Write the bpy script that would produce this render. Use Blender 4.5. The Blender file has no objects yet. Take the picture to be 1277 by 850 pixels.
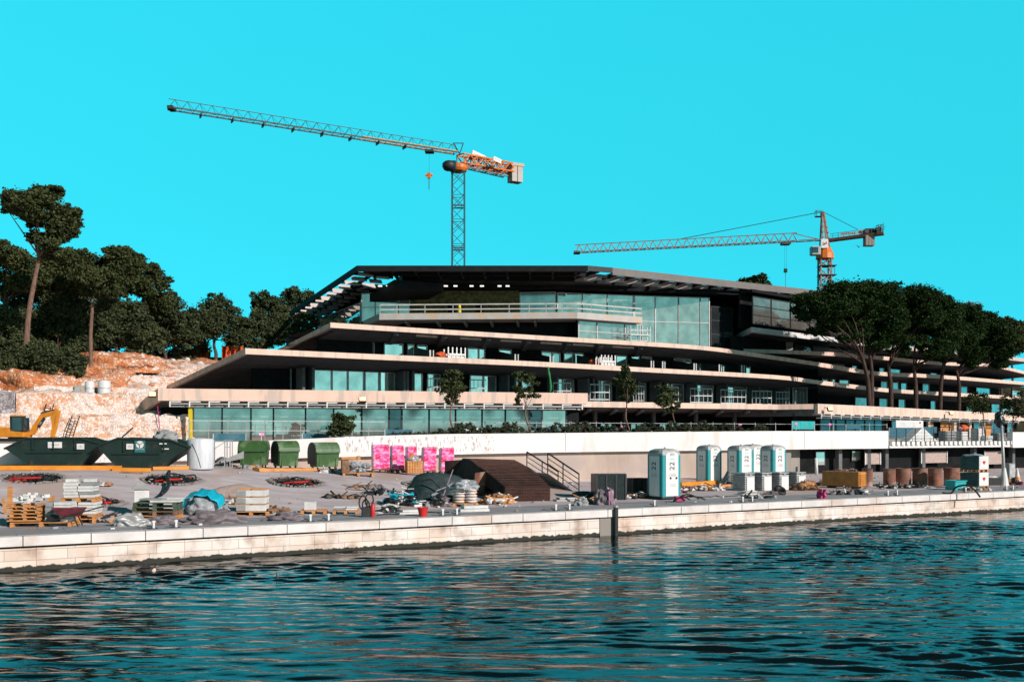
import bpy, math, random
import numpy as np
from mathutils import Vector, Matrix, noise
random.seed(7)
rng = np.random.default_rng(11)
R = math.radians
scene = bpy.context.scene
COL = scene.collection

# ------------------------------------------------------------------ camera
F, CX, HY, CH = 1240.0, 638.5, 540.0, 4.0      # focal length and horizon in photo pixels, eye height
cam_d = bpy.data.cameras.new('camera')
cam = bpy.data.objects.new('camera', cam_d)
COL.objects.link(cam)
cam.location = (0, 0, CH)
cam.rotation_euler = (R(90), 0, 0)
cam_d.sensor_width = 36.0
cam_d.lens = 36.0 * F / 1277.0
cam_d.shift_y = (HY - 425.0) / 1277.0
cam_d.clip_end = 6000
cam_d.clip_start = 0.1
scene.camera = cam

# ------------------------------------------------------------------ world and sun
SUN_EL, SUN_AZ = R(25), R(131)
w = bpy.data.worlds.new('World')
scene.world = w
w.use_nodes = True
nt = w.node_tree
for n in list(nt.nodes):
    nt.nodes.remove(n)
wo = nt.nodes.new('ShaderNodeOutputWorld')
bg = nt.nodes.new('ShaderNodeBackground')
sky = nt.nodes.new('ShaderNodeTexSky')
sky.sky_type = 'NISHITA'
sky.sun_disc = False
sky.sun_elevation = SUN_EL
sky.sun_rotation = SUN_AZ
sky.dust_density = 0.3
sky.ozone_density = 1.0
bw = nt.nodes.new('ShaderNodeRGBToBW')
mul = nt.nodes.new('ShaderNodeMix'); mul.data_type = 'RGBA'; mul.blend_type = 'MULTIPLY'; mul.inputs[0].default_value = 1
tc = nt.nodes.new('ShaderNodeTexCoord')
sx = nt.nodes.new('ShaderNodeSeparateXYZ')
rmp = nt.nodes.new('ShaderNodeValToRGB')
cr = rmp.color_ramp
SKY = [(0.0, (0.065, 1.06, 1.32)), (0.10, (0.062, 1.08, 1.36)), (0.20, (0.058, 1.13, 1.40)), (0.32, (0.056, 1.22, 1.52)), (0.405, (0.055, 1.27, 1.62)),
       (0.455, (0.028, 0.30, 0.40)), (0.54, (0.016, 0.09, 0.13)), (1.0, (0.016, 0.07, 0.12))]  # darkened above the view to deepen the water and weaken ambient light
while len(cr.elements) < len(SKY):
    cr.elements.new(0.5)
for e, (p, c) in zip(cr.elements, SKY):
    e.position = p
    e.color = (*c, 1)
nt.links.new(tc.outputs['Generated'], sx.inputs[0])
nt.links.new(sx.outputs[2], rmp.inputs[0])
nt.links.new(sky.outputs[0], bw.inputs[0])
# the sky's own brightness pattern, evened out
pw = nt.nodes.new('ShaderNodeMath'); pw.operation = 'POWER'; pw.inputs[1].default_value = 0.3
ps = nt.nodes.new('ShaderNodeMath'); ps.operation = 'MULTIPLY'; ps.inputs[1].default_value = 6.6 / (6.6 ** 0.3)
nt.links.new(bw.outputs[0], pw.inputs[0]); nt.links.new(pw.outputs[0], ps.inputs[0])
# paler haze added low down outside the view to brighten the glass reflections
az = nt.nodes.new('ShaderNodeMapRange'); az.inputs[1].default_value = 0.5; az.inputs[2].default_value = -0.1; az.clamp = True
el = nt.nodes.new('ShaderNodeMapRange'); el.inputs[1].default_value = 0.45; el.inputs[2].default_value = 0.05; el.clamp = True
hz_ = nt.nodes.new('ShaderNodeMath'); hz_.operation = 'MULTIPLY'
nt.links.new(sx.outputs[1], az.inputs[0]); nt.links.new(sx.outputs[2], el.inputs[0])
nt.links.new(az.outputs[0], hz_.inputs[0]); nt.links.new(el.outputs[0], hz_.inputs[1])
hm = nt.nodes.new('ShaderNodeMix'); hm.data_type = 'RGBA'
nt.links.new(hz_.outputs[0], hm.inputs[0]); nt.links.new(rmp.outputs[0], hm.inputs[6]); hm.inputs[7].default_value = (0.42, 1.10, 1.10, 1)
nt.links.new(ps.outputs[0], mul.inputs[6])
# dimmed to the sides, outside the view, to weaken the ambient light
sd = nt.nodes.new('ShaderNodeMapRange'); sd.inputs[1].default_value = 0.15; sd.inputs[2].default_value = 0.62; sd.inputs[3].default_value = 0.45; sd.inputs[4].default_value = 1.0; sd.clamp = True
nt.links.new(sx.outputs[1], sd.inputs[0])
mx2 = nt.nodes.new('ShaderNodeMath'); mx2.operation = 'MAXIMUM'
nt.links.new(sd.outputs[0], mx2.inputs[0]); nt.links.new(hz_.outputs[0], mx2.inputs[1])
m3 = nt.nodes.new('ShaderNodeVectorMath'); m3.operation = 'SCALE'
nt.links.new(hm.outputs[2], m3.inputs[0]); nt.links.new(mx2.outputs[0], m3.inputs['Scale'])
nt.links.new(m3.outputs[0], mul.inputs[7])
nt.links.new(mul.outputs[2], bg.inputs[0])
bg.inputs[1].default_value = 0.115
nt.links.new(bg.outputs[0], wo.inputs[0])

sl = bpy.data.lights.new('sun', 'SUN')
sl.energy = 4.6
sl.angle = R(0.53)
sl.color = (1.0, 0.915, 0.865)
so = bpy.data.objects.new('sun', sl)
COL.objects.link(so)
sdir = Vector((math.sin(SUN_AZ) * math.cos(SUN_EL), math.cos(SUN_AZ) * math.cos(SUN_EL), math.sin(SUN_EL)))
so.rotation_euler = (-sdir).to_track_quat('-Z', 'Y').to_euler()
so.location = (60, -60, 60)

scene.view_settings.view_transform = 'Standard'
scene.view_settings.look = 'None'
scene.view_settings.exposure = 0.0
scene.view_settings.gamma = 1.0
scene.render.engine = 'CYCLES'
scene.cycles.max_bounces = 6
scene.cycles.diffuse_bounces = 2
scene.cycles.glossy_bounces = 3
scene.cycles.transparent_max_bounces = 6

# ------------------------------------------------------------------ coordinates
TH = R(29.3)
cu, su = math.cos(TH), math.sin(TH)
NQ = 32.1                      # the quay edge, metres along the axis square to the quay
NW = 52.4                      # face of the long white retaining wall


def P(x, y, d):
    return Vector(((x - CX) / F * d, d, CH - (y - HY) / F * d))


def XY(U, N):
    return (U * cu - N * su, U * su + N * cu)


def UN(X, Y):
    return (X * cu + Y * su, -X * su + Y * cu)


def dN(x, N):
    """distance at which the line of sight in photo column x meets the line N"""
    t = (x - CX) / F
    return N / (cu - su * t)


def PN(x, N, z=0.0):
    d = dN(x, N)
    return Vector(((x - CX) / F * d, d, z))


def ss(a, b, x):
    t = min(1.0, max(0.0, (x - a) / (b - a)))
    return t * t * (3 - 2 * t)


def lerp_table(tab, x):
    if x <= tab[0][0]:
        return tab[0][1]
    for (a, va), (b, vb) in zip(tab, tab[1:]):
        if x <= b:
            return va + (vb - va) * (x - a) / (b - a)
    return tab[-1][1]


HILL = [(52.93, 3.45), (80.0, 3.5), (80.35, 5.3), (82.0, 5.4), (82.4, 6.95), (88, 7.1), (94, 7.9), (98, 8.3), (99, 9.2), (106, 9.6), (107, 10.8),
        (117, 11.8), (119, 12.6), (130, 13.8), (160, 16.0), (260, 22.0), (420, 30.0), (900, 42.0)]


RISE = [(9, 1.42), (13.4, 1.25), (17, 1.12), (20.3, 0.95), (24.2, 0.75), (28, 0.35), (31.5, 0.0)]
PITS = []


def gz(U, N):
    if N < 52.92:
        z = 1.0 + lerp_table(RISE, U) * ss(35.5, 49, N)
        for (pu, pn, pr_) in PITS:
            q = math.hypot(U - pu, N - pn)
            if q < pr_:
                z -= 0.42 * ss(pr_, pr_ * 0.78, q) if False else 0.42 * (1 - ss(pr_ * 0.80, pr_, q))
        return z
    hill = lerp_table(HILL, N)
    if N < 60.5:
        low = 3.45 if U < 52.0 else 1.0
        return low
    u0 = 15.0 + 12.0 * ss(92, 112, N)
    low = ss(u0, u0 + 3.0, U) * (1 - ss(128, 150, N))
    return hill * (1 - low) + 3.45 * low


def at(x, y):
    """ground point seen at photo pixel (x, y): position and metres per pixel"""
    t = (x - CX) / F
    d = 20.0
    while d < 160:
        z = CH - (y - HY) / F * d
        U, N = UN(t * d, d)
        if N > NQ and gz(U, N) >= z:
            break
        if N > 51.0:            # nothing stands closer than this to the retaining wall
            break
        d += 0.04
    X = t * d
    return Vector((X, d, gz(*UN(X, d)))), d / F


_pp = []
for (x_, y_, rx_) in ((40, 596, 36), (213, 598, 33), (369, 601, 31), (535, 605, 30), (132, 627, 19)):
    p_, k_ = at(x_, y_)
    u_, n_ = UN(p_.x, p_.y)
    _pp.append((u_, n_, rx_ * k_))
PITS.extend(_pp)

# ------------------------------------------------------------------ materials
def nodes_of(m):
    m.use_nodes = True
    t = m.node_tree
    return t, t.nodes['Principled BSDF']


def mat(name, c, rough=0.7, c2=None, scale=2.0, metal=0.0, bump=0.0, bscale=None, spec=0.5, stretch=(1, 1, 1), detail=6, lo=0.35, hi=0.65, c3=None, s3=0.4, emit=0.0, bdist=0.02, st3=(1, 1, 1), lo3=0.52):
    m = bpy.data.materials.new(name)
    t, b = nodes_of(m)
    L = t.links.new
    b.inputs['Roughness'].default_value = rough
    b.inputs['Metallic'].default_value = metal
    b.inputs['Specular IOR Level'].default_value = spec
    if c2 is None:
        c2 = tuple(v * 0.78 for v in c)
    co = t.nodes.new('ShaderNodeTexCoord')
    mp = t.nodes.new('ShaderNodeMapping')
    mp.inputs['Scale'].default_value = stretch
    L(co.outputs['Object'], mp.inputs[0])
    nz = t.nodes.new('ShaderNodeTexNoise')
    nz.inputs['Scale'].default_value = scale
    nz.inputs['Detail'].default_value = detail
    nz.inputs['Roughness'].default_value = 0.62
    L(mp.outputs[0], nz.inputs['Vector'])
    rp = t.nodes.new('ShaderNodeValToRGB')
    rp.color_ramp.elements[0].position = lo
    rp.color_ramp.elements[0].color = (*c2, 1)
    rp.color_ramp.elements[1].position = hi
    rp.color_ramp.elements[1].color = (*c, 1)
    L(nz.outputs[0], rp.inputs[0])
    out = rp.outputs[0]
    if c3 is not None:
        n3 = t.nodes.new('ShaderNodeTexNoise')
        n3.inputs['Scale'].default_value = s3
        n3.inputs['Detail'].default_value = 8
        m3_ = t.nodes.new('ShaderNodeMapping'); m3_.inputs['Scale'].default_value = st3
        L(co.outputs['Object'], m3_.inputs[0]); L(m3_.outputs[0], n3.inputs['Vector'])
        r3 = t.nodes.new('ShaderNodeValToRGB')
        r3.color_ramp.elements[0].position = lo3
        r3.color_ramp.elements[1].position = lo3 + 0.1
        L(n3.outputs[0], r3.inputs[0])
        mx = t.nodes.new('ShaderNodeMix'); mx.data_type = 'RGBA'
        L(r3.outputs[0], mx.inputs[0]); L(out, mx.inputs[6])
        mx.inputs[7].default_value = (*c3, 1)
        out = mx.outputs[2]
    L(out, b.inputs['Base Color'])
    if bump > 0:
        bn = t.nodes.new('ShaderNodeTexNoise')
        bn.inputs['Scale'].default_value = bscale or scale * 4
        bn.inputs['Detail'].default_value = 8
        L(co.outputs['Object'], bn.inputs['Vector'])
        bp = t.nodes.new('ShaderNodeBump')
        bp.inputs['Strength'].default_value = bump
        bp.inputs['Distance'].default_value = bdist
        L(bn.outputs[0], bp.inputs['Height'])
        L(bp.outputs[0], b.inputs['Normal'])
    if emit > 0:
        b.inputs['Emission Color'].default_value = (*c, 1)
        b.inputs['Emission Strength'].default_value = emit
    return m


def rubble_mat(name, cols, scale, mort, bump=0.8, bdist=0.06):
    """loose or packed stones: a colour per stone, dark gaps"""
    m = bpy.data.materials.new(name)
    t, b = nodes_of(m)
    L = t.links.new
    b.inputs['Roughness'].default_value = 0.9
    b.inputs['Specular IOR Level'].default_value = 0.2
    co = t.nodes.new('ShaderNodeTexCoord')
    vo = t.nodes.new('ShaderNodeTexVoronoi'); vo.inputs['Scale'].default_value = scale
    ve = t.nodes.new('ShaderNodeTexVoronoi'); ve.feature = 'DISTANCE_TO_EDGE'; ve.inputs['Scale'].default_value = scale
    L(co.outputs['Object'], vo.inputs['Vector']); L(co.outputs['Object'], ve.inputs['Vector'])
    sp = t.nodes.new('ShaderNodeSeparateColor'); L(vo.outputs['Color'], sp.inputs[0])
    nz = t.nodes.new('ShaderNodeTexNoise'); nz.inputs['Scale'].default_value = 0.45; nz.inputs['Detail'].default_value = 6
    L(co.outputs['Object'], nz.inputs['Vector'])
    ad = t.nodes.new('ShaderNodeMath'); ad.operation = 'MULTIPLY_ADD'; ad.inputs[1].default_value = 0.55
    sb = t.nodes.new('ShaderNodeMath'); sb.operation = 'MULTIPLY_ADD'; sb.inputs[1].default_value = 1.3; sb.inputs[2].default_value = -0.4
    L(nz.outputs[0], sb.inputs[0]); L(sp.outputs[0], ad.inputs[0]); L(sb.outputs[0], ad.inputs[2])
    rp = t.nodes.new('ShaderNodeValToRGB'); rp.color_ramp.interpolation = 'LINEAR'
    while len(rp.color_ramp.elements) < len(cols):
        rp.color_ramp.elements.new(0.5)
    for e, (p, c) in zip(rp.color_ramp.elements, cols):
        e.position = p; e.color = (*c, 1)
    L(ad.outputs[0], rp.inputs[0])
    re = t.nodes.new('ShaderNodeValToRGB')
    re.color_ramp.elements[0].position = 0.0; re.color_ramp.elements[1].position = 0.09
    L(ve.outputs['Distance'], re.inputs[0])
    mx = t.nodes.new('ShaderNodeMix'); mx.data_type = 'RGBA'
    L(re.outputs[0], mx.inputs[0]); mx.inputs[6].default_value = (*mort, 1); L(rp.outputs[0], mx.inputs[7])
    L(mx.outputs[2], b.inputs['Base Color'])
    bp = t.nodes.new('ShaderNodeBump'); bp.inputs['Strength'].default_value = bump; bp.inputs['Distance'].default_value = bdist
    L(ve.outputs['Distance'], bp.inputs['Height']); L(bp.outputs[0], b.inputs['Normal'])
    return m


M = {}
M['concrete'] = mat('concrete', (0.84, 0.58, 0.47), 0.85, (0.76, 0.52, 0.42), 0.8, bump=0.15, spec=0.2, c3=(0.60, 0.46, 0.39), s3=1.1, st3=(1.6, 1.6, .22), lo3=.5)
M['concrete_pale'] = mat('concrete_pale', (0.56, 0.50, 0.47), 0.85, (0.46, 0.42, 0.39), 1.2, bump=0.1, spec=0.2, c3=(0.6, 0.42, 0.28), s3=0.7)
M['soffit'] = mat('shaded_concrete', (0.17, 0.165, 0.17), 0.9, (0.115, 0.11, 0.115), 1.0, spec=0.1)  # shade of the undersides put into a darker concrete colour
M['concrete_grey'] = mat('grey_concrete', (0.33, 0.29, 0.26), 0.9, (0.24, 0.21, 0.19), 0.9, bump=0.15, spec=0.2, stretch=(1, 1, 0.3))
M['dark_wall'] = mat('interior_shade', (0.022, 0.022, 0.024), 0.9, (0.012, 0.012, 0.012), 1.0, spec=0.05)  # near-black colour stands in for the shade inside unlit rooms
M['roof_dark'] = mat('dark_roof_metal', (0.018, 0.018, 0.020), 0.7, (0.011, 0.011, 0.012), 1.5, spec=0.15)
M['roof_grey'] = mat('grey_roof_edge', (0.22, 0.19, 0.18), 0.7, (0.18, 0.16, 0.15), 1.0, spec=0.2)
M['louvre'] = mat('pale_louvre_panel', (0.68, 0.60, 0.56), 0.7, (0.55, 0.48, 0.45), 1.5, spec=0.2)
M['white_wall'] = mat('white_rendered_wall', (0.82, 0.77, 0.75), 0.9, (0.74, 0.68, 0.66), 0.5, bump=0.1, spec=0.15, c3=(0.70, 0.60, 0.56), s3=0.7, st3=(1.5, 1.5, .3), lo3=.56)
M['rough_patch'] = mat('hacked_wall_patch', (0.85, 0.79, 0.77), 0.95, (0.46, 0.39, 0.37), 5.5, bump=0.3, spec=0.1, stretch=(1.6, 1.6, 0.5), lo=0.40, hi=0.50)
M['mossy'] = mat('mossy_stone_cladding', (0.24, 0.20, 0.085), 0.95, (0.075, 0.075, 0.035), 2.2, bump=0.3, spec=0.05)
M['white'] = mat('white_paint', (0.80, 0.76, 0.74), 0.5, (0.66, 0.63, 0.61), 2.5)
M['offwhite'] = mat('offwhite_plastic', (0.72, 0.70, 0.69), 0.5, (0.6, 0.58, 0.57), 3.0)
M['light_metal'] = mat('galvanised_metal', (0.50, 0.48, 0.47), 0.45, (0.38, 0.37, 0.36), 4.0, metal=0.3)
M['dark_metal'] = mat('dark_metal', (0.03, 0.03, 0.033), 0.55, (0.018, 0.018, 0.02), 4.0)
M['black'] = mat('black_rubber', (0.014, 0.014, 0.015), 0.6, (0.008, 0.008, 0.008), 6.0)
M['black_sheet'] = mat('black_plastic_sheet', (0.02, 0.022, 0.022), 0.28, (0.012, 0.013, 0.013), 6.0, bump=0.5, bscale=6)
M['orange'] = mat('orange_machine_paint', (0.80, 0.29, 0.02), 0.45, (0.62, 0.20, 0.015), 2.0)
M['orange_deep'] = mat('orange_crane_paint', (0.78, 0.19, 0.02), 0.5, (0.6, 0.13, 0.015), 2.0)
M['wood'] = mat('raw_orange_timber', (0.72, 0.33, 0.11), 0.8, (0.46, 0.18, 0.055), 3.0, stretch=(1, 6, 6), bump=0.2)
M['wood_dark'] = mat('weathered_timber', (0.34, 0.19, 0.10), 0.85, (0.16, 0.085, 0.05), 5.0, bump=0.3)
M['red'] = mat('red_plastic', (0.70, 0.025, 0.02), 0.45, (0.5, 0.015, 0.015), 3.0)
M['yellow'] = mat('yellow_paint', (0.80, 0.62, 0.03), 0.5, (0.7, 0.5, 0.02), 3.0)
M['bin_green'] = mat('faded_green_plastic', (0.055, 0.13, 0.035), 0.5, (0.032, 0.085, 0.022), 1.6, bump=0.15, c3=(0.12, 0.19, 0.09), s3=1.6)
M['bin_lid'] = mat('sun_bleached_green_lid', (0.12, 0.19, 0.10), 0.55, (0.05, 0.11, 0.04), 2.0, stretch=(3, 3, 0.6), c3=(0.30, 0.36, 0.28), s3=1.3)
M['skip_green'] = mat('dark_green_skip_paint', (0.012, 0.030, 0.022), 0.5, (0.007, 0.016, 0.013), 1.4, bump=0.35, c3=(0.055, 0.035, 0.022), s3=2.6, lo3=.60)
M['toilet_teal'] = mat('teal_plastic', (0.015, 0.33, 0.35), 0.45, (0.012, 0.26, 0.28), 3.0, stretch=(8, 8, 1))
M['toilet_white'] = mat('white_plastic_door', (0.83, 0.80, 0.79), 0.45, (0.72, 0.69, 0.67), 2.5, stretch=(3, 3, .5))
M['toilet_grey'] = mat('grey_plastic_roof', (0.50, 0.49, 0.49), 0.55, (0.34, 0.33, 0.33), 3.5, lo=.4, hi=.6)
M['pink'] = mat('pink_stretch_wrap', (0.84, 0.07, 0.36), 0.25, (0.88, 0.52, 0.70), 3.2, stretch=(0.9, 0.9, 1.9), bump=0.9, bscale=6, lo=0.40, hi=0.56, c3=(0.74, 0.012, 0.10), s3=2.6, lo3=.53, bdist=.06)
M['wrap_shade'] = mat('shaded_stretch_wrap', (0.38, 0.34, 0.36), 0.4, (0.26, 0.23, 0.25), 3.0, bump=0.4, bscale=6)
M['rust'] = mat('rusty_steel', (0.33, 0.11, 0.05), 0.85, (0.10, 0.045, 0.035), 1.3, bump=0.3, c3=(0.42, 0.27, 0.20), s3=0.9)
M['rust_drum'] = mat('rusty_drum_steel', (0.36, 0.13, 0.07), 0.8, (0.15, 0.075, 0.055), 1.6, bump=0.3, c3=(0.36, 0.28, 0.24), s3=1.0)
M['rust_dark'] = mat('dark_brown_reinforcing_mesh', (0.060, 0.028, 0.022), 0.85, (0.028, 0.014, 0.012), 3.0)
M['cyan_tarp'] = mat('cyan_tarpaulin', (0.01, 0.50, 0.66), 0.4, (0.01, 0.36, 0.50), 3.0, bump=0.4, bscale=5)
M['blue_tarp'] = mat('blue_tarpaulin', (0.02, 0.13, 0.19), 0.55, (0.015, 0.09, 0.13), 4.0, stretch=(6, 6, 1), bump=0.3)
M['grey_tarp'] = mat('mauve_grey_tarpaulin', (0.21, 0.17, 0.18), 0.6, (0.11, 0.085, 0.095), 2.5, bump=0.6, bscale=5)
M['teal_box'] = mat('teal_crate_plastic', (0.02, 0.42, 0.42), 0.45, (0.02, 0.33, 0.34), 3.0)
M['teal_dark'] = mat('dark_teal_crates', (0.035, 0.105, 0.11), 0.5, (0.02, 0.06, 0.065), 3.0)
M['stone_white'] = mat('pale_cut_stone', (0.74, 0.71, 0.69), 0.85, (0.58, 0.55, 0.53), 3.0, bump=0.2)
M['stone_grey'] = mat('grey_cut_stone', (0.33, 0.33, 0.33), 0.85, (0.24, 0.24, 0.24), 3.0, bump=0.2)
M['sand'] = mat('pinkish_sand', (0.50, 0.38, 0.34), 0.95, (0.40, 0.29, 0.26), 6.0, bump=0.4, spec=0.1)
M['dirt'] = mat('dark_wet_soil', (0.07, 0.055, 0.05), 0.95, (0.03, 0.024, 0.022), 5.0, bump=0.6, spec=0.1)
M['bark'] = mat('pine_bark', (0.27, 0.155, 0.115), 0.95, (0.12, 0.07, 0.055), 3.5, bump=0.8, stretch=(2, 2, 0.5), spec=0.1, bdist=0.05)
M['bark_dark'] = mat('dark_pine_bark', (0.13, 0.085, 0.07), 0.95, (0.055, 0.036, 0.03), 3.5, bump=0.8, stretch=(2, 2, 0.5), spec=0.1, bdist=0.05)
M['orange_net'] = mat('orange_safety_netting', (0.80, 0.13, 0.03), 0.7, (0.55, 0.08, 0.02), 3.0)
M['purple'] = mat('dusty_mauve_plastic', (0.36, 0.20, 0.27), 0.45, (0.24, 0.13, 0.18), 4.0, bump=0.5, bscale=6)
M['magenta'] = mat('magenta_plastic', (0.55, 0.03, 0.16), 0.5, (0.4, 0.02, 0.12), 4.0)
M['green_bright'] = mat('bright_green_fabric', (0.01, 0.24, 0.05), 0.6, (0.008, 0.12, 0.03), 4.0)
M['feather'] = mat('brown_feathers', (0.05, 0.045, 0.042), 0.8, (0.02, 0.02, 0.02), 12.0)
M['clear'] = mat('cloudy_plastic_wrap', (0.46, 0.47, 0.49), 0.3, (0.24, 0.25, 0.27), 5.0, bump=0.8, bscale=7)
M['lamp'] = mat('lit_floodlight', (1.0, 0.55, 0.22), 0.5, (1.0, 0.5, 0.2), 3.0, emit=2.5)
M['ceil_lamp'] = mat('lit_ceiling_lamp', (1.0, 0.95, 0.85), 0.5, (1.0, 0.95, 0.85), 3.0, emit=1.2)
M['ink'] = mat('black_print', (0.03, 0.03, 0.035), 0.6, (0.02, 0.02, 0.02), 4.0)
M['cyan_ink'] = mat('cyan_print', (0.05, 0.55, 0.62), 0.6, (0.05, 0.5, 0.6), 4.0)
M['crane_steel'] = mat('blue_grey_crane_steel', (0.045, 0.13, 0.17), 0.6, (0.03, 0.09, 0.12), 4.0)
M['crane_dark'] = mat('dark_crane_steel', (0.05, 0.045, 0.045), 0.6, (0.03, 0.028, 0.028), 4.0)
M['crane_pink'] = mat('pale_crane_steel', (0.42, 0.27, 0.24), 0.6, (0.28, 0.15, 0.12), 2.0)


def glass_mat(name, tint, rough=0.02, dirt=0.0):
    m = bpy.data.materials.new(name)
    t, b = nodes_of(m)
    L = t.links.new
    co = t.nodes.new('ShaderNodeTexCoord')
    nz = t.nodes.new('ShaderNodeTexNoise'); nz.inputs['Scale'].default_value = 0.9; nz.inputs['Detail'].default_value = 5
    L(co.outputs['Object'], nz.inputs['Vector'])
    rp = t.nodes.new('ShaderNodeValToRGB')
    rp.color_ramp.elements[0].position = 0.35; rp.color_ramp.elements[0].color = (*[v * 0.72 for v in tint], 1)
    rp.color_ramp.elements[1].position = 0.62; rp.color_ramp.elements[1].color = (*tint, 1)
    L(nz.outputs[0], rp.inputs[0]); L(rp.outputs[0], b.inputs['Base Color'])
    b.inputs['Metallic'].default_value = 0.80
    b.inputs['Roughness'].default_value = rough
    bp = t.nodes.new('ShaderNodeBump'); bp.inputs['Strength'].default_value = 0.05; bp.inputs['Distance'].default_value = 0.01
    L(nz.outputs[0], bp.inputs['Height']); L(bp.outputs[0], b.inputs['Normal'])
    return m


M['glass'] = glass_mat('teal_reflecting_glass', (0.62, 0.56, 0.50))
M['glass_bright'] = glass_mat('clear_reflecting_glass', (0.98, 0.95, 0.88))
M['glass_b'] = glass_mat('dusty_teal_glass', (0.52, 0.50, 0.46), 0.10)
M['glass_bright_b'] = glass_mat('filmed_clear_glass', (0.80, 0.80, 0.74), 0.12)
M['glass_dark'] = glass_mat('dark_tinted_glass', (0.12, 0.15, 0.16))


def leaf_mat(name, c, c2):
    m = bpy.data.materials.new(name)
    t, b = nodes_of(m)
    L = t.links.new
    g = t.nodes.new('ShaderNodeNewGeometry')
    co = t.nodes.new('ShaderNodeTexCoord')
    nz = t.nodes.new('ShaderNodeTexNoise'); nz.inputs['Scale'].default_value = 0.55; nz.inputs['Detail'].default_value = 3
    L(co.outputs['Object'], nz.inputs['Vector'])
    ad = t.nodes.new('ShaderNodeMath'); ad.operation = 'MULTIPLY_ADD'; ad.inputs[1].default_value = 0.45
    sb = t.nodes.new('ShaderNodeMath'); sb.operation = 'MULTIPLY_ADD'; sb.inputs[1].default_value = 1.0; sb.inputs[2].default_value = -0.25
    L(nz.outputs[0], sb.inputs[0]); L(g.outputs['Random Per Island'], ad.inputs[0]); L(sb.outputs[0], ad.inputs[2])
    mx = t.nodes.new('ShaderNodeMix'); mx.data_type = 'RGBA'
    L(ad.outputs[0], mx.inputs[0])
    mx.inputs[6].default_value = (*c2, 1); mx.inputs[7].default_value = (*c, 1)
    L(mx.outputs[2], b.inputs['Base Color'])
    b.inputs['Roughness'].default_value = 0.75
    b.inputs['Specular IOR Level'].default_value = 0.15
    return m


M['pine_leaf'] = leaf_mat('pine_needles', (0.11, 0.125, 0.045), (0.018, 0.026, 0.010))
M['stone_pine_leaf'] = leaf_mat('umbrella_pine_needles', (0.036, 0.070, 0.014), (0.012, 0.026, 0.008))
M['oak_leaf'] = leaf_mat('evergreen_leaves', (0.11, 0.13, 0.055), (0.026, 0.036, 0.018))
M['small_leaf'] = leaf_mat('young_tree_leaves', (0.085, 0.10, 0.035), (0.025, 0.034, 0.015))
M['hedge_leaf'] = leaf_mat('hedge_leaves', (0.075, 0.085, 0.045), (0.03, 0.036, 0.022))

M['rubble'] = rubble_mat('white_and_orange_rubble', [(0.0, (0.58, 0.20, 0.07)), (0.25, (0.70, 0.38, 0.22)), (0.42, (0.76, 0.61, 0.54)), (0.85, (0.78, 0.69, 0.65))], 5.2, (0.44, 0.27, 0.20))
M['rubble_grey'] = rubble_mat('grey_rubble_wall', [(0.0, (0.18, 0.15, 0.15)), (0.5, (0.36, 0.32, 0.33)), (0.9, (0.5, 0.46, 0.47))], 4.2, (0.08, 0.07, 0.07))
M['red_soil'] = rubble_mat('red_earth_and_stones', [(0.0, (0.26, 0.075, 0.03)), (0.35, (0.58, 0.19, 0.07)), (0.66, (0.68, 0.36, 0.22)), (0.92, (0.76, 0.62, 0.55))], 3.4, (0.30, 0.11, 0.05), 1.0, 0.12)


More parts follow.
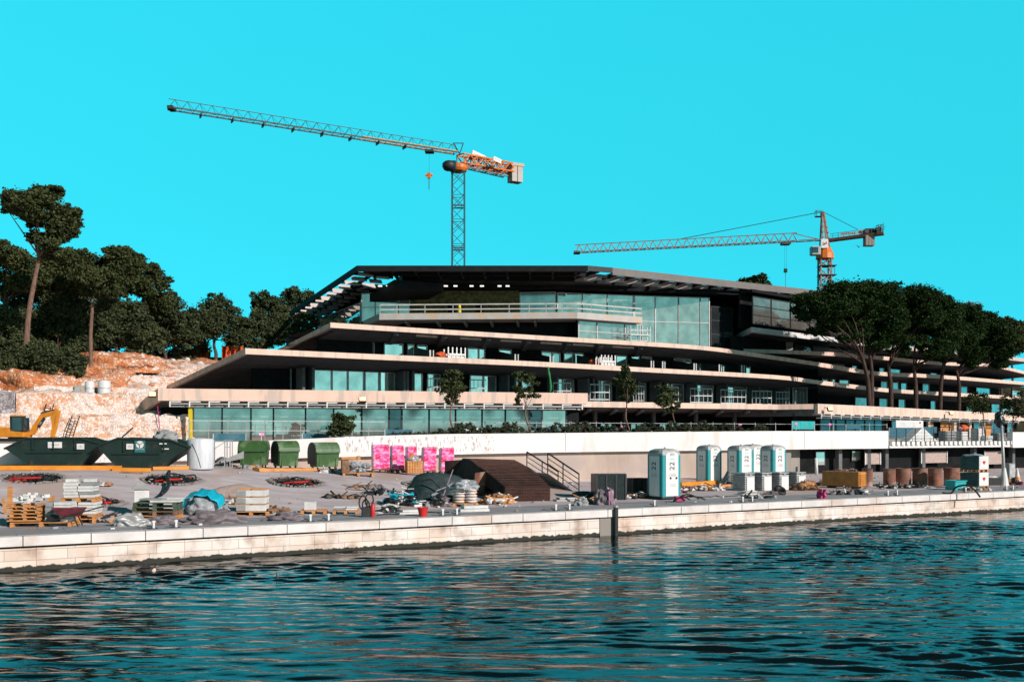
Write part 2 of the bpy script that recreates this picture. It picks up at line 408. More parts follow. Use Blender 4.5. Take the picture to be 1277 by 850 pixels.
# ------------------------------------------------------------------ mesh builder
class MB:
    def __init__(self):
        self.v = []; self.f = []; self.m = []; self.cur = 0

    def add(self, vs, fs, T=None):
        o = len(self.v)
        if T is not None:
            vs = [T @ Vector(p) for p in vs]
        self.v += [tuple(p) for p in vs]
        self.f += [tuple(i + o for i in q) for q in fs]
        self.m += [self.cur] * len(fs)
        return self

    def hexa(self, p):
        return self.add(p, [(3, 2, 1, 0), (4, 5, 6, 7), (0, 1, 5, 4), (1, 2, 6, 5), (2, 3, 7, 6), (3, 0, 4, 7)])

    def box(self, c, s, rz=0.0, T=None):
        x, y, z = (k / 2 for k in s)
        vs = [(-x, -y, -z), (x, -y, -z), (x, y, -z), (-x, y, -z), (-x, -y, z), (x, -y, z), (x, y, z), (-x, y, z)]
        m = Matrix.Translation(Vector(c)) @ Matrix.Rotation(rz, 4, 'Z')
        if T is not None:
            m = T @ m
        return self.add([m @ Vector(p) for p in vs], [(3, 2, 1, 0), (4, 5, 6, 7), (0, 1, 5, 4), (1, 2, 6, 5), (2, 3, 7, 6), (3, 0, 4, 7)])

    def bar(self, a, b, w=0.05, h=None, up=(0, 0, 1)):
        a = Vector(a); b = Vector(b); h = h or w
        d = b - a
        if d.length < 1e-6:
            return self
        d.normalize()
        u = Vector(up)
        if abs(d.dot(u)) > 0.98:
            u = Vector((1, 0, 0))
        s = d.cross(u).normalized() * (w / 2)
        t = s.cross(d).normalized() * (h / 2)
        return self.hexa([a - s - t, a + s - t, a + s + t, a - s + t, b - s - t, b + s - t, b + s + t, b - s + t])

    def tube(self, pts, r, n=6, cap=True):
        pts = [Vector(p) for p in pts]
        rs = r if isinstance(r, (list, tuple)) else [r] * len(pts)
        vs = []; fs = []
        ref = None
        for i, p in enumerate(pts):
            a = pts[max(0, i - 1)]; b = pts[min(len(pts) - 1, i + 1)]
            d = (b - a).normalized()
            if ref is None:
                ref = Vector((0, 0, 1)) if abs(d.z) < 0.9 else Vector((1, 0, 0))
            s = d.cross(ref)
            if s.length < 1e-4:
                ref = Vector((1, 0, 0)); s = d.cross(ref)
            s.normalize(); t = s.cross(d).normalized()
            ref = t
            for k in range(n):
                an = 2 * math.pi * k / n
                vs.append(p + (s * math.cos(an) + t * math.sin(an)) * rs[i])
        for i in range(len(pts) - 1):
            for k in range(n):
                k2 = (k + 1) % n
                fs.append((i * n + k, i * n + k2, (i + 1) * n + k2, (i + 1) * n + k))
        if cap:
            fs.append(tuple(range(n - 1, -1, -1)))
            fs.append(tuple((len(pts) - 1) * n + k for k in range(n)))
        return self.add(vs, fs)

    def lathe(self, prof, n=24, c=(0, 0, 0), T=None):
        vs = []; fs = []
        for r, z in prof:
            for k in range(n):
                a = 2 * math.pi * k / n
                vs.append((c[0] + r * math.cos(a), c[1] + r * math.sin(a), c[2] + z))
        for i in range(len(prof) - 1):
            for k in range(n):
                k2 = (k + 1) % n
                fs.append((i * n + k, i * n + k2, (i + 1) * n + k2, (i + 1) * n + k))
        if prof[0][0] > 1e-4:
            fs.append(tuple(range(n - 1, -1, -1)))
        if prof[-1][0] > 1e-4:
            fs.append(tuple((len(prof) - 1) * n + k for k in range(n)))
        return self.add(vs, fs, T)

    def prism(self, poly, y0, y1, T=None):
        """poly of (x, z) extruded along y"""
        n = len(poly)
        vs = [(x, y0, z) for x, z in poly] + [(x, y1, z) for x, z in poly]
        fs = [tuple(range(n)), tuple(range(2 * n - 1, n - 1, -1))]
        for i in range(n):
            j = (i + 1) % n
            fs.append((i, n + i, n + j, j))
        return self.add(vs, fs, T)

    def sweep(self, poly, sec, closed=True):
        """section of (inward s, dz) swept along a plan polyline of 3D points, mitred"""
        offs = {}
        k = len(sec); n = len(poly); vs = []
        for s, dz in sec:
            offs[s] = offset(poly, s)
        for i in range(n):
            for s, dz in sec:
                q = offs[s][i]
                vs.append((q.x, q.y, q.z + dz))
        fs = []
        for i in range(n - 1):
            for j in range(k if closed else k - 1):
                j2 = (j + 1) % k
                fs.append((i * k + j, (i + 1) * k + j, (i + 1) * k + j2, i * k + j2))
        if closed:
            fs.append(tuple(range(k)))
            fs.append(tuple((n - 1) * k + j for j in range(k - 1, -1, -1)))
        return self.add(vs, fs)

    def blob(self, c, r, sub=2, amp=0.25, freq=1.6, flat=None, seed=0.0, rz=0.0):
        vs, fs = ico(sub)
        out = []
        m = Matrix.Rotation(rz, 3, 'Z')
        for p in vs:
            q = p * (1 + amp * noise.noise(p * freq + Vector((seed * 7.3, seed * 3.1, seed))))
            q = m @ Vector((q.x * r[0], q.y * r[1], q.z * r[2]))
            z = q.z + c[2]
            if flat is not None and z < flat:
                z = flat
            out.append((q.x + c[0], q.y + c[1], z))
        return self.add(out, fs)

    def build(self, name, mats, parent=None, smooth=False, bevel=0.0, loc=None, rz=None):
        me = bpy.data.meshes.new(name)
        me.from_pydata(self.v, [], self.f)
        if not isinstance(mats, (list, tuple)):
            mats = [mats]
        for m in mats:
            me.materials.append(m)
        if len(mats) > 1:
            me.polygons.foreach_set('material_index', self.m)
        if smooth:
            me.polygons.foreach_set('use_smooth', [True] * len(me.polygons))
        me.update()
        o = bpy.data.objects.new(name, me)
        COL.objects.link(o)
        if parent is not None:
            o.parent = parent
        if loc is not None:
            o.location = loc
        if rz is not None:
            o.rotation_euler = (0, 0, rz)
        if bevel:
            b = o.modifiers.new('bevel', 'BEVEL')
            b.width = bevel; b.segments = 2; b.limit_method = 'ANGLE'
        return o


_ico = {}


def ico(sub):
    if sub in _ico:
        return _ico[sub]
    g = (1 + 5 ** 0.5) / 2
    v = [Vector(p).normalized() for p in [(-1, g, 0), (1, g, 0), (-1, -g, 0), (1, -g, 0), (0, -1, g), (0, 1, g), (0, -1, -g), (0, 1, -g), (g, 0, -1), (g, 0, 1), (-g, 0, -1), (-g, 0, 1)]]
    f = [(0, 11, 5), (0, 5, 1), (0, 1, 7), (0, 7, 10), (0, 10, 11), (1, 5, 9), (5, 11, 4), (11, 10, 2), (10, 7, 6), (7, 1, 8), (3, 9, 4), (3, 4, 2), (3, 2, 6), (3, 6, 8), (3, 8, 9), (4, 9, 5), (2, 4, 11), (6, 2, 10), (8, 6, 7), (9, 8, 1)]
    for _ in range(sub):
        c = {}; nf = []

        def mid(a, b):
            k = (min(a, b), max(a, b))
            if k not in c:
                v.append(((v[a] + v[b]) / 2).normalized()); c[k] = len(v) - 1
            return c[k]
        for a, b, d in f:
            x, y, z = mid(a, b), mid(b, d), mid(d, a)
            nf += [(a, x, z), (b, y, x), (d, z, y), (x, y, z)]
        f = nf
    _ico[sub] = (v, f)
    return _ico[sub]


def offset(poly, s):
    out = []
    n = len(poly)
    for i in range(n):
        nn = []
        for a, b in ((i - 1, i), (i, i + 1)):
            if a < 0 or b >= n:
                continue
            d = Vector((poly[b].x - poly[a].x, poly[b].y - poly[a].y)).normalized()
            nn.append(Vector((-d.y, d.x)))
        if len(nn) == 1:
            m = nn[0]; k = 1
        else:
            m = (nn[0] + nn[1])
            m.normalize()
            k = 1 / max(0.45, m.dot(nn[0]))
        out.append(Vector((poly[i].x + m.x * s * k, poly[i].y + m.y * s * k, poly[i].z)))
    return out


def hit(x, poly):
    t = (x - CX) / F
    for a, b in zip(poly, poly[1:]):
        fa = a.x - t * a.y; fb = b.x - t * b.y
        if fa <= 0 <= fb or fb <= 0 <= fa:
            if abs(fb - fa) < 1e-9:
                continue
            k = -fa / (fb - fa)
            return a.lerp(b, k), (Vector((b.x - a.x, b.y - a.y, 0))).normalized()
    a, b = poly[-2], poly[-1]
    fa = a.x - t * a.y; fb = b.x - t * b.y
    k = -fa / (fb - fa)
    return a.lerp(b, k), (Vector((b.x - a.x, b.y - a.y, 0))).normalized()


def tag(o, label=None, cat=None, group=None, kind=None):
    if label: o['label'] = label
    if cat: o['category'] = cat
    if group: o['group'] = group
    if kind: o['kind'] = kind
    return o


def thing(name, label, cat, loc=(0, 0, 0), rz=0.0, group=None, s=1.0):
    o = bpy.data.objects.new(name, None)
    COL.objects.link(o)
    o.location = loc
    o.rotation_euler = (0, 0, rz)
    o.scale = (s, s, s)
    o.empty_display_size = 0.3
    return tag(o, label, cat, group)


def copy_tree(o, parent=None):
    c = o.copy()
    COL.objects.link(c)
    c.parent = parent
    for ch in list(o.children):
        copy_tree(ch, c)
    return c


def dup(root, label, loc, rz=0.0, s=None, group=None):
    c = copy_tree(root)
    c.location = loc; c.rotation_euler = (0, 0, rz)
    if s is not None:
        c.scale = (s, s, s) if not isinstance(s, tuple) else s
    c['label'] = label
    if group: c['group'] = group
    return c


def text(body, size, m, parent, T, depth=0.004):
    cv = bpy.data.curves.new('lettering', 'FONT')
    cv.body = body; cv.size = size; cv.align_x = 'CENTER'; cv.align_y = 'CENTER'; cv.extrude = depth
    tmp = bpy.data.objects.new('lettering_tmp', cv)
    me = bpy.data.meshes.new_from_object(tmp)
    bpy.data.objects.remove(tmp)
    me.materials.clear(); me.materials.append(m)
    o = bpy.data.objects.new('lettering', me)
    COL.objects.link(o)
    if parent is not None: o.parent = parent
    o.matrix_local = T
    return o


def face_T(loc, rz=0.0, roll=0.0):
    """lettering standing upright on a face that looks along -y, turned rz about z, rolled in its own plane"""
    return Matrix.Translation(Vector(loc)) @ Matrix.Rotation(rz, 4, 'Z') @ Matrix.Rotation(R(90), 4, 'X') @ Matrix.Rotation(roll, 4, 'Z')


def marks(w, h, m, parent, T, n=7, seed=1):
    """a line of lettering too small to read in the photograph: separate short strokes"""
    r = random.Random(seed); mb = MB(); x = -w / 2; st = w / n
    for i in range(n):
        ww = st * r.uniform(.45, .75)
        mb.box((x + st / 2, 0, 0), (ww * .35, 0.004, h)); mb.box((x + st / 2 + ww * .3, 0, h * r.choice((-.35, 0, .35))), (ww * .5, 0.004, h * .25))
        x += st
    o = mb.build('lettering', m, parent); o.matrix_local = T
    return o

# ================================================================== SETTING
# ---- ground: one sheet with the apron, the terrace and the hillside
def make_ground():
    Us = list(np.arange(-420, -60, 30)) + list(np.arange(-60, -9, 1.0)) + list(np.arange(-9, 28, 0.3)) + list(np.arange(28, 110, 1.0)) + list(np.arange(110, 700, 30))
    Ns = [NQ + 0.25, 33.5, 34.6] + list(np.arange(35.2, 50.3, 0.3)) + [51.5, 52.88, 53.0, 54, 57, 60.4, 60.6, 65, 70, 75, 79.0, 80.0, 80.35, 81, 82.0, 82.4] + \
        list(np.arange(83.2, 131, 1.0)) + list(np.arange(132, 200, 4)) + list(np.arange(200, 900, 50))
    vs = []
    for N in Ns:
        for U in Us:
            z = gz(U, N)
            X, Y = XY(U, N)
            if N > 83 and U < 32 and N < 132:
                z += 0.55 * noise.noise(Vector((U * 0.33, N * 0.33, 1.7))) + 0.35 * noise.noise(Vector((U * 0.9, N * 0.9, 4.7)))
            elif 36 < N < 51:
                z += 0.05 * noise.noise(Vector((U * 0.3, N * 0.3, 9.1)))
            vs.append((X, Y, z))
    nU = len(Us)
    fs = []; mi = []
    for i in range(len(Ns) - 1):
        for j in range(nU - 1):
            fs.append((i * nU + j, i * nU + j + 1, (i + 1) * nU + j + 1, (i + 1) * nU + j))
            N = Ns[i]; U = Us[j]
            if N < 52.9: mi.append(0)
            elif N < 79.9 or (N < 128 and U > 31): mi.append(1)
            elif N < 103: mi.append(4)
            elif N < 120: mi.append(2)
            else: mi.append(3)
    me = bpy.data.meshes.new('ground')
    me.from_pydata(vs, [], fs)
    asphalt = mat('dusty_compacted_apron', (0.64, 0.555, 0.57), 0.95, (0.47, 0.40, 0.41), 1.1, stretch=(.5, 1.6, 1), bump=0.35, bscale=9, spec=0.1, c3=(0.52, 0.40, 0.36), s3=0.35)
    terr = mat('pale_dusty_terrace', (0.42, 0.36, 0.33), 0.95, (0.34, 0.28, 0.26), 0.7, bump=0.3, spec=0.1)
    forest = mat('forest_floor', (0.06, 0.055, 0.03), 0.95, (0.03, 0.028, 0.018), 0.6, bump=0.4, spec=0.05)
    for m in (asphalt, terr, M['red_soil'], forest, M['rubble']):
        me.materials.append(m)
    me.polygons.foreach_set('material_index', mi)
    me.polygons.foreach_set('use_smooth', [True] * len(fs))
    me.update()
    o = bpy.data.objects.new('ground', me)
    COL.objects.link(o)
    tag(o, kind='structure')


make_ground()


# ---- water
def make_water():
    m = bpy.data.materials.new('sea_water')
    t, b = nodes_of(m)
    L = t.links.new
    b.inputs['Base Color'].default_value = (0.003, 0.007, 0.008, 1)
    b.inputs['Roughness'].default_value = 0.035
    b.inputs['IOR'].default_value = 1.37
    b.inputs['Specular IOR Level'].default_value = 0.42
    co = t.nodes.new('ShaderNodeTexCoord')
    mp = t.nodes.new('ShaderNodeMapping'); mp.inputs['Scale'].default_value = (0.35, 1.0, 1.0); mp.inputs['Rotation'].default_value = (0, 0, R(8))
    L(co.outputs['Object'], mp.inputs[0])
    prev = None
    for sc, st, di in ((3.0, 0.5, 0.020), (9.0, 0.5, 0.007)):
        nz = t.nodes.new('ShaderNodeTexNoise'); nz.inputs['Scale'].default_value = sc; nz.inputs['Detail'].default_value = 4
        L(mp.outputs[0], nz.inputs['Vector'])
        bp = t.nodes.new('ShaderNodeBump'); bp.inputs['Strength'].default_value = st; bp.inputs['Distance'].default_value = di
        L(nz.outputs[0], bp.inputs['Height'])
        if prev: L(prev.outputs[0], bp.inputs['Normal'])
        prev = bp
    L(prev.outputs[0], b.inputs['Normal'])
    xs = np.arange(-42, 62, 0.14); ys = np.arange(9, 66, 0.06)
    X, Y = np.meshgrid(xs, ys)
    Z = np.zeros_like(X)
    r = np.random.default_rng(5)
    for k in range(60):
        lam = 0.38 * (10.0 ** (r.random() ** 1.1))
        th = r.normal(math.radians(84), math.radians(13))
        kk = 2 * math.pi / lam
        amp = 0.0011 * lam ** 0.9
        ph = r.random() * 6.28
        wv = kk * (X * math.cos(th) + Y * math.sin(th)) + ph
        env = 0.6 + 0.5 * np.sin(X * 0.11 * r.normal() + Y * 0.16 * r.normal() + ph * 3)
        Z += amp * env * (np.sin(wv) + 0.28 * np.sin(2 * wv + 1.2))
    # short choppy ripples, stronger in wandering patches
    S = np.zeros_like(X)
    for k in range(44):
        lam = r.uniform(0.26, 0.95)
        th = r.normal(math.radians(86), math.radians(15))
        kk = 2 * math.pi / lam
        ph = r.random() * 6.28
        wv = kk * (X * math.cos(th) + Y * math.sin(th)) + ph
        env = 0.5 + 0.5 * np.sin(X * 0.35 * r.normal() + Y * 0.5 * r.normal() + ph * 5)
        S += 0.0085 * lam * env * (np.sin(wv) + 0.3 * np.sin(2 * wv + 1.3))
    patch = 0.55 + 0.45 * np.sin(X * 0.21 + 1.3 * np.sin(Y * 0.33)) * np.sin(Y * 0.42 + 0.9 * np.sin(X * 0.27))
    Z += S * (0.30 + 1.45 * np.clip(patch, 0, 1) ** 2.4)
    # waves fade to a calm lip at the border so the two sheets meet
    edge = np.minimum(np.minimum(X + 42, 62 - X), np.minimum(Y - 9, 66 - Y)) / 3.0
    Z *= np.clip(edge, 0, 1)
    ny, nx = X.shape
    me = bpy.data.meshes.new('sea')
    co_ = np.stack([X, Y, Z], -1).reshape(-1, 3)
    idx = np.arange(ny * nx).reshape(ny, nx)
    q = np.stack([idx[:-1, :-1], idx[:-1, 1:], idx[1:, 1:], idx[1:, :-1]], -1).reshape(-1, 4)
    me.vertices.add(len(co_)); me.vertices.foreach_set('co', co_.ravel())
    me.loops.add(q.size); me.loops.foreach_set('vertex_index', q.ravel().astype(np.int32))
    me.polygons.add(len(q)); me.polygons.foreach_set('loop_start', np.arange(0, q.size, 4, dtype=np.int32))
    me.polygons.foreach_set('use_smooth', np.ones(len(q), dtype=bool))
    me.update(calc_edges=True)
    # outer water as a frame round the wave field, in the same mesh
    import bmesh
    bm = bmesh.new(); bm.from_mesh(me)
    B = 3000
    o_ = [bm.verts.new(p) for p in ((-B, -B, 0), (B, -B, 0), (B, B, 0), (-B, B, 0))]
    i_ = [bm.verts.new(p) for p in ((-42, 9, 0), (62, 9, 0), (62, 66, 0), (-42, 66, 0))]
    for a in range(4):
        c = (a + 1) % 4
        bm.faces.new((o_[a], o_[c], i_[c], i_[a]))
    bm.to_mesh(me); bm.free()
    me.materials.append(m)
    o = bpy.data.objects.new('sea', me)
    COL.objects.link(o)
    tag(o, kind='structure')


make_water()

# ---- quay
qstone = bpy.data.materials.new('quay_stone')
t_, b_ = nodes_of(qstone)
L_ = t_.links.new
b_.inputs['Roughness'].default_value = 0.9; b_.inputs['Specular IOR Level'].default_value = 0.2
co_ = t_.nodes.new('ShaderNodeTexCoord')
mp_ = t_.nodes.new('ShaderNodeMapping'); mp_.inputs['Rotation'].default_value = (R(90), 0, 0)
L_(co_.outputs['Object'], mp_.inputs[0])
br_ = t_.nodes.new('ShaderNodeTexBrick')
br_.inputs['Scale'].default_value = 1.0; br_.inputs['Brick Width'].default_value = 1.05; br_.inputs['Row Height'].default_value = 0.30
br_.inputs['Mortar Size'].default_value = 0.006; br_.inputs['Color1'].default_value = (0.86, 0.79, 0.755, 1); br_.inputs['Color2'].default_value = (0.72, 0.645, 0.60, 1)
br_.inputs['Mortar'].default_value = (0.30, 0.24, 0.21, 1); br_.inputs['Bias'].default_value = 0.1; br_.squash = 0.8
L_(mp_.outputs[0], br_.inputs['Vector'])
nz_ = t_.nodes.new('ShaderNodeTexNoise'); nz_.inputs['Scale'].default_value = 0.55; nz_.inputs['Detail'].default_value = 8
mp2 = t_.nodes.new('ShaderNodeMapping'); mp2.inputs['Scale'].default_value = (1, 1, 0.25)
L_(co_.outputs['Object'], mp2.inputs[0]); L_(mp2.outputs[0], nz_.inputs['Vector'])
rp_ = t_.nodes.new('ShaderNodeValToRGB')
for e, (p, c) in zip(rp_.color_ramp.elements, ((0.3, (0.92, 0.74, 0.62)), (0.62, (1.04, 1.02, 1.0)))):
    e.position = p; e.color = (*c, 1)
L_(nz_.outputs[0], rp_.inputs[0])
mx_ = t_.nodes.new('ShaderNodeMix'); mx_.data_type = 'RGBA'; mx_.blend_type = 'MULTIPLY'; mx_.inputs[0].default_value = 1
L_(br_.outputs['Color'], mx_.inputs[6]); L_(rp_.outputs[0], mx_.inputs[7])
# pale mineral streaks running down the face
ns_ = t_.nodes.new('ShaderNodeTexNoise'); ns_.inputs['Scale'].default_value = 0.8; ns_.inputs['Detail'].default_value = 9; ns_.inputs['Roughness'].default_value = 0.7
mp3 = t_.nodes.new('ShaderNodeMapping'); mp3.inputs['Scale'].default_value = (1.4, 1, 0.16); mp3.inputs['Location'].default_value = (3.7, 0, 0)
L_(co_.outputs['Object'], mp3.inputs[0]); L_(mp3.outputs[0], ns_.inputs['Vector'])
rs_ = t_.nodes.new('ShaderNodeValToRGB'); rs_.color_ramp.elements[0].position = 0.58; rs_.color_ramp.elements[1].position = 0.70
L_(ns_.outputs[0], rs_.inputs[0])
ms_ = t_.nodes.new('ShaderNodeMix'); ms_.data_type = 'RGBA'
L_(rs_.outputs[0], ms_.inputs[0]); L_(mx_.outputs[2], ms_.inputs[6]); ms_.inputs[7].default_value = (0.78, 0.74, 0.72, 1)
nd_ = t_.nodes.new('ShaderNodeTexNoise'); nd_.inputs['Scale'].default_value = 1.7; nd_.inputs['Detail'].default_value = 9
L_(co_.outputs['Object'], nd_.inputs['Vector'])
rd_ = t_.nodes.new('ShaderNodeValToRGB'); rd_.color_ramp.elements[0].position = 0.30; rd_.color_ramp.elements[0].color = (.62, .56, .52, 1); rd_.color_ramp.elements[1].position = 0.5; rd_.color_ramp.elements[1].color = (1, 1, 1, 1)
L_(nd_.outputs[0], rd_.inputs[0])
md_ = t_.nodes.new('ShaderNodeMix'); md_.data_type = 'RGBA'; md_.blend_type = 'MULTIPLY'; md_.inputs[0].default_value = 1
L_(ms_.outputs[2], md_.inputs[6]); L_(rd_.outputs[0], md_.inputs[7])
mx_ = md_
# weed line at the water
sp_ = t_.nodes.new('ShaderNodeSeparateXYZ'); L_(co_.outputs['Object'], sp_.inputs[0])
nw_ = t_.nodes.new('ShaderNodeTexNoise'); nw_.inputs['Scale'].default_value = 4.5; nw_.inputs['Detail'].default_value = 8
L_(co_.outputs['Object'], nw_.inputs['Vector'])
ma_ = t_.nodes.new('ShaderNodeMath'); ma_.operation = 'MULTIPLY_ADD'; ma_.inputs[1].default_value = -0.24
L_(nw_.outputs[0], ma_.inputs[0]); L_(sp_.outputs[2], ma_.inputs[2])
rw_ = t_.nodes.new('ShaderNodeValToRGB'); rw_.color_ramp.elements[0].position = 0.0; rw_.color_ramp.elements[1].position = 0.03
L_(ma_.outputs[0], rw_.inputs[0])
mw_ = t_.nodes.new('ShaderNodeMix'); mw_.data_type = 'RGBA'
L_(rw_.outputs[0], mw_.inputs[0]); mw_.inputs[6].default_value = (0.045, 0.045, 0.036, 1); L_(mx_.outputs[2], mw_.inputs[7])
L_(mw_.outputs[2], b_.inputs['Base Color'])
bp_ = t_.nodes.new('ShaderNodeBump'); bp_.inputs['Strength'].default_value = 0.5; bp_.inputs['Distance'].default_value = 0.02
L_(br_.outputs['Fac'], bp_.inputs['Height']); bp_.invert = True
L_(bp_.outputs[0], b_.inputs['Normal'])

coping_m = mat('pale_coping_stone', (0.80, 0.74, 0.71), 0.85, (0.64, 0.58, 0.56), 1.1, bump=0.2, spec=0.2, c3=(0.62, 0.50, 0.43), s3=0.6)
paving_m = mat('grey_quay_paving', (0.37, 0.365, 0.385), 0.85, (0.25, 0.25, 0.265), 1.0, bump=0.2, spec=0.2, c3=(0.33, 0.30, 0.30), s3=0.5)

qw = thing('quay_wall', 'long pale stone quay wall with dark shadow line beneath its coping, standing in the water', 'quay wall', (*XY(0, 0), 0), TH)
mb = MB(); mb.box((40, NQ + 2.0, -0.61), (330, 3.84, 2.53))
mb.build('wall_face', qstone, qw)
u = -60.0; k = 0
cop = MB()
while u < 130:
    wd = 1.25 + 0.75 * random.random()
    cop.box((u + wd / 2, NQ + 0.2 + random.uniform(-0.006, 0.006), 0.862 + random.uniform(-0.004, 0.004)), (wd - 0.022, 0.40, 0.285))
    u += wd
cop.build('coping', coping_m, qw, bevel=0.012)
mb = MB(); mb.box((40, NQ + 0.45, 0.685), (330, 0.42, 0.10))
mb.build('shadow_strip', M['dark_metal'], qw)  # dark strip stands in for the shadow under the coping
# a repaired plain concrete pier in the wall face
mb = MB(); px = PN(759, NQ); ux, _ = UN(px.x, px.y); mb.box((ux, NQ + 0.07, 0.2), (0.75, 0.05, 0.95))
mb.build('repair_patch', M['concrete_grey'], qw)

pv = MB()
nU0 = -60.0
r0 = random.Random(3)
while nU0 < 130:
    for j, (a, b) in enumerate(((NQ + 0.4, 33.0), (33.0, 33.75), (33.75, 34.55), (34.55, 35.35))):
        uo = nU0 + (0.7 if j % 2 else 0)
        wdt = 1.4
        pv.box((uo + wdt / 2, (a + b) / 2, 0.985 + r0.uniform(-0.003, 0.003)), (wdt - 0.015, b - a - 0.015, 0.05))
    nU0 += 1.4
o = pv.build('quay_pavement', paving_m, None, loc=(0, 0, 0), rz=TH)
tag(o, kind='structure')

# ---- long white retaining wall
WT = [(-420, 3.50), (0, 3.52), (300, 3.56), (470, 3.86), (560, 3.96), (700, 4.02), (960, 4.16), (1108, 4.18)]
WB = [(-420, 2.50), (0, 2.52), (300, 2.62), (470, 2.72), (560, 2.76), (700, 2.82), (960, 2.84), (1108, 2.84)]
wall = thing('retaining_wall', 'long white rendered retaining wall with a recessed grey base behind the bins and toilets', 'retaining wall')
mb = MB()
cols_x = [-420, -200, 0, 150, 300, 470, 560, 700, 850, 960, 1108]
fr = [PN(x, NW) for x in cols_x]
for a, b, xa, xb in zip(fr, fr[1:], cols_x, cols_x[1:]):
    nb = Vector((-su, cu, 0)) * 0.45
    za, zb = lerp_table(WB, xa), lerp_table(WB, xb); ta, tb = lerp_table(WT, xa), lerp_table(WT, xb)
    mb.hexa([Vector((a.x, a.y, za)), Vector((b.x, b.y, zb)), Vector((b.x, b.y, zb)) + nb, Vector((a.x, a.y, za)) + nb,
             Vector((a.x, a.y, ta)), Vector((b.x, b.y, tb)), Vector((b.x, b.y, tb)) + nb, Vector((a.x, a.y, ta)) + nb])
mb.build('white_band', M['white_wall'], wall)
mb = MB()
nb = Vector((-su, cu, 0))
a = PN(-420, NW) + nb * 0.40; b = PN(984, NW) + nb * 0.40
mb.hexa([a + nb * 0 + Vector((0, 0, 0.2)), b + Vector((0, 0, 0.2)), b + nb * .5 + Vector((0, 0, 0.2)), a + nb * .5 + Vector((0, 0, 0.2)),
         a + Vector((0, 0, 3.3)), b + Vector((0, 0, 3.3)), b + nb * .5 + Vector((0, 0, 3.3)), a + nb * .5 + Vector((0, 0, 3.3))])
mb.build('base', mat('buff_cast_concrete', (0.50, 0.39, 0.33), 0.9, (0.40, 0.31, 0.26), 0.9, bump=0.2, spec=0.15, stretch=(1, 1, 0.3), c3=(0.42, 0.34, 0.31), s3=0.4), wall)
# the hacked, chipped patches of render
for x0, x1, z0, z1 in ((100, 232, 2.62, 3.4), (430, 616, 2.95, 3.82)):
    a = PN(x0, NW) - nb * 0.004; b = PN(x1, NW) - nb * 0.004
    mb = MB(); mb.add([Vector((a.x, a.y, z0)), Vector((b.x, b.y, z0)), Vector((b.x, b.y, z1)), Vector((a.x, a.y, z1))], [(0, 1, 2, 3)])
    mb.build('chipped_render', M['rough_patch'], wall)
mb = MB()
for x in (705, 1003):
    a = PN(x, NW) - nb * 0.004
    mb.box((a.x, a.y, 3.5), (0.03, 0.01, 1.25), TH)
mb.build('movement_joint', M['concrete_grey'], wall)
# right part beyond the open balcony
mb = MB()
a = PN(1263, NW - 0.3); b = PN(1500, NW - 0.3)
mb.hexa([Vector((a.x, a.y, 2.8)), Vector((b.x, b.y, 2.8)), Vector((b.x, b.y, 2.8)) + nb * .5, Vector((a.x, a.y, 2.8)) + nb * .5,
         Vector((a.x, a.y, 4.1)), Vector((b.x, b.y, 4.1)), Vector((b.x, b.y, 4.1)) + nb * .5, Vector((a.x, a.y, 4.1)) + nb * .5])
mb.build('white_band', M['white_wall'], wall)

# ---- terrace deck over the open undercroft on the right
mb = MB()
a = PN(984, NW + .5); b = PN(1108, NW + .5); c = PN(1108, NW - 0.1); d = PN(1700, NW - 0.1)
def quadprism(mb, A, B, n0, n1, z0, z1):
    mb.hexa([Vector((A.x, A.y, z0)) + nb * n0, Vector((B.x, B.y, z0)) + nb * n0, Vector((B.x, B.y, z0)) + nb * n1, Vector((A.x, A.y, z0)) + nb * n1,
             Vector((A.x, A.y, z1)) + nb * n0, Vector((B.x, B.y, z1)) + nb * n0, Vector((B.x, B.y, z1)) + nb * n1, Vector((A.x, A.y, z1)) + nb * n1])
quadprism(mb, a, PN(1700, NW + .5), 0, 9, 2.9, 3.3)
o = mb.build('terrace_deck', M['concrete_grey'])
tag(o, kind='structure')
uc = thing('service_undercroft', 'dark open service floor under the terrace behind the rusty drums', 'building')
mb = MB(); quadprism(mb, PN(984, NW), PN(1700, NW), 1.5, 1.8, 0.9, 2.9); mb.build('back_wall', M['dark_wall'], uc)  # near-black wall stands in for the shade of the deep floor
mb = MB(); quadprism(mb, PN(984, NW), PN(993, NW), 0.5, 1.495, 0.9, 2.895); mb.build('side_wall', M['concrete_grey'], uc)
mb = MB(); quadprism(mb, PN(1000, NW), PN(1014, NW), 1.30, 1.495, 0.9, 2.895); mb.build('side_wall', M['concrete_grey'], uc)
for x in (1046, 1082, 1104, 1150, 1214, 1262):
    mb = MB(); p = PN(x, NW + .95); mb.box((p.x, p.y, 1.95), (0.35, 0.35, 1.9), TH); mb.build('column', M['soffit'], uc)
for x0, x1, z0, z1 in ((1017, 1029, 1.6, 2.62), (1062, 1073, 1.9, 2.65)):
    fr_ = MB(); a = PN(x0, NW + 1.4); b = PN(x1, NW + 1.4)
    for p_ in (a, b): fr_.box((p_.x, p_.y, (z0 + z1) / 2), (0.07, 0.07, z1 - z0 + 0.1), TH)
    fr_.bar(a + Vector((0, 0, z1)), b + Vector((0, 0, z1)), 0.07)
    fr_.bar(a + Vector((0, 0, z0)), b + Vector((0, 0, z0)), 0.07)
    wf = fr_.build('window', M['dark_metal'], uc)
    g = MB(); g.add([(a.x, a.y, z0), (b.x, b.y, z0), (b.x, b.y, z1), (a.x, a.y, z1)], [(0, 1, 2, 3)]); g.build('pane', M['glass_bright'], wf)
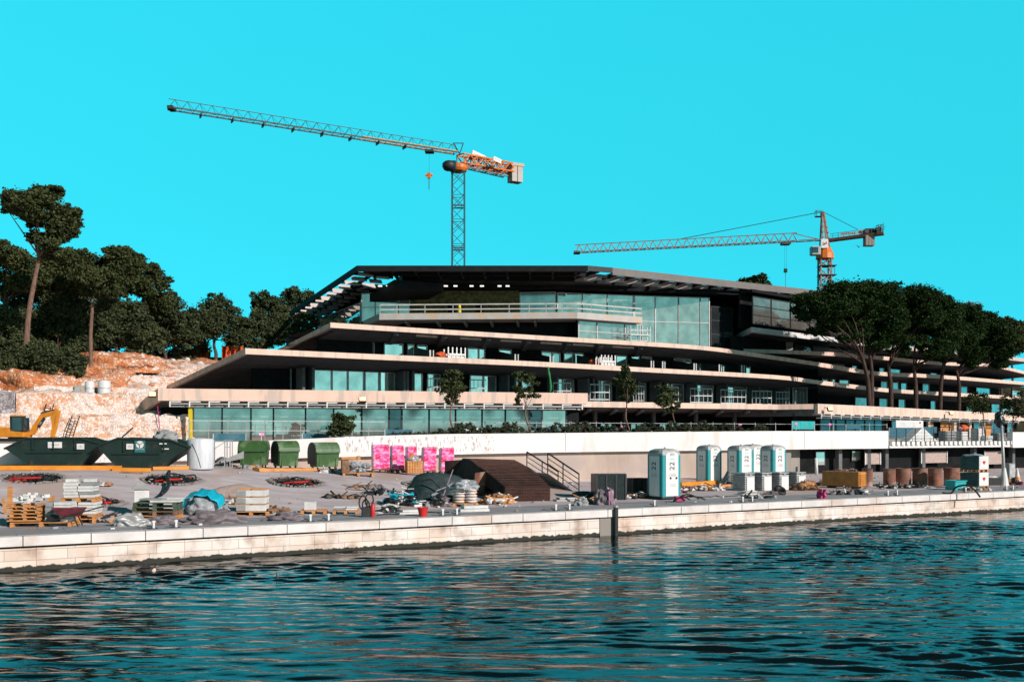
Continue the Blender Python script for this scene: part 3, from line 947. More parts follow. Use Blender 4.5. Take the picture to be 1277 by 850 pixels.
for x0, x1, z0, z1 in ((1079, 1098, 1.62, 2.5), (1149, 1181, 1.62, 2.52), (1228, 1251, 1.4, 2.5)):
    g = MB(); quadprism(g, PN(x0, NW + .8), PN(x1, NW + .8), 0, 0.06, z0, z1); o = g.build('wall_board', M['sand'], uc, bevel=0.005)
    for q in (x0, x1):
        e = MB(); a = PN(q, NW + .76); e.box((a.x, a.y, (z0 + z1) / 2), (0.08, 0.05, z1 - z0 + 0.06), TH)
        e.build('trim', M['white'], o)
mb = MB(); a = PN(1020, NW - .4)
mb.tube([PN(1018.5, NW - .2, 1.0), PN(1017.5, NW - .1, 2.2)], 0.11, 12)
o = mb.build('plastic_pipe', M['offwhite'], None, smooth=True)
tag(o, 'upright cream plastic pipe standing before the undercroft doorway', 'pipe')

# ---- balcony edge with dentils and railing, right
bal = thing('terrace_balcony', 'toothed white balcony edge with thin dark railing above the dark service floor', 'balcony')
mb = MB(); quadprism(mb, PN(1108, NW), PN(1262, NW), -0.12, 0.5, 2.86, 3.08)
a = PN(1108, NW); b = PN(1262, NW); Lb = (b - a).length; ntooth = 27
for i in range(ntooth):
    q = a.lerp(b, (i + 0.5) / ntooth)
    mb.box((q.x, q.y, 3.22), (Lb / ntooth * 0.62, 0.5, 0.29), TH)
mb.build('toothed_edge', M['white'], bal)
mb = MB()
for i in range(15):
    q = a.lerp(b, i / 14) + nb * 0.15
    mb.box((q.x, q.y, 3.85), (0.045, 0.045, 1.05), TH)
mb.build('rail_posts', M['dark_metal'], bal)
mb = MB()
for z in (3.55, 3.8, 4.05, 4.36):
    mb.bar(a + nb * .15 + Vector((0, 0, z)), b + nb * .15 + Vector((0, 0, z)), 0.02)
mb.build('rails', M['dark_metal'], bal)

# ---- rubble walls on the left
def rubble_wall(x0, x1, N, z0, z1, m, label, thick=0.8):
    a = PN(x0, N); b = PN(x1, N)
    L = (b - a).length; nx = max(2, int(L / 0.22)); nz_ = max(2, int((z1 - z0) / 0.2))
    vs = []; fs = []
    for j in range(nz_ + 1):
        for i in range(nx + 1):
            p = a.lerp(b, i / nx)
            z = z0 + (z1 - z0) * j / nz_
            q = Vector((p.x, p.y, z))
            dd = 0.22 * noise.noise(q * 2.1) + 0.10 * noise.noise(q * 5.0) + (1 - j / nz_) * -0.25
            if j == nz_: q.z += 0.14 * noise.noise(q * 1.9)
            q += nb * dd
            vs.append(q)
    for j in range(nz_):
        for i in range(nx):
            o_ = j * (nx + 1) + i
            fs.append((o_, o_ + 1, o_ + nx + 2, o_ + nx + 1))
    # back and top make it a solid
    base = len(vs)
    for i in range(nx + 1):
        p = a.lerp(b, i / nx) + nb * thick
        vs.append(Vector((p.x, p.y, z1 - 0.05))); vs.append(Vector((p.x, p.y, z0)))
    tl = nz_ * (nx + 1)
    for i in range(nx):
        fs.append((tl + i, tl + i + 1, base + 2 * i + 2, base + 2 * i))
        fs.append((base + 2 * i, base + 2 * i + 2, base + 2 * i + 3, base + 2 * i + 1))
    mb = MB(); mb.add(vs, fs)
    o = mb.build('rubble_wall', m, None)
    return tag(o, label, 'stone wall', 'rubble retaining walls on the hillside')


rubble_wall(-160, 236, 79.9, 3.3, 5.45, M['rubble'], 'lowest white and orange rubble wall, directly behind the green skips')
rubble_wall(20, 236, 82.1, 5.2, 7.0, M['rubble'], 'second rubble wall, beneath the white tanks and left of the hotel')
rubble_wall(-160, 19, 82.0, 5.2, 7.05, M['rubble_grey'], 'grey rubble wall at the far left behind the digger cab')
rubble_wall(42, 200, 87.5, 6.9, 7.75, M['rubble'], 'short pale rubble wall on the ledge behind the white tanks')
rubble_wall(120, 330, 98.4, 8.0, 9.4, M['rubble'], 'rubble terrace wall half way up the dug hillside')
rubble_wall(150, 330, 106.4, 9.3, 11.0, M['rubble'], 'highest rubble wall just below the orange netting')

# loose stones on the dug hillside
mb = MB()
rr = random.Random(21)
for i in range(2200):
    N = rr.uniform(84, 119); U = rr.uniform(-34, 14 + 12 * ss(92, 112, N))
    z = gz(U, N); X, Y = XY(U, N)
    s = rr.uniform(0.08, 0.34) * (1.7 if rr.random() < 0.1 else 1)
    vs, fs = ico(1)
    mb.cur = 0 if rr.random() < 0.6 else 1
    sh = Vector((rr.uniform(.7, 1.3), rr.uniform(.7, 1.3), rr.uniform(.5, .9)))
    mb.add([(X + p.x * s * sh.x * (1 + .3 * noise.noise(p * 2 + Vector((i, 0, 0)))), Y + p.y * s * sh.y, z + 0.15 * s + p.z * s * sh.z * (1 + .3 * noise.noise(p * 3 + Vector((0, i, 0))))) for p in vs], fs)
o = mb.build('loose_stones', [M['stone_white'], mat('orange_stone', (0.62, 0.33, 0.18), 0.9, (0.45, 0.2, 0.1), 2.0, bump=0.4)], None)
tag(o, kind='stuff')

# red soil mounds
def mound(x, y, d, rx, ry, rz_, m, label, name='soil_mound', cat='soil heap', seed=1):
    p = P(x, y, d)
    mb = MB(); mb.blob((0, 0, 0), (rx, ry, rz_), 4, 0.35, 1.9, flat=-0.3, seed=seed)
    mb.v = [(a + .25 * noise.noise(Vector((a * 2.3, b * 2.3, c * 2.3))), b, c + (.28 * noise.noise(Vector((a * 1.7, b * 1.7, seed))) + .16 * noise.noise(Vector((a * 4.1, b * 4.1, seed)))) * (c > -.25)) for a, b, c in mb.v]
    o = mb.build(name, m, None, smooth=True, loc=p, rz=TH)
    return tag(o, label, cat)


mound(62, 489, 84, 5.2, 2.4, 2.1, M['red_soil'], 'orange earth mound on the ledge under the left pines', seed=1)
mound(120, 482, 92, 4.0, 2.5, 1.8, M['red_soil'], 'heap of orange soil right of the bare pine trunk', seed=2)
mound(150, 462, 100, 6.0, 3, 1.7, M['red_soil'], 'long orange earth heap below the forest edge', seed=3)
mound(250, 470, 103, 5.0, 2.5, 1.2, M['rubble'], 'low heap of broken stone above the hotel canopy', seed=4)

# ================================================================== HOTEL
hotel = thing('hotel_building', 'stepped hotel under construction with long peach concrete terraces, teal glass and a black overhanging roof', 'building', P(400, 540, 90))
wing = thing('hotel_wing', 'curved stepped terrace wing of the hotel behind the umbrella pines', 'building', P(1100, 540, 130))


def lb(root):
    """children of these roots are built in world coordinates"""
    return root.matrix_world


def keep(o, root):
    o.parent = root
    o.location = -Vector(root.location)
    return o


def hb(mb, name, m, root=None, bevel=0, smooth=False):
    return keep(mb.build(name, m, None, bevel=bevel, smooth=smooth), root or hotel)


def PL(lst):
    return [P(*p) for p in lst]


def densify(poly, n=4):
    """smooth a plan polyline (Catmull-Rom) so that the curved terraces have no kinks"""
    out = []
    k = len(poly)
    for i in range(k - 1):
        p0 = poly[max(0, i - 1)]; p1 = poly[i]; p2 = poly[i + 1]; p3 = poly[min(k - 1, i + 2)]
        for j in range(n):
            t = j / n
            out.append(0.5 * ((2 * p1) + (p2 - p0) * t + (2 * p0 - 5 * p1 + 4 * p2 - p3) * t * t + (3 * p1 - p0 - 3 * p2 + p3) * t ** 3))
    out.append(poly[-1])
    return out


def slab(poly, fh, s, drop, root, m='concrete', width=9.0, name='terrace_slab', soff='soffit'):
    """fascia in plain concrete, soffit behind it coloured darker for its shade"""
    mb = MB(); mb.sweep(poly, [(0.0, 0.0), (0.0, -fh), (0.35, -fh), (0.35, 0.0)])
    o = hb(mb, name, M[m], root)
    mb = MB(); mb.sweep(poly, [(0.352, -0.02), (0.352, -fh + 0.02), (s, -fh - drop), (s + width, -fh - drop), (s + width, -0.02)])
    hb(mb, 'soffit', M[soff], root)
    return o


slab1 = PL([(155, 516, 81), (197, 484, 75.3), (733, 490, 84.3)])
slab1b = PL([(722, 500, 85.5), (970, 504, 96), (1020, 503.4, 95.2)])
slab1c = densify(PL([(1020, 503.2, 95.0), (1110, 507.5, 108), (1200, 512.5, 126), (1290, 517, 146)]))
slab2_all = [(205, 482, 95), (306, 434, 78.4), (520, 443.8, 86.5), (671, 450.7, 93), (820, 459, 102.6), (967, 467.5, 114.6), (1020, 474, 120), (1079, 481, 127), (1118, 485.0, 133), (1200, 490, 147), (1290, 495, 166)]
slab3_all = [(345, 436, 108), (412, 402, 89.9), (500, 407.5, 93.6), (671, 418, 101.6), (820, 427, 109.7), (884, 432, 114.5), (936, 439, 117), (1020, 451.5, 121), (1093, 463, 129), (1168, 467, 139), (1290, 477, 168)]


def split_smooth(lst, corner=1):
    pts = PL(lst)
    return pts[:corner] + densify(pts[corner:], 4)


s2 = split_smooth(slab2_all); s3 = split_smooth(slab3_all)


def cut(poly, xa, xb):
    """part of a polyline between photo columns"""
    col = lambda p: CX + p.x / p.y * F
    out = [p for p in poly if xa < col(p) < xb]
    if col(poly[0]) < xa: out = [hit(xa, poly)[0]] + out
    if col(poly[-1]) > xb: out = out + [hit(xb, poly)[0]]
    return out


s2m, s2w = cut(s2, 100, 1020), cut(s2, 1020, 1400)
s3m, s3w = cut(s3, 100, 1020), cut(s3, 1020, 1400)
slab(slab1, 0.92, 2.0, 0.30, hotel)
slab(slab1b, 0.50, 10.0, 0.35, hotel)
slab(slab1c, 0.95, 2.2, 0.2, wing)
slab(s2m, 0.46, 7.0, 0.55, hotel); slab(s2w, 0.50, 6.0, 0.5, wing)
slab(s3m, 0.46, 6.0, 0.50, hotel); slab(s3w, 0.50, 6.0, 0.4, wing)
a_lvl = densify(PL([(896, 434, 121), (1020, 438, 121), (1100, 444, 129), (1172, 451, 140), (1237, 454, 155), (1290, 466, 168)]))
slab(a_lvl, 0.45, 6.0, 0.35, wing)
top_w = densify(PL([(1046, 432, 140), (1118, 431, 146), (1200, 438, 158), (1290, 448, 176)]))
slab(top_w, 0.6, 5.0, 0.3, wing, m='concrete_pale')
pent_r = PL([(903, 424, 131), (937, 407.5, 117), (1051, 422, 131), (1110, 429, 142)])
slab(pent_r, 0.62, 5.0, 0.25, wing, m='white')


# --- near-black walls for the shade of rooms behind the glazing
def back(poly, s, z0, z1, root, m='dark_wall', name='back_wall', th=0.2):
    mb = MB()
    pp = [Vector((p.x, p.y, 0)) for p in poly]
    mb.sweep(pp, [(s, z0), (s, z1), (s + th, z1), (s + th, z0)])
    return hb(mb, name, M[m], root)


flat = lambda poly: [Vector((p.x, p.y, 0)) for p in poly]


def bay(poly, s, xa, xb, z0, z1, root, g='glass', frame='light_metal', nv=0, nh=0, fw=0.09, name='window', out=0.06):
    """one glazed bay between two photo columns on the line s metres behind a terrace edge"""
    q = flat(offset(poly, s))
    a, d = hit(xa, q); b, _ = hit(xb, q)
    d = (b - a); L = d.length; d.normalize()
    n = Vector((d.y, -d.x, 0))
    a = a + n * out; b = b + n * out
    fr = MB()
    for k in range(nv + 2):
        p = a.lerp(b, k / (nv + 1))
        fr.bar(p + Vector((0, 0, z0)), p + Vector((0, 0, z1)), fw, fw, up=tuple(d))
    for k in range(nh + 2):
        z = z0 + (z1 - z0) * k / (nh + 1)
        fr.bar(a + Vector((0, 0, z)), b + Vector((0, 0, z)), fw * 0.7, fw * 0.7)
    w_ = hb(fr, name, M[frame], root)
    mb = MB()
    ai = a - n * 0.02; bi = b - n * 0.02
    tilt = random.uniform(-0.012, 0.012)
    mb.hexa([ai + Vector((0, 0, z0)), bi + Vector((0, 0, z0)), bi - n * .02 + Vector((0, 0, z0)), ai - n * .02 + Vector((0, 0, z0)),
             ai + n * tilt + Vector((0, 0, z1)), bi + n * tilt + Vector((0, 0, z1)), bi + n * (tilt - .02) + Vector((0, 0, z1)), ai + n * (tilt - .02) + Vector((0, 0, z1))])
    if g in ('glass', 'glass_bright') and random.random() < .35: g += '_b'
    p = mb.build('pane', M[g], w_)
    return w_


ZG = 3.4
# ground floor glazing under the first slab
g0 = slab1[1:]
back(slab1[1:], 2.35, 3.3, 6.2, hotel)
xs = [238, 277, 313, 341, 381, 416, 451, 485, 501, 535, 568, 601, 630, 660, 676, 706]
for i, (xa, xb) in enumerate(zip(xs, xs[1:])):
    if (xa, xb) == (660, 676):
        bay(g0, 2.0, xa, xb, ZG, 6.08, hotel, 'glass_dark', 'white', 0, 0, 0.12)
    elif (xa, xb) == (485, 501):
        bay(g0, 2.0, xa, xb, ZG, 6.08, hotel, 'glass_dark', 'dark_metal', 0, 0, 0.14)
    else:
        bay(g0, 2.0, xa, xb, ZG, 6.08, hotel, 'glass', 'dark_metal', 0, 0, 0.12)
# awning rail with white brackets beneath the first fascia
for poly, x0, x1, n in ((slab1, 212, 726, 21), (slab1c, 1024, 1270, 20)):
    root = hotel if poly is slab1 else wing
    q = offset(poly, -0.05)
    qq = offset(poly, 0.9)
    rail = MB(); pr = None
    for k in range(n + 1):
        x = x0 + (x1 - x0) * k / n
        p, d = hit(x, q)
        zz = p.z - 0.98
        br = MB()
        br.bar((p.x, p.y, zz), (p.x, p.y, zz - 0.42), 0.10, 0.10, up=tuple(d))
        br.bar((p.x, p.y, zz - 0.02), (p.x - d.y * 0.9, p.y + d.x * 0.9, zz - 0.02), 0.06, 0.10)
        br.bar((p.x, p.y, zz - 0.02), (p.x + d.x * .8, p.y + d.y * .8, zz - 0.02), 0.06, 0.08)
        hb(br, 'bracket', M['white'], root)
        if pr is not None:
            rail.bar((pr.x, pr.y, pr.z - 1.16), (p.x, p.y, p.z - 1.16), 0.05, 0.09)
            rail.bar((pr.x - d.y * .5, pr.y + d.x * .5, pr.z - 1.36), (p.x - d.y * .5, p.y + d.x * .5, p.z - 1.36), 0.05, 0.10)
        pr = p
    hb(rail, 'awning_rail', M['light_metal'], root)
# dark undercroft between the two ground-floor fronts
back(slab1b, 9.6, 3.3, 6.0, hotel)
for x in (742, 779, 815, 868, 916, 962, 1005):
    q, d = hit(x, offset(slab1b, 4.5 + (x % 3)))
    mb = MB(); mb.box((q.x, q.y, 4.8), (0.3, 0.3, 3.0), TH); hb(mb, 'column', M['soffit'], hotel)
for xa, xb in ((711, 727), (730, 737), (748, 763), (786, 800), (822, 850), (872, 893), (905, 925), (990, 1010)):
    bay(slab1b, 8.8, xa, xb, 3.4, 4.95, hotel, 'glass', 'dark_metal', 1, 0, 0.08)
for k in range(9):
    x = 735 + k * 33
    q, d = hit(x, offset(slab1b, 0.5)); r_, _ = hit(x - 8, offset(slab1b, 8.5))
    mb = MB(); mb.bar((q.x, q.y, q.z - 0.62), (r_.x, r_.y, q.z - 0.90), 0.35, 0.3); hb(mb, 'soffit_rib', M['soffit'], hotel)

# level one
w1 = [(333, 363.6), (384, 413), (414, 433), (434, 453), (455, 472), (474, 480.5), (482, 492), (510, 526), (533, 549), (586, 602), (603, 618), (634, 646), (650, 662),
      (688, 701), (702, 715), (734, 748), (749, 762), (787, 805), (819, 834), (836, 852), (860, 874), (875, 889), (898, 931), (936, 962), (967, 985), (989, 1007)]
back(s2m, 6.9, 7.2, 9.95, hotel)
for xa, xb in w1:
    bay(s2m, 6.6, xa, xb, 7.4, 9.62, hotel, 'glass_bright', 'light_metal', 0, 0, 0.10)
# level two
w2 = [(436, 450), (452, 467), (479, 502), (508, 516), (520, 532), (583, 596), (597, 604), (622, 637), (675, 688), (689, 698), (703, 714), (716, 727), (768, 781), (787, 797),
      (800, 812), (840, 852), (853, 861)]
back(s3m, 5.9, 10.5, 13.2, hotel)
for xa, xb in w2:
    bay(s3m, 5.6, xa, xb, 10.7, 12.95, hotel, 'glass_bright', 'light_metal', 0, 0, 0.10)
for xa, xb in ((866, 874), (880, 886), (896, 906), (914, 922), (930, 935)):
    bay(s3m, 5.6, xa, xb, 10.7, 12.4, hotel, 'glass_bright', 'light_metal', 0, 0, 0.08)
# balcony partitions (level two) and white end posts
for x in (516, 620, 663, 719, 785, 799, 838, 874, 903):
    p, d = hit(x, offset(flat(s3m), 5.4)); n = Vector((d.y, -d.x, 0))
    mb = MB(); a = p + Vector((0, 0, 10.7))
    mb.hexa([a, a + n * 3.6, a + n * 3.6 + d * .08, a + d * .08, a + Vector((0, 0, 2.0)), a + n * 3.6 + Vector((0, 0, 1.35)), a + n * 3.6 + d * .08 + Vector((0, 0, 1.35)), a + d * .08 + Vector((0, 0, 2.0))])
    o = hb(mb, 'balcony_partition', M['dark_metal'], hotel)
    mb = MB(); e = a + n * 3.68
    mb.bar(e + Vector((0, 0, 0)), e + Vector((0, 0, 1.42)), 0.14, 0.14); mb.bar(e + d * .35, e + d * .35 + Vector((0, 0, 1.42)), 0.09, 0.09)
    q = mb.build('end_post', M['white'], o)
# level-one partitions and the tall slatted white railings stored on the balconies
rails_x = [(533, 549), (586, 606), (690, 712), (736, 760), (790, 803), (822, 846), (861, 888), (899, 930), (938, 962), (968, 984), (990, 1006)]
for xa, xb in rails_x:
    q = offset(flat(s2m), 4.4)
    a, d = hit(xa, q); b, _ = hit(xb, offset(flat(s2m), 3.6))
    mb = MB(); H0 = 1.75
    nb_ = max(4, int((b - a).length / 0.55))
    for k in range(nb_ + 1):
        p = a.lerp(b, k / nb_)
        mb.bar(p + Vector((0, 0, 7.35)), p + Vector((0, 0, 7.35 + H0)), 0.11, 0.05)
    for z in (7.5, 8.25, 9.05):
        mb.bar(a + Vector((0, 0, z)), b + Vector((0, 0, z)), 0.05, 0.10)
    hb(mb, 'railing_frame', M['offwhite'], hotel)
for x in (369, 381, 494, 498, 505, 552, 556, 622, 630, 682, 720, 727, 732, 768, 783, 810, 817, 855, 893, 933, 964):
    p, d = hit(x, offset(flat(s2m), 6.3)); n = Vector((d.y, -d.x, 0))
    mb = MB(); a = p + Vector((0, 0, 7.4))
    mb.hexa([a, a + n * 1.6, a + n * 1.6 + d * .25, a + d * .25] + [v + Vector((0, 0, 2.3)) for v in (a, a + n * 1.6, a + n * 1.6 + d * .25, a + d * .25)])
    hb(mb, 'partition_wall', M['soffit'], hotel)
# lit pale strips and ribs under the third slab
for x in (472, 532, 587, 637, 687, 727, 777):
    q = offset(s3m, 1.1)
    a, d = hit(x - 13, q); b, _ = hit(x + 13, q)
    mb = MB(); mb.bar(a + Vector((0, 0, -0.60)), b + Vector((0, 0, -0.60)), 0.12, 0.22)
    if x > 500: hb(mb, 'soffit_strip', M['concrete'], hotel)
    a, d = hit(x + 22, offset(s3m, 0.6)); b, _ = hit(x + 16, offset(s3m, 5.4))
    mb = MB(); mb.bar(a + Vector((0, 0, -0.60)), b + Vector((0, 0, -1.02)), 0.5, 0.3); hb(mb, 'soffit_rib', M['soffit'], hotel)

# ---------------- top floors
roof_l = PL([(361, 388, 130), (445, 331, 106.8), (733, 331, 106.0)])
roof_all = PL([(361, 388, 130), (445, 331, 106.8), (733, 331, 106.0), (764, 333.6, 108.0), (1003, 360, 124), (1075, 369, 131)])
dl_ = (roof_all[1] - roof_all[0]); dl_.z = 0; dl_.normalize(); nL_ = Vector((-dl_.y, dl_.x, 0))
roof_in = [roof_all[0] + nL_ * 5.0, roof_all[1] + Vector((1.2, 0, 0))] + roof_all[2:]
mb = MB(); mb.sweep(roof_in, [(4.5, -0.15), (4.5, -1.0), (22, -1.0), (22, -0.15)]); hb(mb, 'roof', M['roof_dark'], hotel)
mb = MB(); mb.sweep(roof_all[:2], [(4.3, -1.2), (4.3, -2.1), (10.2, -2.1), (10.2, -1.2)]); hb(mb, 'lower_roof', M['roof_dark'], hotel)
mb = MB(); mb.sweep(roof_all[:3], [(0, 0), (0, -0.62), (0.25, -0.62), (0.25, 0)]); hb(mb, 'roof_edge', M['roof_dark'], hotel)
mb = MB(); mb.sweep(roof_all[2:4], [(0, 0), (0, -0.55), (0.25, -0.55), (0.25, 0)]); hb(mb, 'roof_edge', M['dark_metal'], hotel)
mb = MB(); mb.sweep(roof_all[3:], [(0, 0), (0, -0.78), (0.3, -0.78), (0.3, 0)]); hb(mb, 'roof_edge', M['roof_grey'], hotel)
mb = MB(); mb.sweep(roof_all, [(2.1, -0.45), (2.1, -0.8), (2.3, -0.8), (2.3, -0.45)]); hb(mb, 'purlin', M['roof_dark'], hotel)
# thin top plate with gaps
mb = MB(); mb.sweep(roof_all[1:3], [(0.25, -0.02), (0.25, -0.08), (4.6, -0.08), (4.6, -0.02)]); hb(mb, 'canopy_sheet', M['roof_dark'], hotel)
def along(poly, step):
    out = []
    for a, b in zip(poly, poly[1:]):
        L = (b - a).length; n = max(1, int(L / step))
        d = (b - a).normalized()
        for i in range(n):
            out.append((a.lerp(b, (i + 0.5) / n), Vector((d.x, d.y, 0)).normalized()))
    return out
for i, (p, d) in enumerate(along(roof_all[1:], 2.35)):
    n = Vector((-d.y, d.x, 0))
    mb = MB(); mb.bar(p + n * .3 + Vector((0, 0, -.42)), p + n * 4.7 + Vector((0, 0, -.62)), 0.22, 0.42)
    hb(mb, 'rafter', M['roof_dark'], hotel)
for i, (p, d) in enumerate(along(roof_all[2:], 2.35)):       # pale baffles between the rafters on the right
    n = Vector((-d.y, d.x, 0)); q = p + d * 1.1
    mb = MB(); a = q + n * 3.0 - d * .95 + Vector((0, 0, -0.95)); b = q + n * 1.7 + d * .55 + Vector((0, 0, -0.95))
    mb.bar(a, b, 0.05, 0.34); hb(mb, 'louvre_panel', M['louvre'], hotel)
for (p, d) in along([roof_all[0], roof_all[1]], 2.05):
    n = Vector((-d.y, d.x, 0))
    for (s0, s1, dz) in ((0.5, 2.3, -0.62), (2.6, 4.1, -0.75)):
        c = p + n * ((s0 + s1) / 2) + Vector((0, 0, dz))
        x_ = n * ((s1 - s0) / 2)
        # tilted pale fin facing the front right
        y_ = (-d * 0.22 + Vector((0, 0, 1)) * 0.26)
        th_ = (d * 0.02)
        mb = MB()
        mb.hexa([c - x_ - y_, c + x_ - y_, c + x_ - y_ + th_, c - x_ - y_ + th_, c - x_ + y_, c + x_ + y_, c + x_ + y_ + th_, c - x_ + y_ + th_])
        hb(mb, 'louvre_panel', M['louvre'], hotel)
for (p, d) in along([roof_all[0], roof_all[1]], 4.1):
    n = Vector((-d.y, d.x, 0))
    mb = MB(); mb.bar(p + n * .2 + Vector((0, 0, -.35)), p + n * 5 + Vector((0, 0, -.45)), 0.2, 0.3); hb(mb, 'rafter', M['roof_dark'], hotel)

# wall line of the top floors
wl = [P(392, 540, 134), P(451, 540, 115.8), P(648, 540, 115.4), P(695, 540, 114.8), P(800, 540, 117.5), P(886, 540, 119.3), P(935, 540, 122.0), P(985, 540, 127.0)]
wl = flat(wl)
back(wl, 3.2, 13.6, 21.1, hotel, th=1.0)
mb = MB(); mb.sweep(wl, [(-1.5, 20.55), (-1.5, 21.05), (3.2, 21.05), (3.2, 20.55)]); hb(mb, 'eaves_box', M['dark_wall'], hotel)
mb = MB(); a, _ = hit(512, wl); b, _ = hit(647, wl)
mb.hexa([Vector((a.x, a.y, 17.0)), Vector((b.x, b.y, 17.0)), Vector((b.x, b.y + .4, 17.0)), Vector((a.x, a.y + .4, 17.0)), Vector((a.x, a.y, 20.54)), Vector((b.x, b.y, 20.54)), Vector((b.x, b.y + .4, 20.54)), Vector((a.x, a.y + .4, 20.54))])
hb(mb, 'stone_cladding', M['mossy'], hotel)
for x in (563, 598):
    mb = MB(); q, _ = hit(x, wl); mb.box((q.x, q.y - .06, 18.1), (0.8, 0.1, 2.0)); hb(mb, 'doorway', M['dark_wall'], hotel)
def cw(poly, xs, z0, z1, nh=0, g='glass', root=None, frame='light_metal', fw=0.11):
    for xa, xb in zip(xs, xs[1:]):
        bay(poly, 0.0, xa, xb, z0, z1, root or hotel, g, frame, 0, nh, fw, name='curtain_wall')
cw(wl, [451, 468, 497, 511], 17.0, 20.3, 1, 'glass')
cw(wl, [394, 410, 430, 450], 14.0, 19.2, 1, 'glass')
cw(wl, [648.5, 693], 17.0, 20.3, 1, 'glass')
cw(wl, [695, 726, 757, 789.5], 17.0, 20.2, 0, 'glass')
cw(wl, [791, 817, 846, 873, 884], 14.2, 20.2, 1, 'glass', fw=0.13)
cw(wl, [886, 901, 913], 14.2, 19.2, 2, 'glass_dark', frame='dark_metal')
low = flat([P(721, 540, 109.9), P(757, 540, 111.8), P(801, 540, 114.4)])
cw(low, [721, 744, 779, 800.5], 14.2, 16.4, 1, 'glass', fw=0.13)
back(low, 0.4, 14.0, 16.5, hotel)
low2 = flat([P(560, 540, 112.5), P(719, 540, 112.5)])
back(low2, 0.3, 14.0, 16.5, hotel)
for xa, xb in ((560, 645), (648, 664), (667, 690)):
    bay(low2, 0.0, xa, xb, 13.9, 15.4, hotel, 'glass_dark', 'dark_metal', 1, 0, 0.08)
# ceiling lamps seen under the roof
for x in (474, 484, 556, 568, 588, 601, 623, 633):
    d = 111.0
    mb = MB(); p = P(x, 352.5, d); mb.box((p.x, p.y, 20.42), (0.42, 0.5, 0.10))
    hb(mb, 'ceiling_lamp', M['ceil_lamp'], hotel)
# middle balcony
mid = PL([(450, 401.5, 117), (473, 390.7, 109.6), (720, 389, 108.4), (801, 395.2, 113.0)])
mb = MB(); mb.sweep(mid, [(0, 0), (0, -0.70), (6.5, -0.70), (6.5, 0)]); hb(mb, 'balcony', M['concrete_pale'], hotel)
back([Vector((p.x, p.y, 0)) for p in mid], 3.4, 14.0, 16.45, hotel)
for x in (506, 545, 579, 612, 645, 667):
    p, d = hit(x, offset(mid, 0.6)); n = Vector((-d.y, d.x, 0))
    mb = MB(); mb.bar(p + Vector((0, 0, -0.86)), p + n * 3 + Vector((0, 0, -1.1)), 0.25, 0.3); hb(mb, 'balcony_bracket', M['concrete_grey'], hotel)
rl = offset(mid, 0.12)
rail = MB()
for a, b in zip(rl[1:], rl[2:]):
    for dz in (0.42, 0.95):
        rail.bar(a + Vector((0, 0, dz)), b + Vector((0, 0, dz)), 0.07, 0.12)
hb(rail, 'balcony_rail', M['louvre'], hotel)
for x in [474, 495, 530, 565, 600, 635, 660, 681, 701, 722, 737, 752, 766, 782, 799]:
    p, _ = hit(x, rl)
    mb = MB(); mb.bar(p, p + Vector((0, 0, 1.0)), 0.09, 0.09); hb(mb, 'rail_post', M['light_metal'], hotel)
rl2 = PL([(724, 382, 111), (797, 388, 115)])
# penthouse block on the right
pr = flat(pent_r)
back(pr[1:], 1.6, 16.5, 20.9, wing)
mb = MB(); mb.sweep(pr[1:], [(-0.1, 20.6), (-0.1, 20.95), (1.7, 20.95), (1.7, 20.6)]); hb(mb, 'eaves_box', M['dark_wall'], wing)
cw(pr, [938, 961, 985, 1009, 1032, 1050], 16.9, 20.1, 2, 'glass', root=wing, frame='dark_metal', fw=0.14)
mb = MB(); q = offset(pr, 2.2); a, _ = hit(931, q); b, _ = hit(989, q)
mb.hexa([Vector((a.x, a.y, 14.2)), Vector((b.x, b.y, 14.2)), Vector((b.x, b.y + .4, 14.2)), Vector((a.x, a.y + .4, 14.2)), Vector((a.x, a.y, 15.62)), Vector((b.x, b.y, 15.62)), Vector((b.x, b.y + .4, 15.62)), Vector((a.x, a.y + .4, 15.62))])
hb(mb, 'plain_wall', M['concrete_pale'], wing)
back(pr[1:], 2.8, 14.0, 15.7, wing)
bay(pr, 2.3, 991, 1011, 14.3, 15.3, wing, 'glass', 'dark_metal', 0, 0, 0.1)
mb = MB(); a, _ = hit(1014, q); b, _ = hit(1080, q)
mb.hexa([Vector((a.x, a.y, 14.2)), Vector((b.x, b.y, 14.2)), Vector((b.x, b.y + .4, 14.2)), Vector((a.x, a.y + .4, 14.2)), Vector((a.x, a.y, 15.4)), Vector((b.x, b.y, 15.4)), Vector((b.x, b.y + .4, 15.4)), Vector((a.x, a.y + .4, 15.4))])
hb(mb, 'plain_wall', M['concrete_grey'], wing)
# wing: rooms between its terraces
for poly, s, zz in ((s2w, 5.6, (7.2, 9.6)), (s3w, 5.6, (9.8, 11.9)), (a_lvl, 5.4, (12.2, 13.4)), (top_w, 4.6, (13.8, 16.0)), (slab1c, 2.4, (3.3, 6.0))):
    back(poly, s, zz[0], zz[1], wing)
def row(poly, s, lst, z0, z1, g='glass_bright', fr='light_metal', fw=0.09):
    for xa, xb in lst:
        bay(poly, s, xa, xb, z0, z1, wing, g, fr, 0, 0, fw)
row(s2w, 5.3, [(1066, 1081), (1096, 1106), (1120, 1128), (1160, 1166), (1205, 1212), (1236, 1246), (1250, 1262)], 7.3, 8.9)
row(s3w, 5.3, [(1025, 1032), (1035, 1041), (1046, 1058), (1098, 1106), (1113, 1120), (1123, 1130), (1150, 1158), (1198, 1206), (1217, 1234), (1262, 1272)], 9.7, 11.5)
row(a_lvl, 5.1, [(1038, 1052), (1062, 1068), (1096, 1102), (1110, 1122), (1160, 1168), (1196, 1208), (1213, 1228)], 12.1, 13.1)
row(top_w, 4.3, [(1148, 1160), (1163, 1172), (1236, 1252), (1262, 1276)], 14.0, 15.4)
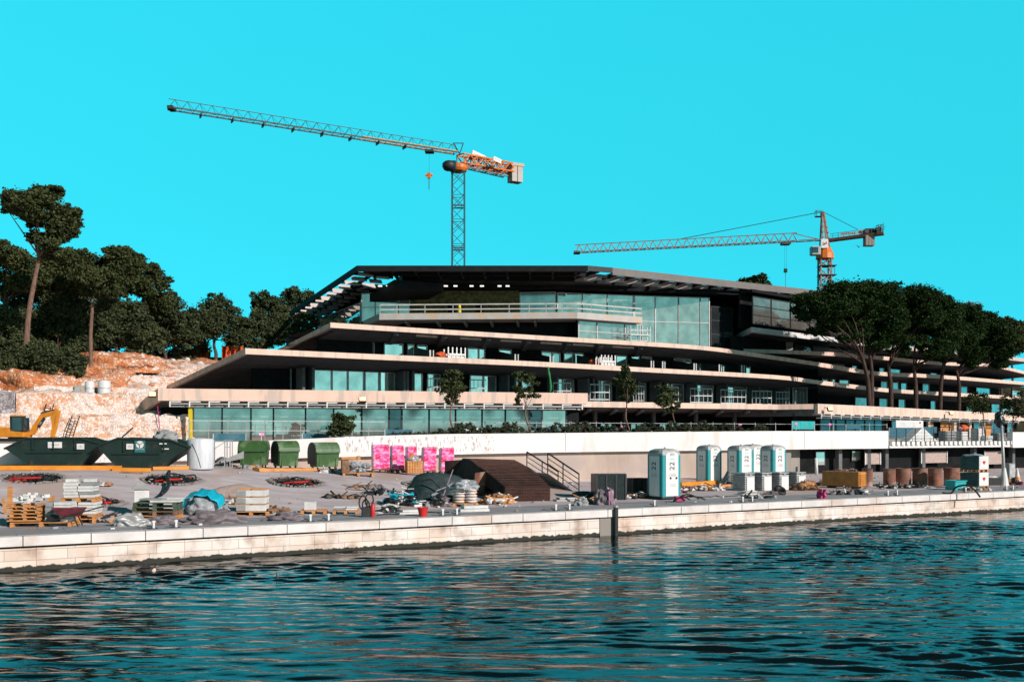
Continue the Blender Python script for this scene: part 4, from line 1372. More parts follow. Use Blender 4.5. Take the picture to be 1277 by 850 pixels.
xs = [1022, 1036, 1042, 1054, 1066, 1078, 1090, 1100]
for xa, xb in zip(xs, xs[1:]):
    bay(slab1c, 2.0, xa, xb, 3.4, 5.7, wing, 'glass_dark', 'dark_metal', 0, 0, 0.1)
for xa, xb in ((1112, 1120), (1186, 1196), (1214, 1222), (1236, 1243), (1256, 1262)):
    bay(slab1c, 2.0, xa, xb, 3.4, 5.5, wing, 'glass', 'white', 0, 0, 0.1)
for xa, xb in ((1159, 1164), (1173, 1186), (1227, 1236)):
    q = offset(flat(slab1c), 1.8); a, d = hit(xa, q); b, _ = hit(xb, q)
    mb = MB(); mb.hexa([a + Vector((0, 0, 3.4)), b + Vector((0, 0, 3.4)), b + Vector((0, .1, 3.4)), a + Vector((0, .1, 3.4)), a + Vector((0, 0, 5.4)), b + Vector((0, 0, 5.4)), b + Vector((0, .1, 5.4)), a + Vector((0, .1, 5.4))])
    hb(mb, 'timber_hoarding', M['wood'], wing)
for x in (1124, 1158, 1190, 1209, 1226, 1246):
    p, d = hit(x, offset(flat(slab1c), 1.2)); mb = MB(); mb.box((p.x, p.y, 4.6), (0.5, 0.3, 2.6), TH); hb(mb, 'column', M['concrete_pale'], wing)

# yellow post and striped pole at the left corner of the ground floor
mb = MB(); p = P(237.5, 541, 76.5); mb.box((0, 0, 1.35), (0.26, 0.2, 2.7)); o = mb.build('corner_guard', M['yellow'], None, loc=(p.x, p.y, 3.45))
tag(o, 'tall yellow corner guard at the left end of the ground-floor glass', 'post')
# white stored railing crates on the level-two balcony
for x0, x1, lab in ((559, 580, 'white slatted crate on the upper terrace, left one above the bushy round tree'), (750, 767, 'white slatted crate on the upper terrace, above the second slim tree')):
    q = offset(flat(s3m), 1.6)
    a, d = hit(x0, q); b, _ = hit(x1, q); L = (b - a).length
    t = thing('slatted_crate', lab, 'crate', (a.x, a.y, 10.8), math.atan2(d.y, d.x), 'slatted crates on the terraces')
    mb = MB()
    for k in range(5):
        mb.box((L * k / 4, 0, 0.85), (0.13, 0.08, 1.7)); mb.box((L * k / 4, 0.9, 0.8), (0.13, 0.08, 1.6))
    for z in (0.4, 1.0): mb.box((L / 2, -0.07, z), (L, 0.05, 0.16)); mb.box((L / 2, 0.97, z), (L, 0.05, 0.16))
    mb.build('frame', M['white'], t)
    mb = MB(); mb.box((L / 2, 0.45, 0.62), (L - 0.15, 0.8, 0.5)); mb.build('stored_panel', M['offwhite'], t)
    mb = MB(); mb.blob((-0.7, 0.4, 1.1), (0.6, 0.4, 0.35), 2, 0.4); o = mb.build('orange_sack', M['orange_net'], None, loc=(a.x, a.y, 10.6))
    o.name = 'sack'; tag(o, 'orange sack beside the ' + ('left' if x0 < 600 else 'right') + ' white slatted crate', 'sack')
# bright green wrapped parasol
p, d = hit(682, offset(flat(s2m), 2.5))
mb = MB(); mb.lathe([(0.05, 0), (0.07, 0.4), (0.14, 0.9), (0.09, 1.6), (0.13, 2.1), (0.08, 2.4), (0.15, 2.6), (0.04, 2.7)], 9)
mb.v = [(a + .12 * math.sin(c * 1.7), b, c) for a, b, c in mb.v]
o = mb.build('wrapped_parasol', M['green_bright'], None, smooth=True, loc=(p.x, p.y - 6.5, 7.35)); tag(o, 'bright green wrapped parasol standing on the lowest hotel terrace', 'parasol')
# lit and unlit site floodlights on the fascias
for x, y, d, lit, lab in ((452, 498, 78.6, True, 'glowing orange floodlight on the lowest fascia above the ground-floor glass'), (190, 492, 76, True, 'small lit floodlight at the left end of the lowest fascia'),
                          (1035, 510, 96.5, True, 'floodlight on the right-hand fascia under the leftmost umbrella pine'), (1186, 515, 122, True, 'floodlight on the right-hand fascia near the slanting young tree')):
    p = P(x, y, d - 1.2)
    t = thing('floodlight', lab, 'floodlight', p, 0.3, 'site floodlights')
    mb = MB(); mb.box((0, 0, 0), (0.55, 0.22, 0.38), T=Matrix.Rotation(R(-25), 4, 'X')); mb.bar((0, 0.1, 0), (0, 1.1, 0.3), 0.06); mb.build('housing', M['dark_metal'], t, bevel=0.02)
    mb = MB(); mb.box((0, -0.13, 0), (0.47, 0.03, 0.31), T=Matrix.Rotation(R(-25), 4, 'X')); mb.build('lens', M['lamp'] if lit else M['white'], t)

# ================================================================== TREES
def leaf_cloud(blobs, n, size, m, name='crown', parent=None, seed=0, flatten=0.35, shell=0.45, zfac=1.0):
    """many small leaf-clump faces through the volume of the given ellipsoids (x, y, z, rx, ry, rz)"""
    r = np.random.default_rng(seed + 100)
    B = np.array(blobs, dtype=float)
    vol = (B[:, 3] * B[:, 4] * B[:, 5]) ** 0.72
    cnt = np.maximum(20, (n * vol / vol.sum()).astype(int))
    P_ = []
    for b, c in zip(B, cnt):
        # sub-clumps inside every lobe give light and dark masses and gaps
        k = max(5, int(c / 42))
        d = r.normal(size=(k, 3)); d /= np.linalg.norm(d, axis=1)[:, None]
        rad = shell + (1 - shell) * r.random(k) ** 0.6
        cen = d * rad[:, None] * b[3:6]
        which = r.integers(0, k, c)
        loc = r.normal(size=(c, 3)) * (b[3:6].mean() * 0.19) * np.array([1, 1, 0.7])
        P_.append(b[:3] + cen[which] + loc)
    C = np.concatenate(P_)
    k = len(C)
    nrm = r.normal(size=(k, 3)); nrm[:, 2] = np.abs(nrm[:, 2]) + flatten
    nrm /= np.linalg.norm(nrm, axis=1)[:, None]
    a = np.cross(nrm, r.normal(size=(k, 3))); a /= np.linalg.norm(a, axis=1)[:, None]
    b2 = np.cross(nrm, a)
    s = size * (0.6 + 0.8 * r.random(k))[:, None]
    q = np.stack([C - a * s * 0.5, C + b2 * s * 0.32 + nrm * s * 0.08, C + a * s * 0.5, C - b2 * s * 0.32 - nrm * s * 0.08], 1)
    v = q.reshape(-1, 3)
    me = bpy.data.meshes.new(name)
    me.vertices.add(len(v)); me.vertices.foreach_set('co', v.ravel())
    idx = np.arange(4 * k, dtype=np.int32)
    me.loops.add(4 * k); me.loops.foreach_set('vertex_index', idx)
    me.polygons.add(k); me.polygons.foreach_set('loop_start', np.arange(0, 4 * k, 4, dtype=np.int32))
    me.update(calc_edges=True)
    me.materials.append(m)
    o = bpy.data.objects.new(name, me)
    COL.objects.link(o)
    if parent is not None: o.parent = parent
    return o


def core_blobs(mb, blobs, k=0.62, seed=0):
    for i, b in enumerate(blobs):
        mb.blob(b[:3], [v * k for v in b[3:6]], 2, 0.5, 2.2, seed=seed + i)


def limb(mb, a, b, r0, r1, bend=0.12, rnd=random, n=6):
    a = Vector(a); b = Vector(b)
    L = (b - a).length
    pts = []; rs = []
    off = Vector((rnd.uniform(-1, 1), rnd.uniform(-1, 1), rnd.uniform(-.3, .6))) * L * bend
    for i in range(5):
        t = i / 4
        pts.append(a.lerp(b, t) + off * math.sin(math.pi * t)); rs.append(r0 + (r1 - r0) * t)
    mb.tube(pts, rs, n)


def make_tree(name, label, cat, h, trunk_h, lobes, leaf, bark, n, size, r_trunk, loc, rz=0, group=None, seed=0, lean=(0, 0), s=1.0, flatten=0.35):
    rnd = random.Random(seed)
    t = thing(name, label, cat, loc, rz, group, s)
    mb = MB()
    top = Vector((lean[0], lean[1], trunk_h))
    limb(mb, (0, 0, -0.3), top, r_trunk, r_trunk * 0.62, 0.04, rnd, 10)
    for i, b in enumerate(lobes):
        limb(mb, top * (0.86 + 0.14 * rnd.random()), (b[0] * .8, b[1] * .8, b[2] - b[5] * 0.1), r_trunk * 0.42, r_trunk * 0.10, 0.10, rnd, 6)
    mb.build('trunk', bark, t, smooth=True)
    leaf_cloud(lobes, n, size, leaf, 'crown', t, seed, flatten)
    return t


def lobes_round(h, w, base, k, rnd, flat=0.8):
    out = []
    for i in range(k):
        a = rnd.uniform(0, 6.28); q = rnd.random() ** 0.6
        z = base + (h - base) * rnd.uniform(0.12, 0.88)
        ww = w * 0.5 * math.sin(math.pi * min(0.95, max(0.12, (z - base) / (h - base) * 0.85 + 0.08)))
        r_ = w * rnd.uniform(0.17, 0.26)
        out.append((math.cos(a) * ww * q * .8, math.sin(a) * ww * q * .8, z, r_, r_, r_ * flat))
    return out


# --- the tall Aleppo pine at the far left, and the two other bare-trunked pines
def px_tree(name, label, cat, d, base, top_of_trunk, lobes_px, leaf, bark, n, size, rt, group, seed, depth_ratio=0.8, flatten=0.35, joints=None):
    """lobes given as photo pixels (x, y, rx, ry) at distance d, with real depth behind them"""
    rnd = random.Random(seed)
    b = P(base[0], base[1], d)
    U, N = UN(b.x, b.y); b.z = min(b.z, gz(U, N)) - 0.1
    t = thing(name, label, cat, b, 0, group)
    k = d / F
    lob = []
    for (x, y, rx, ry) in lobes_px:
        q = P(x, y, d) - b
        rxm, rym = rx * k, ry * k
        lob.append((q.x, rnd.uniform(-.35, .35) * rxm * 2, q.z, rxm, rxm * depth_ratio, rym))
    mb = MB()
    tt = P(top_of_trunk[0], top_of_trunk[1], d) - b
    pts = [Vector((0, 0, -0.3))]
    if joints:
        pts += [P(x, y, d) - b for x, y in joints]
    pts.append(tt)
    if len(pts) < 4:
        pts = [pts[0], pts[0].lerp(pts[-1], .33) + Vector((.15, 0, 0)), pts[0].lerp(pts[-1], .66) - Vector((.1, 0, 0)), pts[-1]]
    pp = densify(pts, 3)
    mb.tube(pp, [rt * (1 - 0.45 * i / (len(pp) - 1)) for i in range(len(pp))], 10)
    for l in lob:
        limb(mb, tt.lerp(pts[-2], rnd.random() * .6), (l[0], l[1], l[2] - l[5] * .2), rt * (.38 if name == 'umbrella_pine' else .32), rt * .10, 0.08, rnd)
    mb.build('trunk', bark, t, smooth=True)
    kk = 1.0 if size < 0.2 else 0.62
    if size >= 0.2:
        sub = []
        for l in lob:
            for j in range(7):
                dv = Vector((rnd.gauss(0, 1), rnd.gauss(0, 1), rnd.gauss(0, 1))).normalized() * (0.35 + 0.55 * rnd.random())
                f1 = rnd.uniform(.30, .52)
                sub.append((l[0] + dv.x * l[3], l[1] + dv.y * l[4], l[2] + dv.z * l[5], l[3] * f1, l[4] * f1, l[5] * f1 * rnd.uniform(.7, 1.1)))
        lob = [(l[0], l[1], l[2], l[3] * .8, l[4] * .8, l[5] * .8) for l in lob] + sub
    leaf_cloud(lob, int(1.15 * n / kk ** 2), size * kk, leaf, 'crown', t, seed, flatten)
    return t


G1 = 'pines and evergreens at the edge of the dug hillside'
px_tree('pine_tree', 'tallest pine at the far left, its dark crown high on a bare pinkish trunk', 'tree', 88, (31, 452), (50, 312),
        [(55, 262, 38, 20), (24, 258, 16, 12), (82, 272, 20, 18), (60, 242, 22, 9), (74, 290, 22, 12), (48, 296, 14, 10), (92, 288, 9, 10), (42, 276, 14, 8), (66, 306, 20, 8), (12, 262, 8, 6), (96, 264, 8, 6), (84, 318, 16, 9), (62, 316, 18, 8)], M['pine_leaf'], M['bark'], 15000, 0.42, 0.27, G1, 1, joints=[(33, 430), (36, 390), (42, 355), (47, 330)])
px_tree('pine_tree', 'pine with a bare curved grey-pink trunk, standing left of the orange netting', 'tree', 95, (114, 448), (116, 350),
        [(105, 325, 26, 16), (135, 330, 26, 16), (125, 345, 30, 14), (150, 322, 20, 16), (165, 332, 18, 14), (98, 345, 18, 12), (120, 362, 22, 10), (140, 362, 22, 12)], M['pine_leaf'], M['bark'], 12000, 0.42, 0.21, G1, 2, joints=[(113, 420), (115, 385)])
px_tree('pine_tree', 'broad pine behind the tallest one at the left edge of the picture', 'tree', 97, (4, 450), (8, 365),
        [(10, 318, 26, 14), (28, 330, 26, 16), (-14, 330, 24, 22), (45, 345, 20, 14), (0, 350, 30, 16), (30, 355, 22, 12)], M['pine_leaf'], M['bark_dark'], 11000, 0.42, 0.32, G1, 3)
px_tree('pine_tree', 'pine with paler needles whose crown slopes down to the right, above the rubble terraces', 'tree', 108, (158, 448), (160, 390),
        [(155, 315, 14, 10), (172, 328, 18, 12), (190, 342, 18, 12), (203, 355, 12, 12), (180, 358, 24, 14), (160, 350, 22, 18), (195, 372, 18, 14)], M['pine_leaf'], M['bark_dark'], 11000, 0.42, 0.30, G1, 4)
px_tree('pine_tree', 'pine crown directly behind the tall pine trunk, filling the space down to the dark evergreen', 'tree', 100, (78, 450), (80, 370),
        [(88, 322, 22, 14), (68, 335, 22, 16), (100, 340, 20, 16), (60, 355, 24, 16), (88, 358, 26, 16)], M['pine_leaf'], M['bark_dark'], 11000, 0.42, 0.3, G1, 16)
px_tree('evergreen_tree', 'dense dark evergreen filling the gap between the tall pine trunk and the curved pine trunk', 'tree', 99, (70, 470), (72, 430),
        [(70, 375, 26, 20), (50, 395, 24, 20), (88, 395, 24, 22), (68, 420, 32, 22), (95, 428, 22, 20), (46, 425, 22, 22)], M['oak_leaf'], M['bark_dark'], 11000, 0.40, 0.26, G1, 5)
px_tree('evergreen_tree', 'dark leafy evergreen at the left edge below the pine crowns', 'tree', 95, (10, 478), (10, 440),
        [(8, 400, 24, 24), (22, 430, 22, 26), (0, 440, 26, 24), (-18, 410, 20, 30), (14, 458, 24, 16)], M['oak_leaf'], M['bark_dark'], 10000, 0.38, 0.26, G1, 6)
px_tree('evergreen_bush', 'wide dark bush on the edge of the bank in front of the tall pine trunk', 'bush', 84, (52, 482), (55, 462),
        [(40, 448, 20, 20), (62, 444, 24, 22), (84, 448, 20, 20), (100, 458, 14, 16), (60, 464, 34, 14)], M['oak_leaf'], M['bark_dark'], 9000, 0.34, 0.16, G1, 7)
px_tree('evergreen_tree', 'bushy mid-green evergreen right of the curved pine trunk, standing over the stone terraces', 'tree', 101, (146, 452), (147, 425),
        [(140, 385, 20, 20), (160, 390, 20, 22), (135, 412, 20, 18), (158, 420, 22, 18), (180, 405, 18, 20)], M['oak_leaf'], M['bark_dark'], 9000, 0.40, 0.22, G1, 8)
px_tree('evergreen_tree', 'evergreen with a rounded top between the sloping pine and the big round oak', 'tree', 112, (205, 445), (205, 420),
        [(212, 375, 16, 14), (200, 390, 20, 18), (222, 388, 18, 18), (208, 412, 26, 20), (190, 418, 16, 18), (232, 412, 18, 18)], M['oak_leaf'], M['bark_dark'], 9000, 0.42, 0.22, G1, 9)
px_tree('evergreen_tree', 'big round evergreen oak whose dome rises just left of the gap of sky', 'tree', 118, (268, 440), (268, 420),
        [(268, 380, 22, 14), (250, 392, 20, 16), (288, 394, 20, 16), (268, 405, 32, 20), (246, 418, 20, 18), (292, 418, 20, 18)], M['oak_leaf'], M['bark_dark'], 10000, 0.42, 0.24, G1, 10)
px_tree('evergreen_tree', 'low broad evergreen above the orange netting in the gap between two domed oaks', 'tree', 122, (318, 440), (318, 425),
        [(310, 408, 20, 12), (330, 410, 18, 14), (345, 416, 18, 14), (318, 424, 30, 14)], M['oak_leaf'], M['bark_dark'], 7000, 0.42, 0.2, G1, 11)
px_tree('evergreen_tree', 'dark oak left of the black roof tip, its top notched against the sky', 'tree', 140, (330, 436), (330, 410),
        [(326, 372, 12, 10), (340, 380, 18, 14), (322, 386, 12, 14), (350, 394, 20, 16), (332, 402, 20, 14)], M['oak_leaf'], M['bark_dark'], 8000, 0.5, 0.24, G1, 12)
px_tree('evergreen_tree', 'dark oak directly behind the tip of the black roof', 'tree', 150, (370, 430), (370, 400),
        [(364, 368, 14, 10), (380, 372, 18, 12), (366, 385, 20, 14), (390, 380, 16, 16)], M['oak_leaf'], M['bark_dark'], 7000, 0.5, 0.24, G1, 13)
px_tree('evergreen_tree', 'lighter green evergreen in front of the black roof tip', 'tree', 124, (372, 436), (372, 420),
        [(355, 405, 14, 14), (372, 398, 14, 12), (386, 404, 12, 14), (368, 418, 24, 14), (345, 420, 14, 14)], M['oak_leaf'], M['bark_dark'], 7000, 0.42, 0.2, G1, 14)
px_tree('pine_tree', 'small pine top showing above the middle of the long sloping roof edge', 'tree', 175, (938, 420), (938, 365),
        [(930, 350, 11, 5), (945, 350, 11, 6), (955, 355, 8, 5), (938, 360, 16, 8)], M['pine_leaf'], M['bark_dark'], 4000, 0.6, 0.2, G1, 15)

px_tree('evergreen_tree', 'broad evergreen in the shade between the two bare pine trunks, behind them', 'tree', 105, (85, 455), (85, 400),
        [(20, 372, 26, 20), (45, 365, 24, 18), (75, 372, 26, 20), (102, 372, 24, 22), (125, 388, 24, 20), (100, 400, 30, 22), (60, 400, 28, 24), (20, 405, 26, 26)], M['oak_leaf'], M['bark_dark'], 13000, 0.42, 0.3, G1, 17)
# --- far woods on the right and behind
rnd = random.Random(5)
G2 = 'far dark pines on the ridge at the right'
labs = ['ridge pine first to the right of the umbrella pines', 'ridge pine with a flat top beyond the umbrella pines', 'taller ridge pine near the right edge of the picture', 'ridge pine at the very right edge of the picture', 'low ridge pine behind the end of the upper terrace']
for i, (x, y, rx, ry, d) in enumerate(((1224, 398, 20, 10, 215), (1248, 404, 20, 10, 220), (1262, 410, 24, 12, 230), (1282, 408, 20, 12, 235), (1238, 420, 26, 12, 210))):
    px_tree('pine_tree', labs[i], 'tree', d, (x, 470), (x, y + 8), [(x, y, rx, ry), (x - 9, y + 8, rx * .8, ry), (x + 9, y + 8, rx * .8, ry), (x, y + 20, rx, ry)], M['pine_leaf'], M['bark_dark'], 4500, 0.8, 0.3, G2, 40 + i)

# a wooded backdrop further up the hill, too distant to count
blobs = []
rnd = random.Random(9)
for i in range(110):
    N = rnd.uniform(134, 165); U = rnd.uniform(-95, 30)
    X, Y = XY(U, N); z = gz(U, N)
    hgt = rnd.uniform(2.0, 7.0) if U < 0 else rnd.uniform(1.5, 4.5)
    blobs.append((X, Y, z + hgt, rnd.uniform(2.2, 3.4), rnd.uniform(2.2, 3.4), rnd.uniform(2.0, 3.0)))
for i in range(60):
    N = rnd.uniform(113, 130); U = rnd.uniform(-70, 18)
    X, Y = XY(U, N); z = gz(U, N)
    blobs.append((X, Y, z + rnd.uniform(1.2, 4.0), rnd.uniform(2.0, 3.0), rnd.uniform(2.0, 3.0), rnd.uniform(1.6, 2.4)))
for i in range(90):
    N = rnd.uniform(119, 131); U = rnd.uniform(-75, 26)
    X, Y = XY(U, N); z = gz(U, N)
    blobs.append((X, Y, z + rnd.uniform(.3, 1.6), rnd.uniform(1.6, 2.6), rnd.uniform(1.2, 2.0), rnd.uniform(1.0, 1.7)))
o = leaf_cloud(blobs, 150000, 0.42, M['oak_leaf'], 'distant_wood', None, 77)
tag(o, kind='stuff')

# --- the umbrella pines before the curved wing
M['bark_umbrella'] = mat('red_brown_pine_bark', (0.12, 0.07, 0.058), 0.95, (0.04, 0.026, 0.024), 2.5, bump=0.8, stretch=(2, 2, .5), spec=.1, bdist=.05)
G3 = 'umbrella pines in front of the curved wing'
SP = [
    ('umbrella pine leftmost of its row, crown reaching out over the end of the black roof', 112, (1085, 506), (1074, 440), [(1015, 378, 30, 15), (1050, 364, 34, 15), (1040, 384, 34, 14), (1075, 378, 30, 18), (1006, 394, 16, 7), (1032, 400, 22, 8), (994, 386, 10, 7), (1045, 406, 24, 9), (1022, 412, 18, 6), (1060, 420, 20, 7)], [(1083, 484), (1080, 464)]),
    ('umbrella pine second from the left, joined low down to the leftmost trunk', 114, (1087, 505), (1084, 436), [(1080, 361, 36, 12), (1105, 372, 32, 17), (1090, 393, 34, 18), (1112, 402, 24, 16), (1068, 405, 20, 9), (1078, 417, 22, 9), (1104, 420, 22, 9), (1092, 431, 20, 7)], [(1087, 484), (1087, 462)]),
    ('forked umbrella pine third from the left, under the middle of the dark canopy', 118, (1111, 506), (1108, 452), [(1130, 385, 32, 22), (1140, 370, 30, 13), (1118, 412, 24, 12), (1150, 395, 26, 18), (1132, 424, 24, 9), (1128, 437, 18, 7)], [(1111, 485), (1109, 466)]),
    ('umbrella pine fourth from the left with two steep limbs', 122, (1142, 507), (1139, 454), [(1160, 378, 30, 12), (1172, 394, 32, 20), (1155, 412, 30, 15), (1180, 412, 26, 16), (1158, 430, 22, 8), (1182, 432, 20, 9), (1165, 442, 20, 7)], [(1142, 487), (1141, 470)]),
    ('umbrella pine fifth from the left with a leaning trunk', 128, (1172, 508), (1177, 452), [(1196, 390, 30, 14), (1206, 408, 30, 18), (1190, 425, 30, 14), (1182, 444, 12, 8), (1206, 440, 20, 9)], [(1173, 487), (1175, 468)]),
    ('umbrella pine rightmost of its row, lower crown trailing over the terrace ends', 134, (1195, 509), (1193, 462), [(1228, 405, 24, 12), (1240, 420, 28, 14), (1225, 435, 28, 14), (1250, 440, 18, 12), (1212, 450, 14, 9), (1245, 452, 14, 8)], [(1196, 492), (1196, 478)]),
]
for i, (lab, d, base, top, lob, jo) in enumerate(SP):
    px_tree('umbrella_pine', lab, 'tree', d, base, top, lob, M['stone_pine_leaf'], M['bark_umbrella'], 19000, 0.38, 0.30, G3, 60 + i, depth_ratio=0.9, flatten=0.5, joints=jo)

# --- young trees on the terrace
G4 = 'young trees planted along the terrace'
YT = [
    ('young tree with an egg-shaped crown, left one of the row before the hotel glass', (565, 541), (563, 505), [(563, 470, 12, 10), (558, 482, 12, 12), (568, 484, 12, 12), (563, 496, 10, 8), (563, 466, 8, 6)], 0.075, 54.2),
    ('young tree with a thin see-through crown, second of the row before the hotel glass', (661, 541), (656, 503), [(650, 470, 11, 8), (662, 474, 10, 9), (652, 488, 12, 10), (664, 490, 9, 8), (648, 498, 8, 5)], 0.07, 54.2),
    ('slim young tree with the tallest crown, third of the row', (783, 537), (782, 502), [(780, 464, 9, 8), (776, 476, 11, 10), (786, 478, 11, 10), (781, 490, 11, 8), (781, 497, 6, 5)], 0.07, 54.2),
    ('young tree with a leaning stem, its crown over the hedge right of the slim tree', (852, 536), (838, 508), [(828, 486, 9, 7), (836, 492, 11, 9), (826, 498, 10, 9), (838, 503, 9, 7), (832, 513, 7, 4)], 0.06, 54.2),
    ('small round bush tree before the left part of the ground-floor glass', (427, 545), (427, 535), [(422, 524, 11, 8), (432, 524, 11, 9), (426, 534, 16, 9), (436, 534, 8, 8)], 0.07, 54.2),
    ('young tree with a slanting stem on the right, above the toothed balcony', (1236, 546), (1226, 513), [(1207, 500, 10, 8), (1220, 497, 12, 9), (1215, 507, 14, 8), (1228, 506, 10, 7)], 0.08, 56),
    ('young tree at the right edge, behind the slim grey lamp post', (1263, 546), (1264, 516), [(1258, 500, 10, 9), (1270, 498, 12, 10), (1262, 510, 14, 9), (1274, 512, 10, 9)], 0.08, 56),
]
for i, (lab, base, top, lob, rt, N) in enumerate(YT):
    d = dN(base[0], N)
    px_tree('young_tree', lab, 'tree', d, base, top, lob, M['small_leaf'], M['bark'], 2600 if 'thin' not in lab else 1500, 0.17, rt, G4, 80 + i, flatten=0.2)

# --- shrubs of the hedge on top of the white wall
G5 = 'low shrubs planted along the top of the white wall'
protos = []
for k in range(3):
    rn = random.Random(300 + k)
    t = thing('hedge_shrub', 'shrub', 'shrub', (0, 0, 0))
    mb = MB()
    for j in range(5):
        limb(mb, (0, 0, 0), (rn.uniform(-.6, .6), rn.uniform(-.3, .3), rn.uniform(.4, .7)), 0.03, 0.01, .1, rn, 5)
    mb.build('stems', M['bark_dark'], t)
    leaf_cloud([(rn.uniform(-.7, .7), rn.uniform(-.2, .2), rn.uniform(.18, .55), rn.uniform(.28, .45), .35, rn.uniform(.2, .34)) for j in range(7)], 900, 0.13, M['hedge_leaf'], 'foliage', t, 310 + k, 0.3)
    protos.append(t)
xs_ = [(560, 'left of the young egg-shaped tree'), (582, 'just right of the young egg-shaped tree'), (600, 'below the dark reflection in the glass'), (618, 'midway between the first two young trees'), (640, 'left of the thin-crowned young tree'),
       (680, 'right of the thin-crowned young tree'), (702, 'above the joint in the white wall'), (722, 'below the end of the lowest thick fascia'), (744, 'before the dark undercroft, left part'), (766, 'just left of the slim young tree'),
       (802, 'just right of the slim young tree'), (824, 'below the leaning young tree'), (846, 'at the foot of the leaning young tree'), (868, 'right of the leaning stem'), (890, 'taller clump above the first far toilet'), (912, 'near the right end of the hedge'), (950, 'alone by the thin fence right of the hedge')]
for i, (x, w_) in enumerate(xs_):
    p = PN(x, 53.6 + 0.3 * (i % 3)); z = lerp_table(WT, x) - 0.15
    lab = 'low shrub on the white wall, ' + w_
    sc = 0.85 + 0.35 * ((i * 37) % 10) / 10
    if i < 3:
        o = protos[i]; o.location = (p.x, p.y, z); o.rotation_euler = (0, 0, TH); o['label'] = lab; o['group'] = G5; o.scale = (sc, sc, sc)
    else:
        dup(protos[i % 3], lab, (p.x, p.y, z), TH + (3.14 if i % 2 else 0), (sc * 1.1, sc, sc), G5)
# ground cover strip in the planting bed
r_ = np.random.default_rng(4)
bl = []
for x in range(480, 960, 6):
    p = PN(x, 53.7); bl.append((p.x, p.y, lerp_table(WT, x) + 0.0, 0.35, 0.3, 0.16))
o = leaf_cloud(bl, 9000, 0.10, M['hedge_leaf'], 'ground_cover', None, 9); tag(o, kind='stuff')

# ================================================================== CRANES
def lattice(mb, a, b, w, h, n, tri=False, chord=0.10, brace=0.05, side=None, upv=None):
    """truss between a and b; square section, or triangular with the apex on top"""
    a = Vector(a); b = Vector(b); d = (b - a).normalized()
    sv = side or d.cross(Vector((0, 0, 1))).normalized()
    uv = upv or sv.cross(d).normalized()
    if tri:
        cs = [lambda p: p - sv * w / 2, lambda p: p + sv * w / 2, lambda p: p + uv * h]
    else:
        cs = [lambda p: p - sv * w / 2, lambda p: p + sv * w / 2, lambda p: p + sv * w / 2 + uv * h, lambda p: p - sv * w / 2 + uv * h]
    k = len(cs)
    for c in cs:
        mb.bar(c(a), c(b), chord, chord)
    for i in range(n):
        p = a.lerp(b, i / n); q = a.lerp(b, (i + 1) / n); m = a.lerp(b, (i + .5) / n)
        for j in range(k):
            c0, c1 = cs[j], cs[(j + 1) % k]
            if tri and j == 0:
                mb.bar(c0(p), c1(p), brace, brace)
                mb.bar(c0(p), c1(q), brace, brace)
            else:
                if tri:
                    ap, lo_ = (c1, c0) if j == 1 else (c0, c1)
                    mb.bar(lo_(p), ap(m), brace, brace); mb.bar(ap(m), lo_(q), brace, brace)
                else:
                    mb.bar(c0(p), c1(q) if i % 2 else c1(p), brace, brace)
                    mb.bar(c0(p), c1(q), brace, brace) if not i % 2 else mb.bar(c0(q), c1(p), brace, brace)
    return mb


def hole_T(p): return Matrix.Translation(p)


# crane one: flat-top, jib to the left
d1 = 139.0
m1 = P(571.5, 540, d1); m1.z = 3.0
zj = P(571, 192, d1).z
t1 = thing('tower_crane', 'tall flat-top tower crane with blue-grey mast and orange counter-jib, its thin jib reaching far left', 'crane', m1)
L1 = lambda v: Vector(v) - m1
mb = MB(); top = P(571.5, 214, d1).z - 3.0
nm = 22
for zz in range(4):
    pass
lattice(mb, Vector((0, -0.9, 0)), Vector((0, -0.9, top)), 1.72, 1.72, nm, chord=0.17, brace=0.075, side=Vector((1, 0, 0)), upv=Vector((0, 1, 0)))
for k in range(1, 8):
    z = top - k * 5.9 + 1
    for yy in (-.9, .82): mb.bar((-.86, yy, z), (.86, yy, z), 0.13, 0.2)
mb.build('mast', M['crane_steel'], t1)
mb = MB(); mb.lathe([(1.15, 0), (1.35, 0.35), (1.35, 0.8), (1.0, 1.0)], 20, (0, 0, top)); mb.build('slewing_ring', M['orange_deep'], t1)
tip = L1(P(210, 135, 121)); root_ = Vector((-0.3, 0, zj - 3.0 + 0.1))
nj = 26
mb = MB(); lattice(mb, root_, tip, 1.3, 1.15, nj, tri=True, chord=0.07, brace=0.032)
mb.build('jib', M['crane_dark'], t1)
dj = (tip - root_).normalized(); sj = dj.cross(Vector((0, 0, 1))).normalized()
mb = MB()
for s_ in (-.65, .65): mb.bar(root_ + sj * s_, tip + sj * s_, 0.14, 0.16)
for k in range(1, 10):
    p = root_.lerp(tip, k / 10); mb.bar(p - sj * .7 + Vector((0, 0, -.25)), p + sj * .7 + Vector((0, 0, -.25)), 0.14, 0.4)
mb.build('lower_chords', M['crane_dark'], t1)
mb = MB()
for s_ in (-.65, .65): mb.bar(root_ + sj * s_ + Vector((0, 0, .1)), root_.lerp(tip, .36) + sj * s_ + Vector((0, 0, .1)), 0.2, 0.12)
mb.build('inner_chords', mat('amber_crane_steel', (.55, .27, .06), .6, (.4, .18, .04), 3), t1)
mb = MB(); mb.box(tuple(tip + Vector((0.4, 0, -0.05))), (.7, 1.35, 0.4)); mb.build('jib_tip', M['crane_dark'], t1)
ce = L1(P(640, 208, 146.5)); c0 = Vector((0.3, 0, zj - 3.0 - 0.1))
mb = MB(); lattice(mb, c0 + Vector((0, 0, -1.2)), ce + Vector((0, 0, -.9)), 1.4, 1.2, 8, chord=0.2, brace=0.13); mb.build('counter_jib', M['orange_deep'], t1)
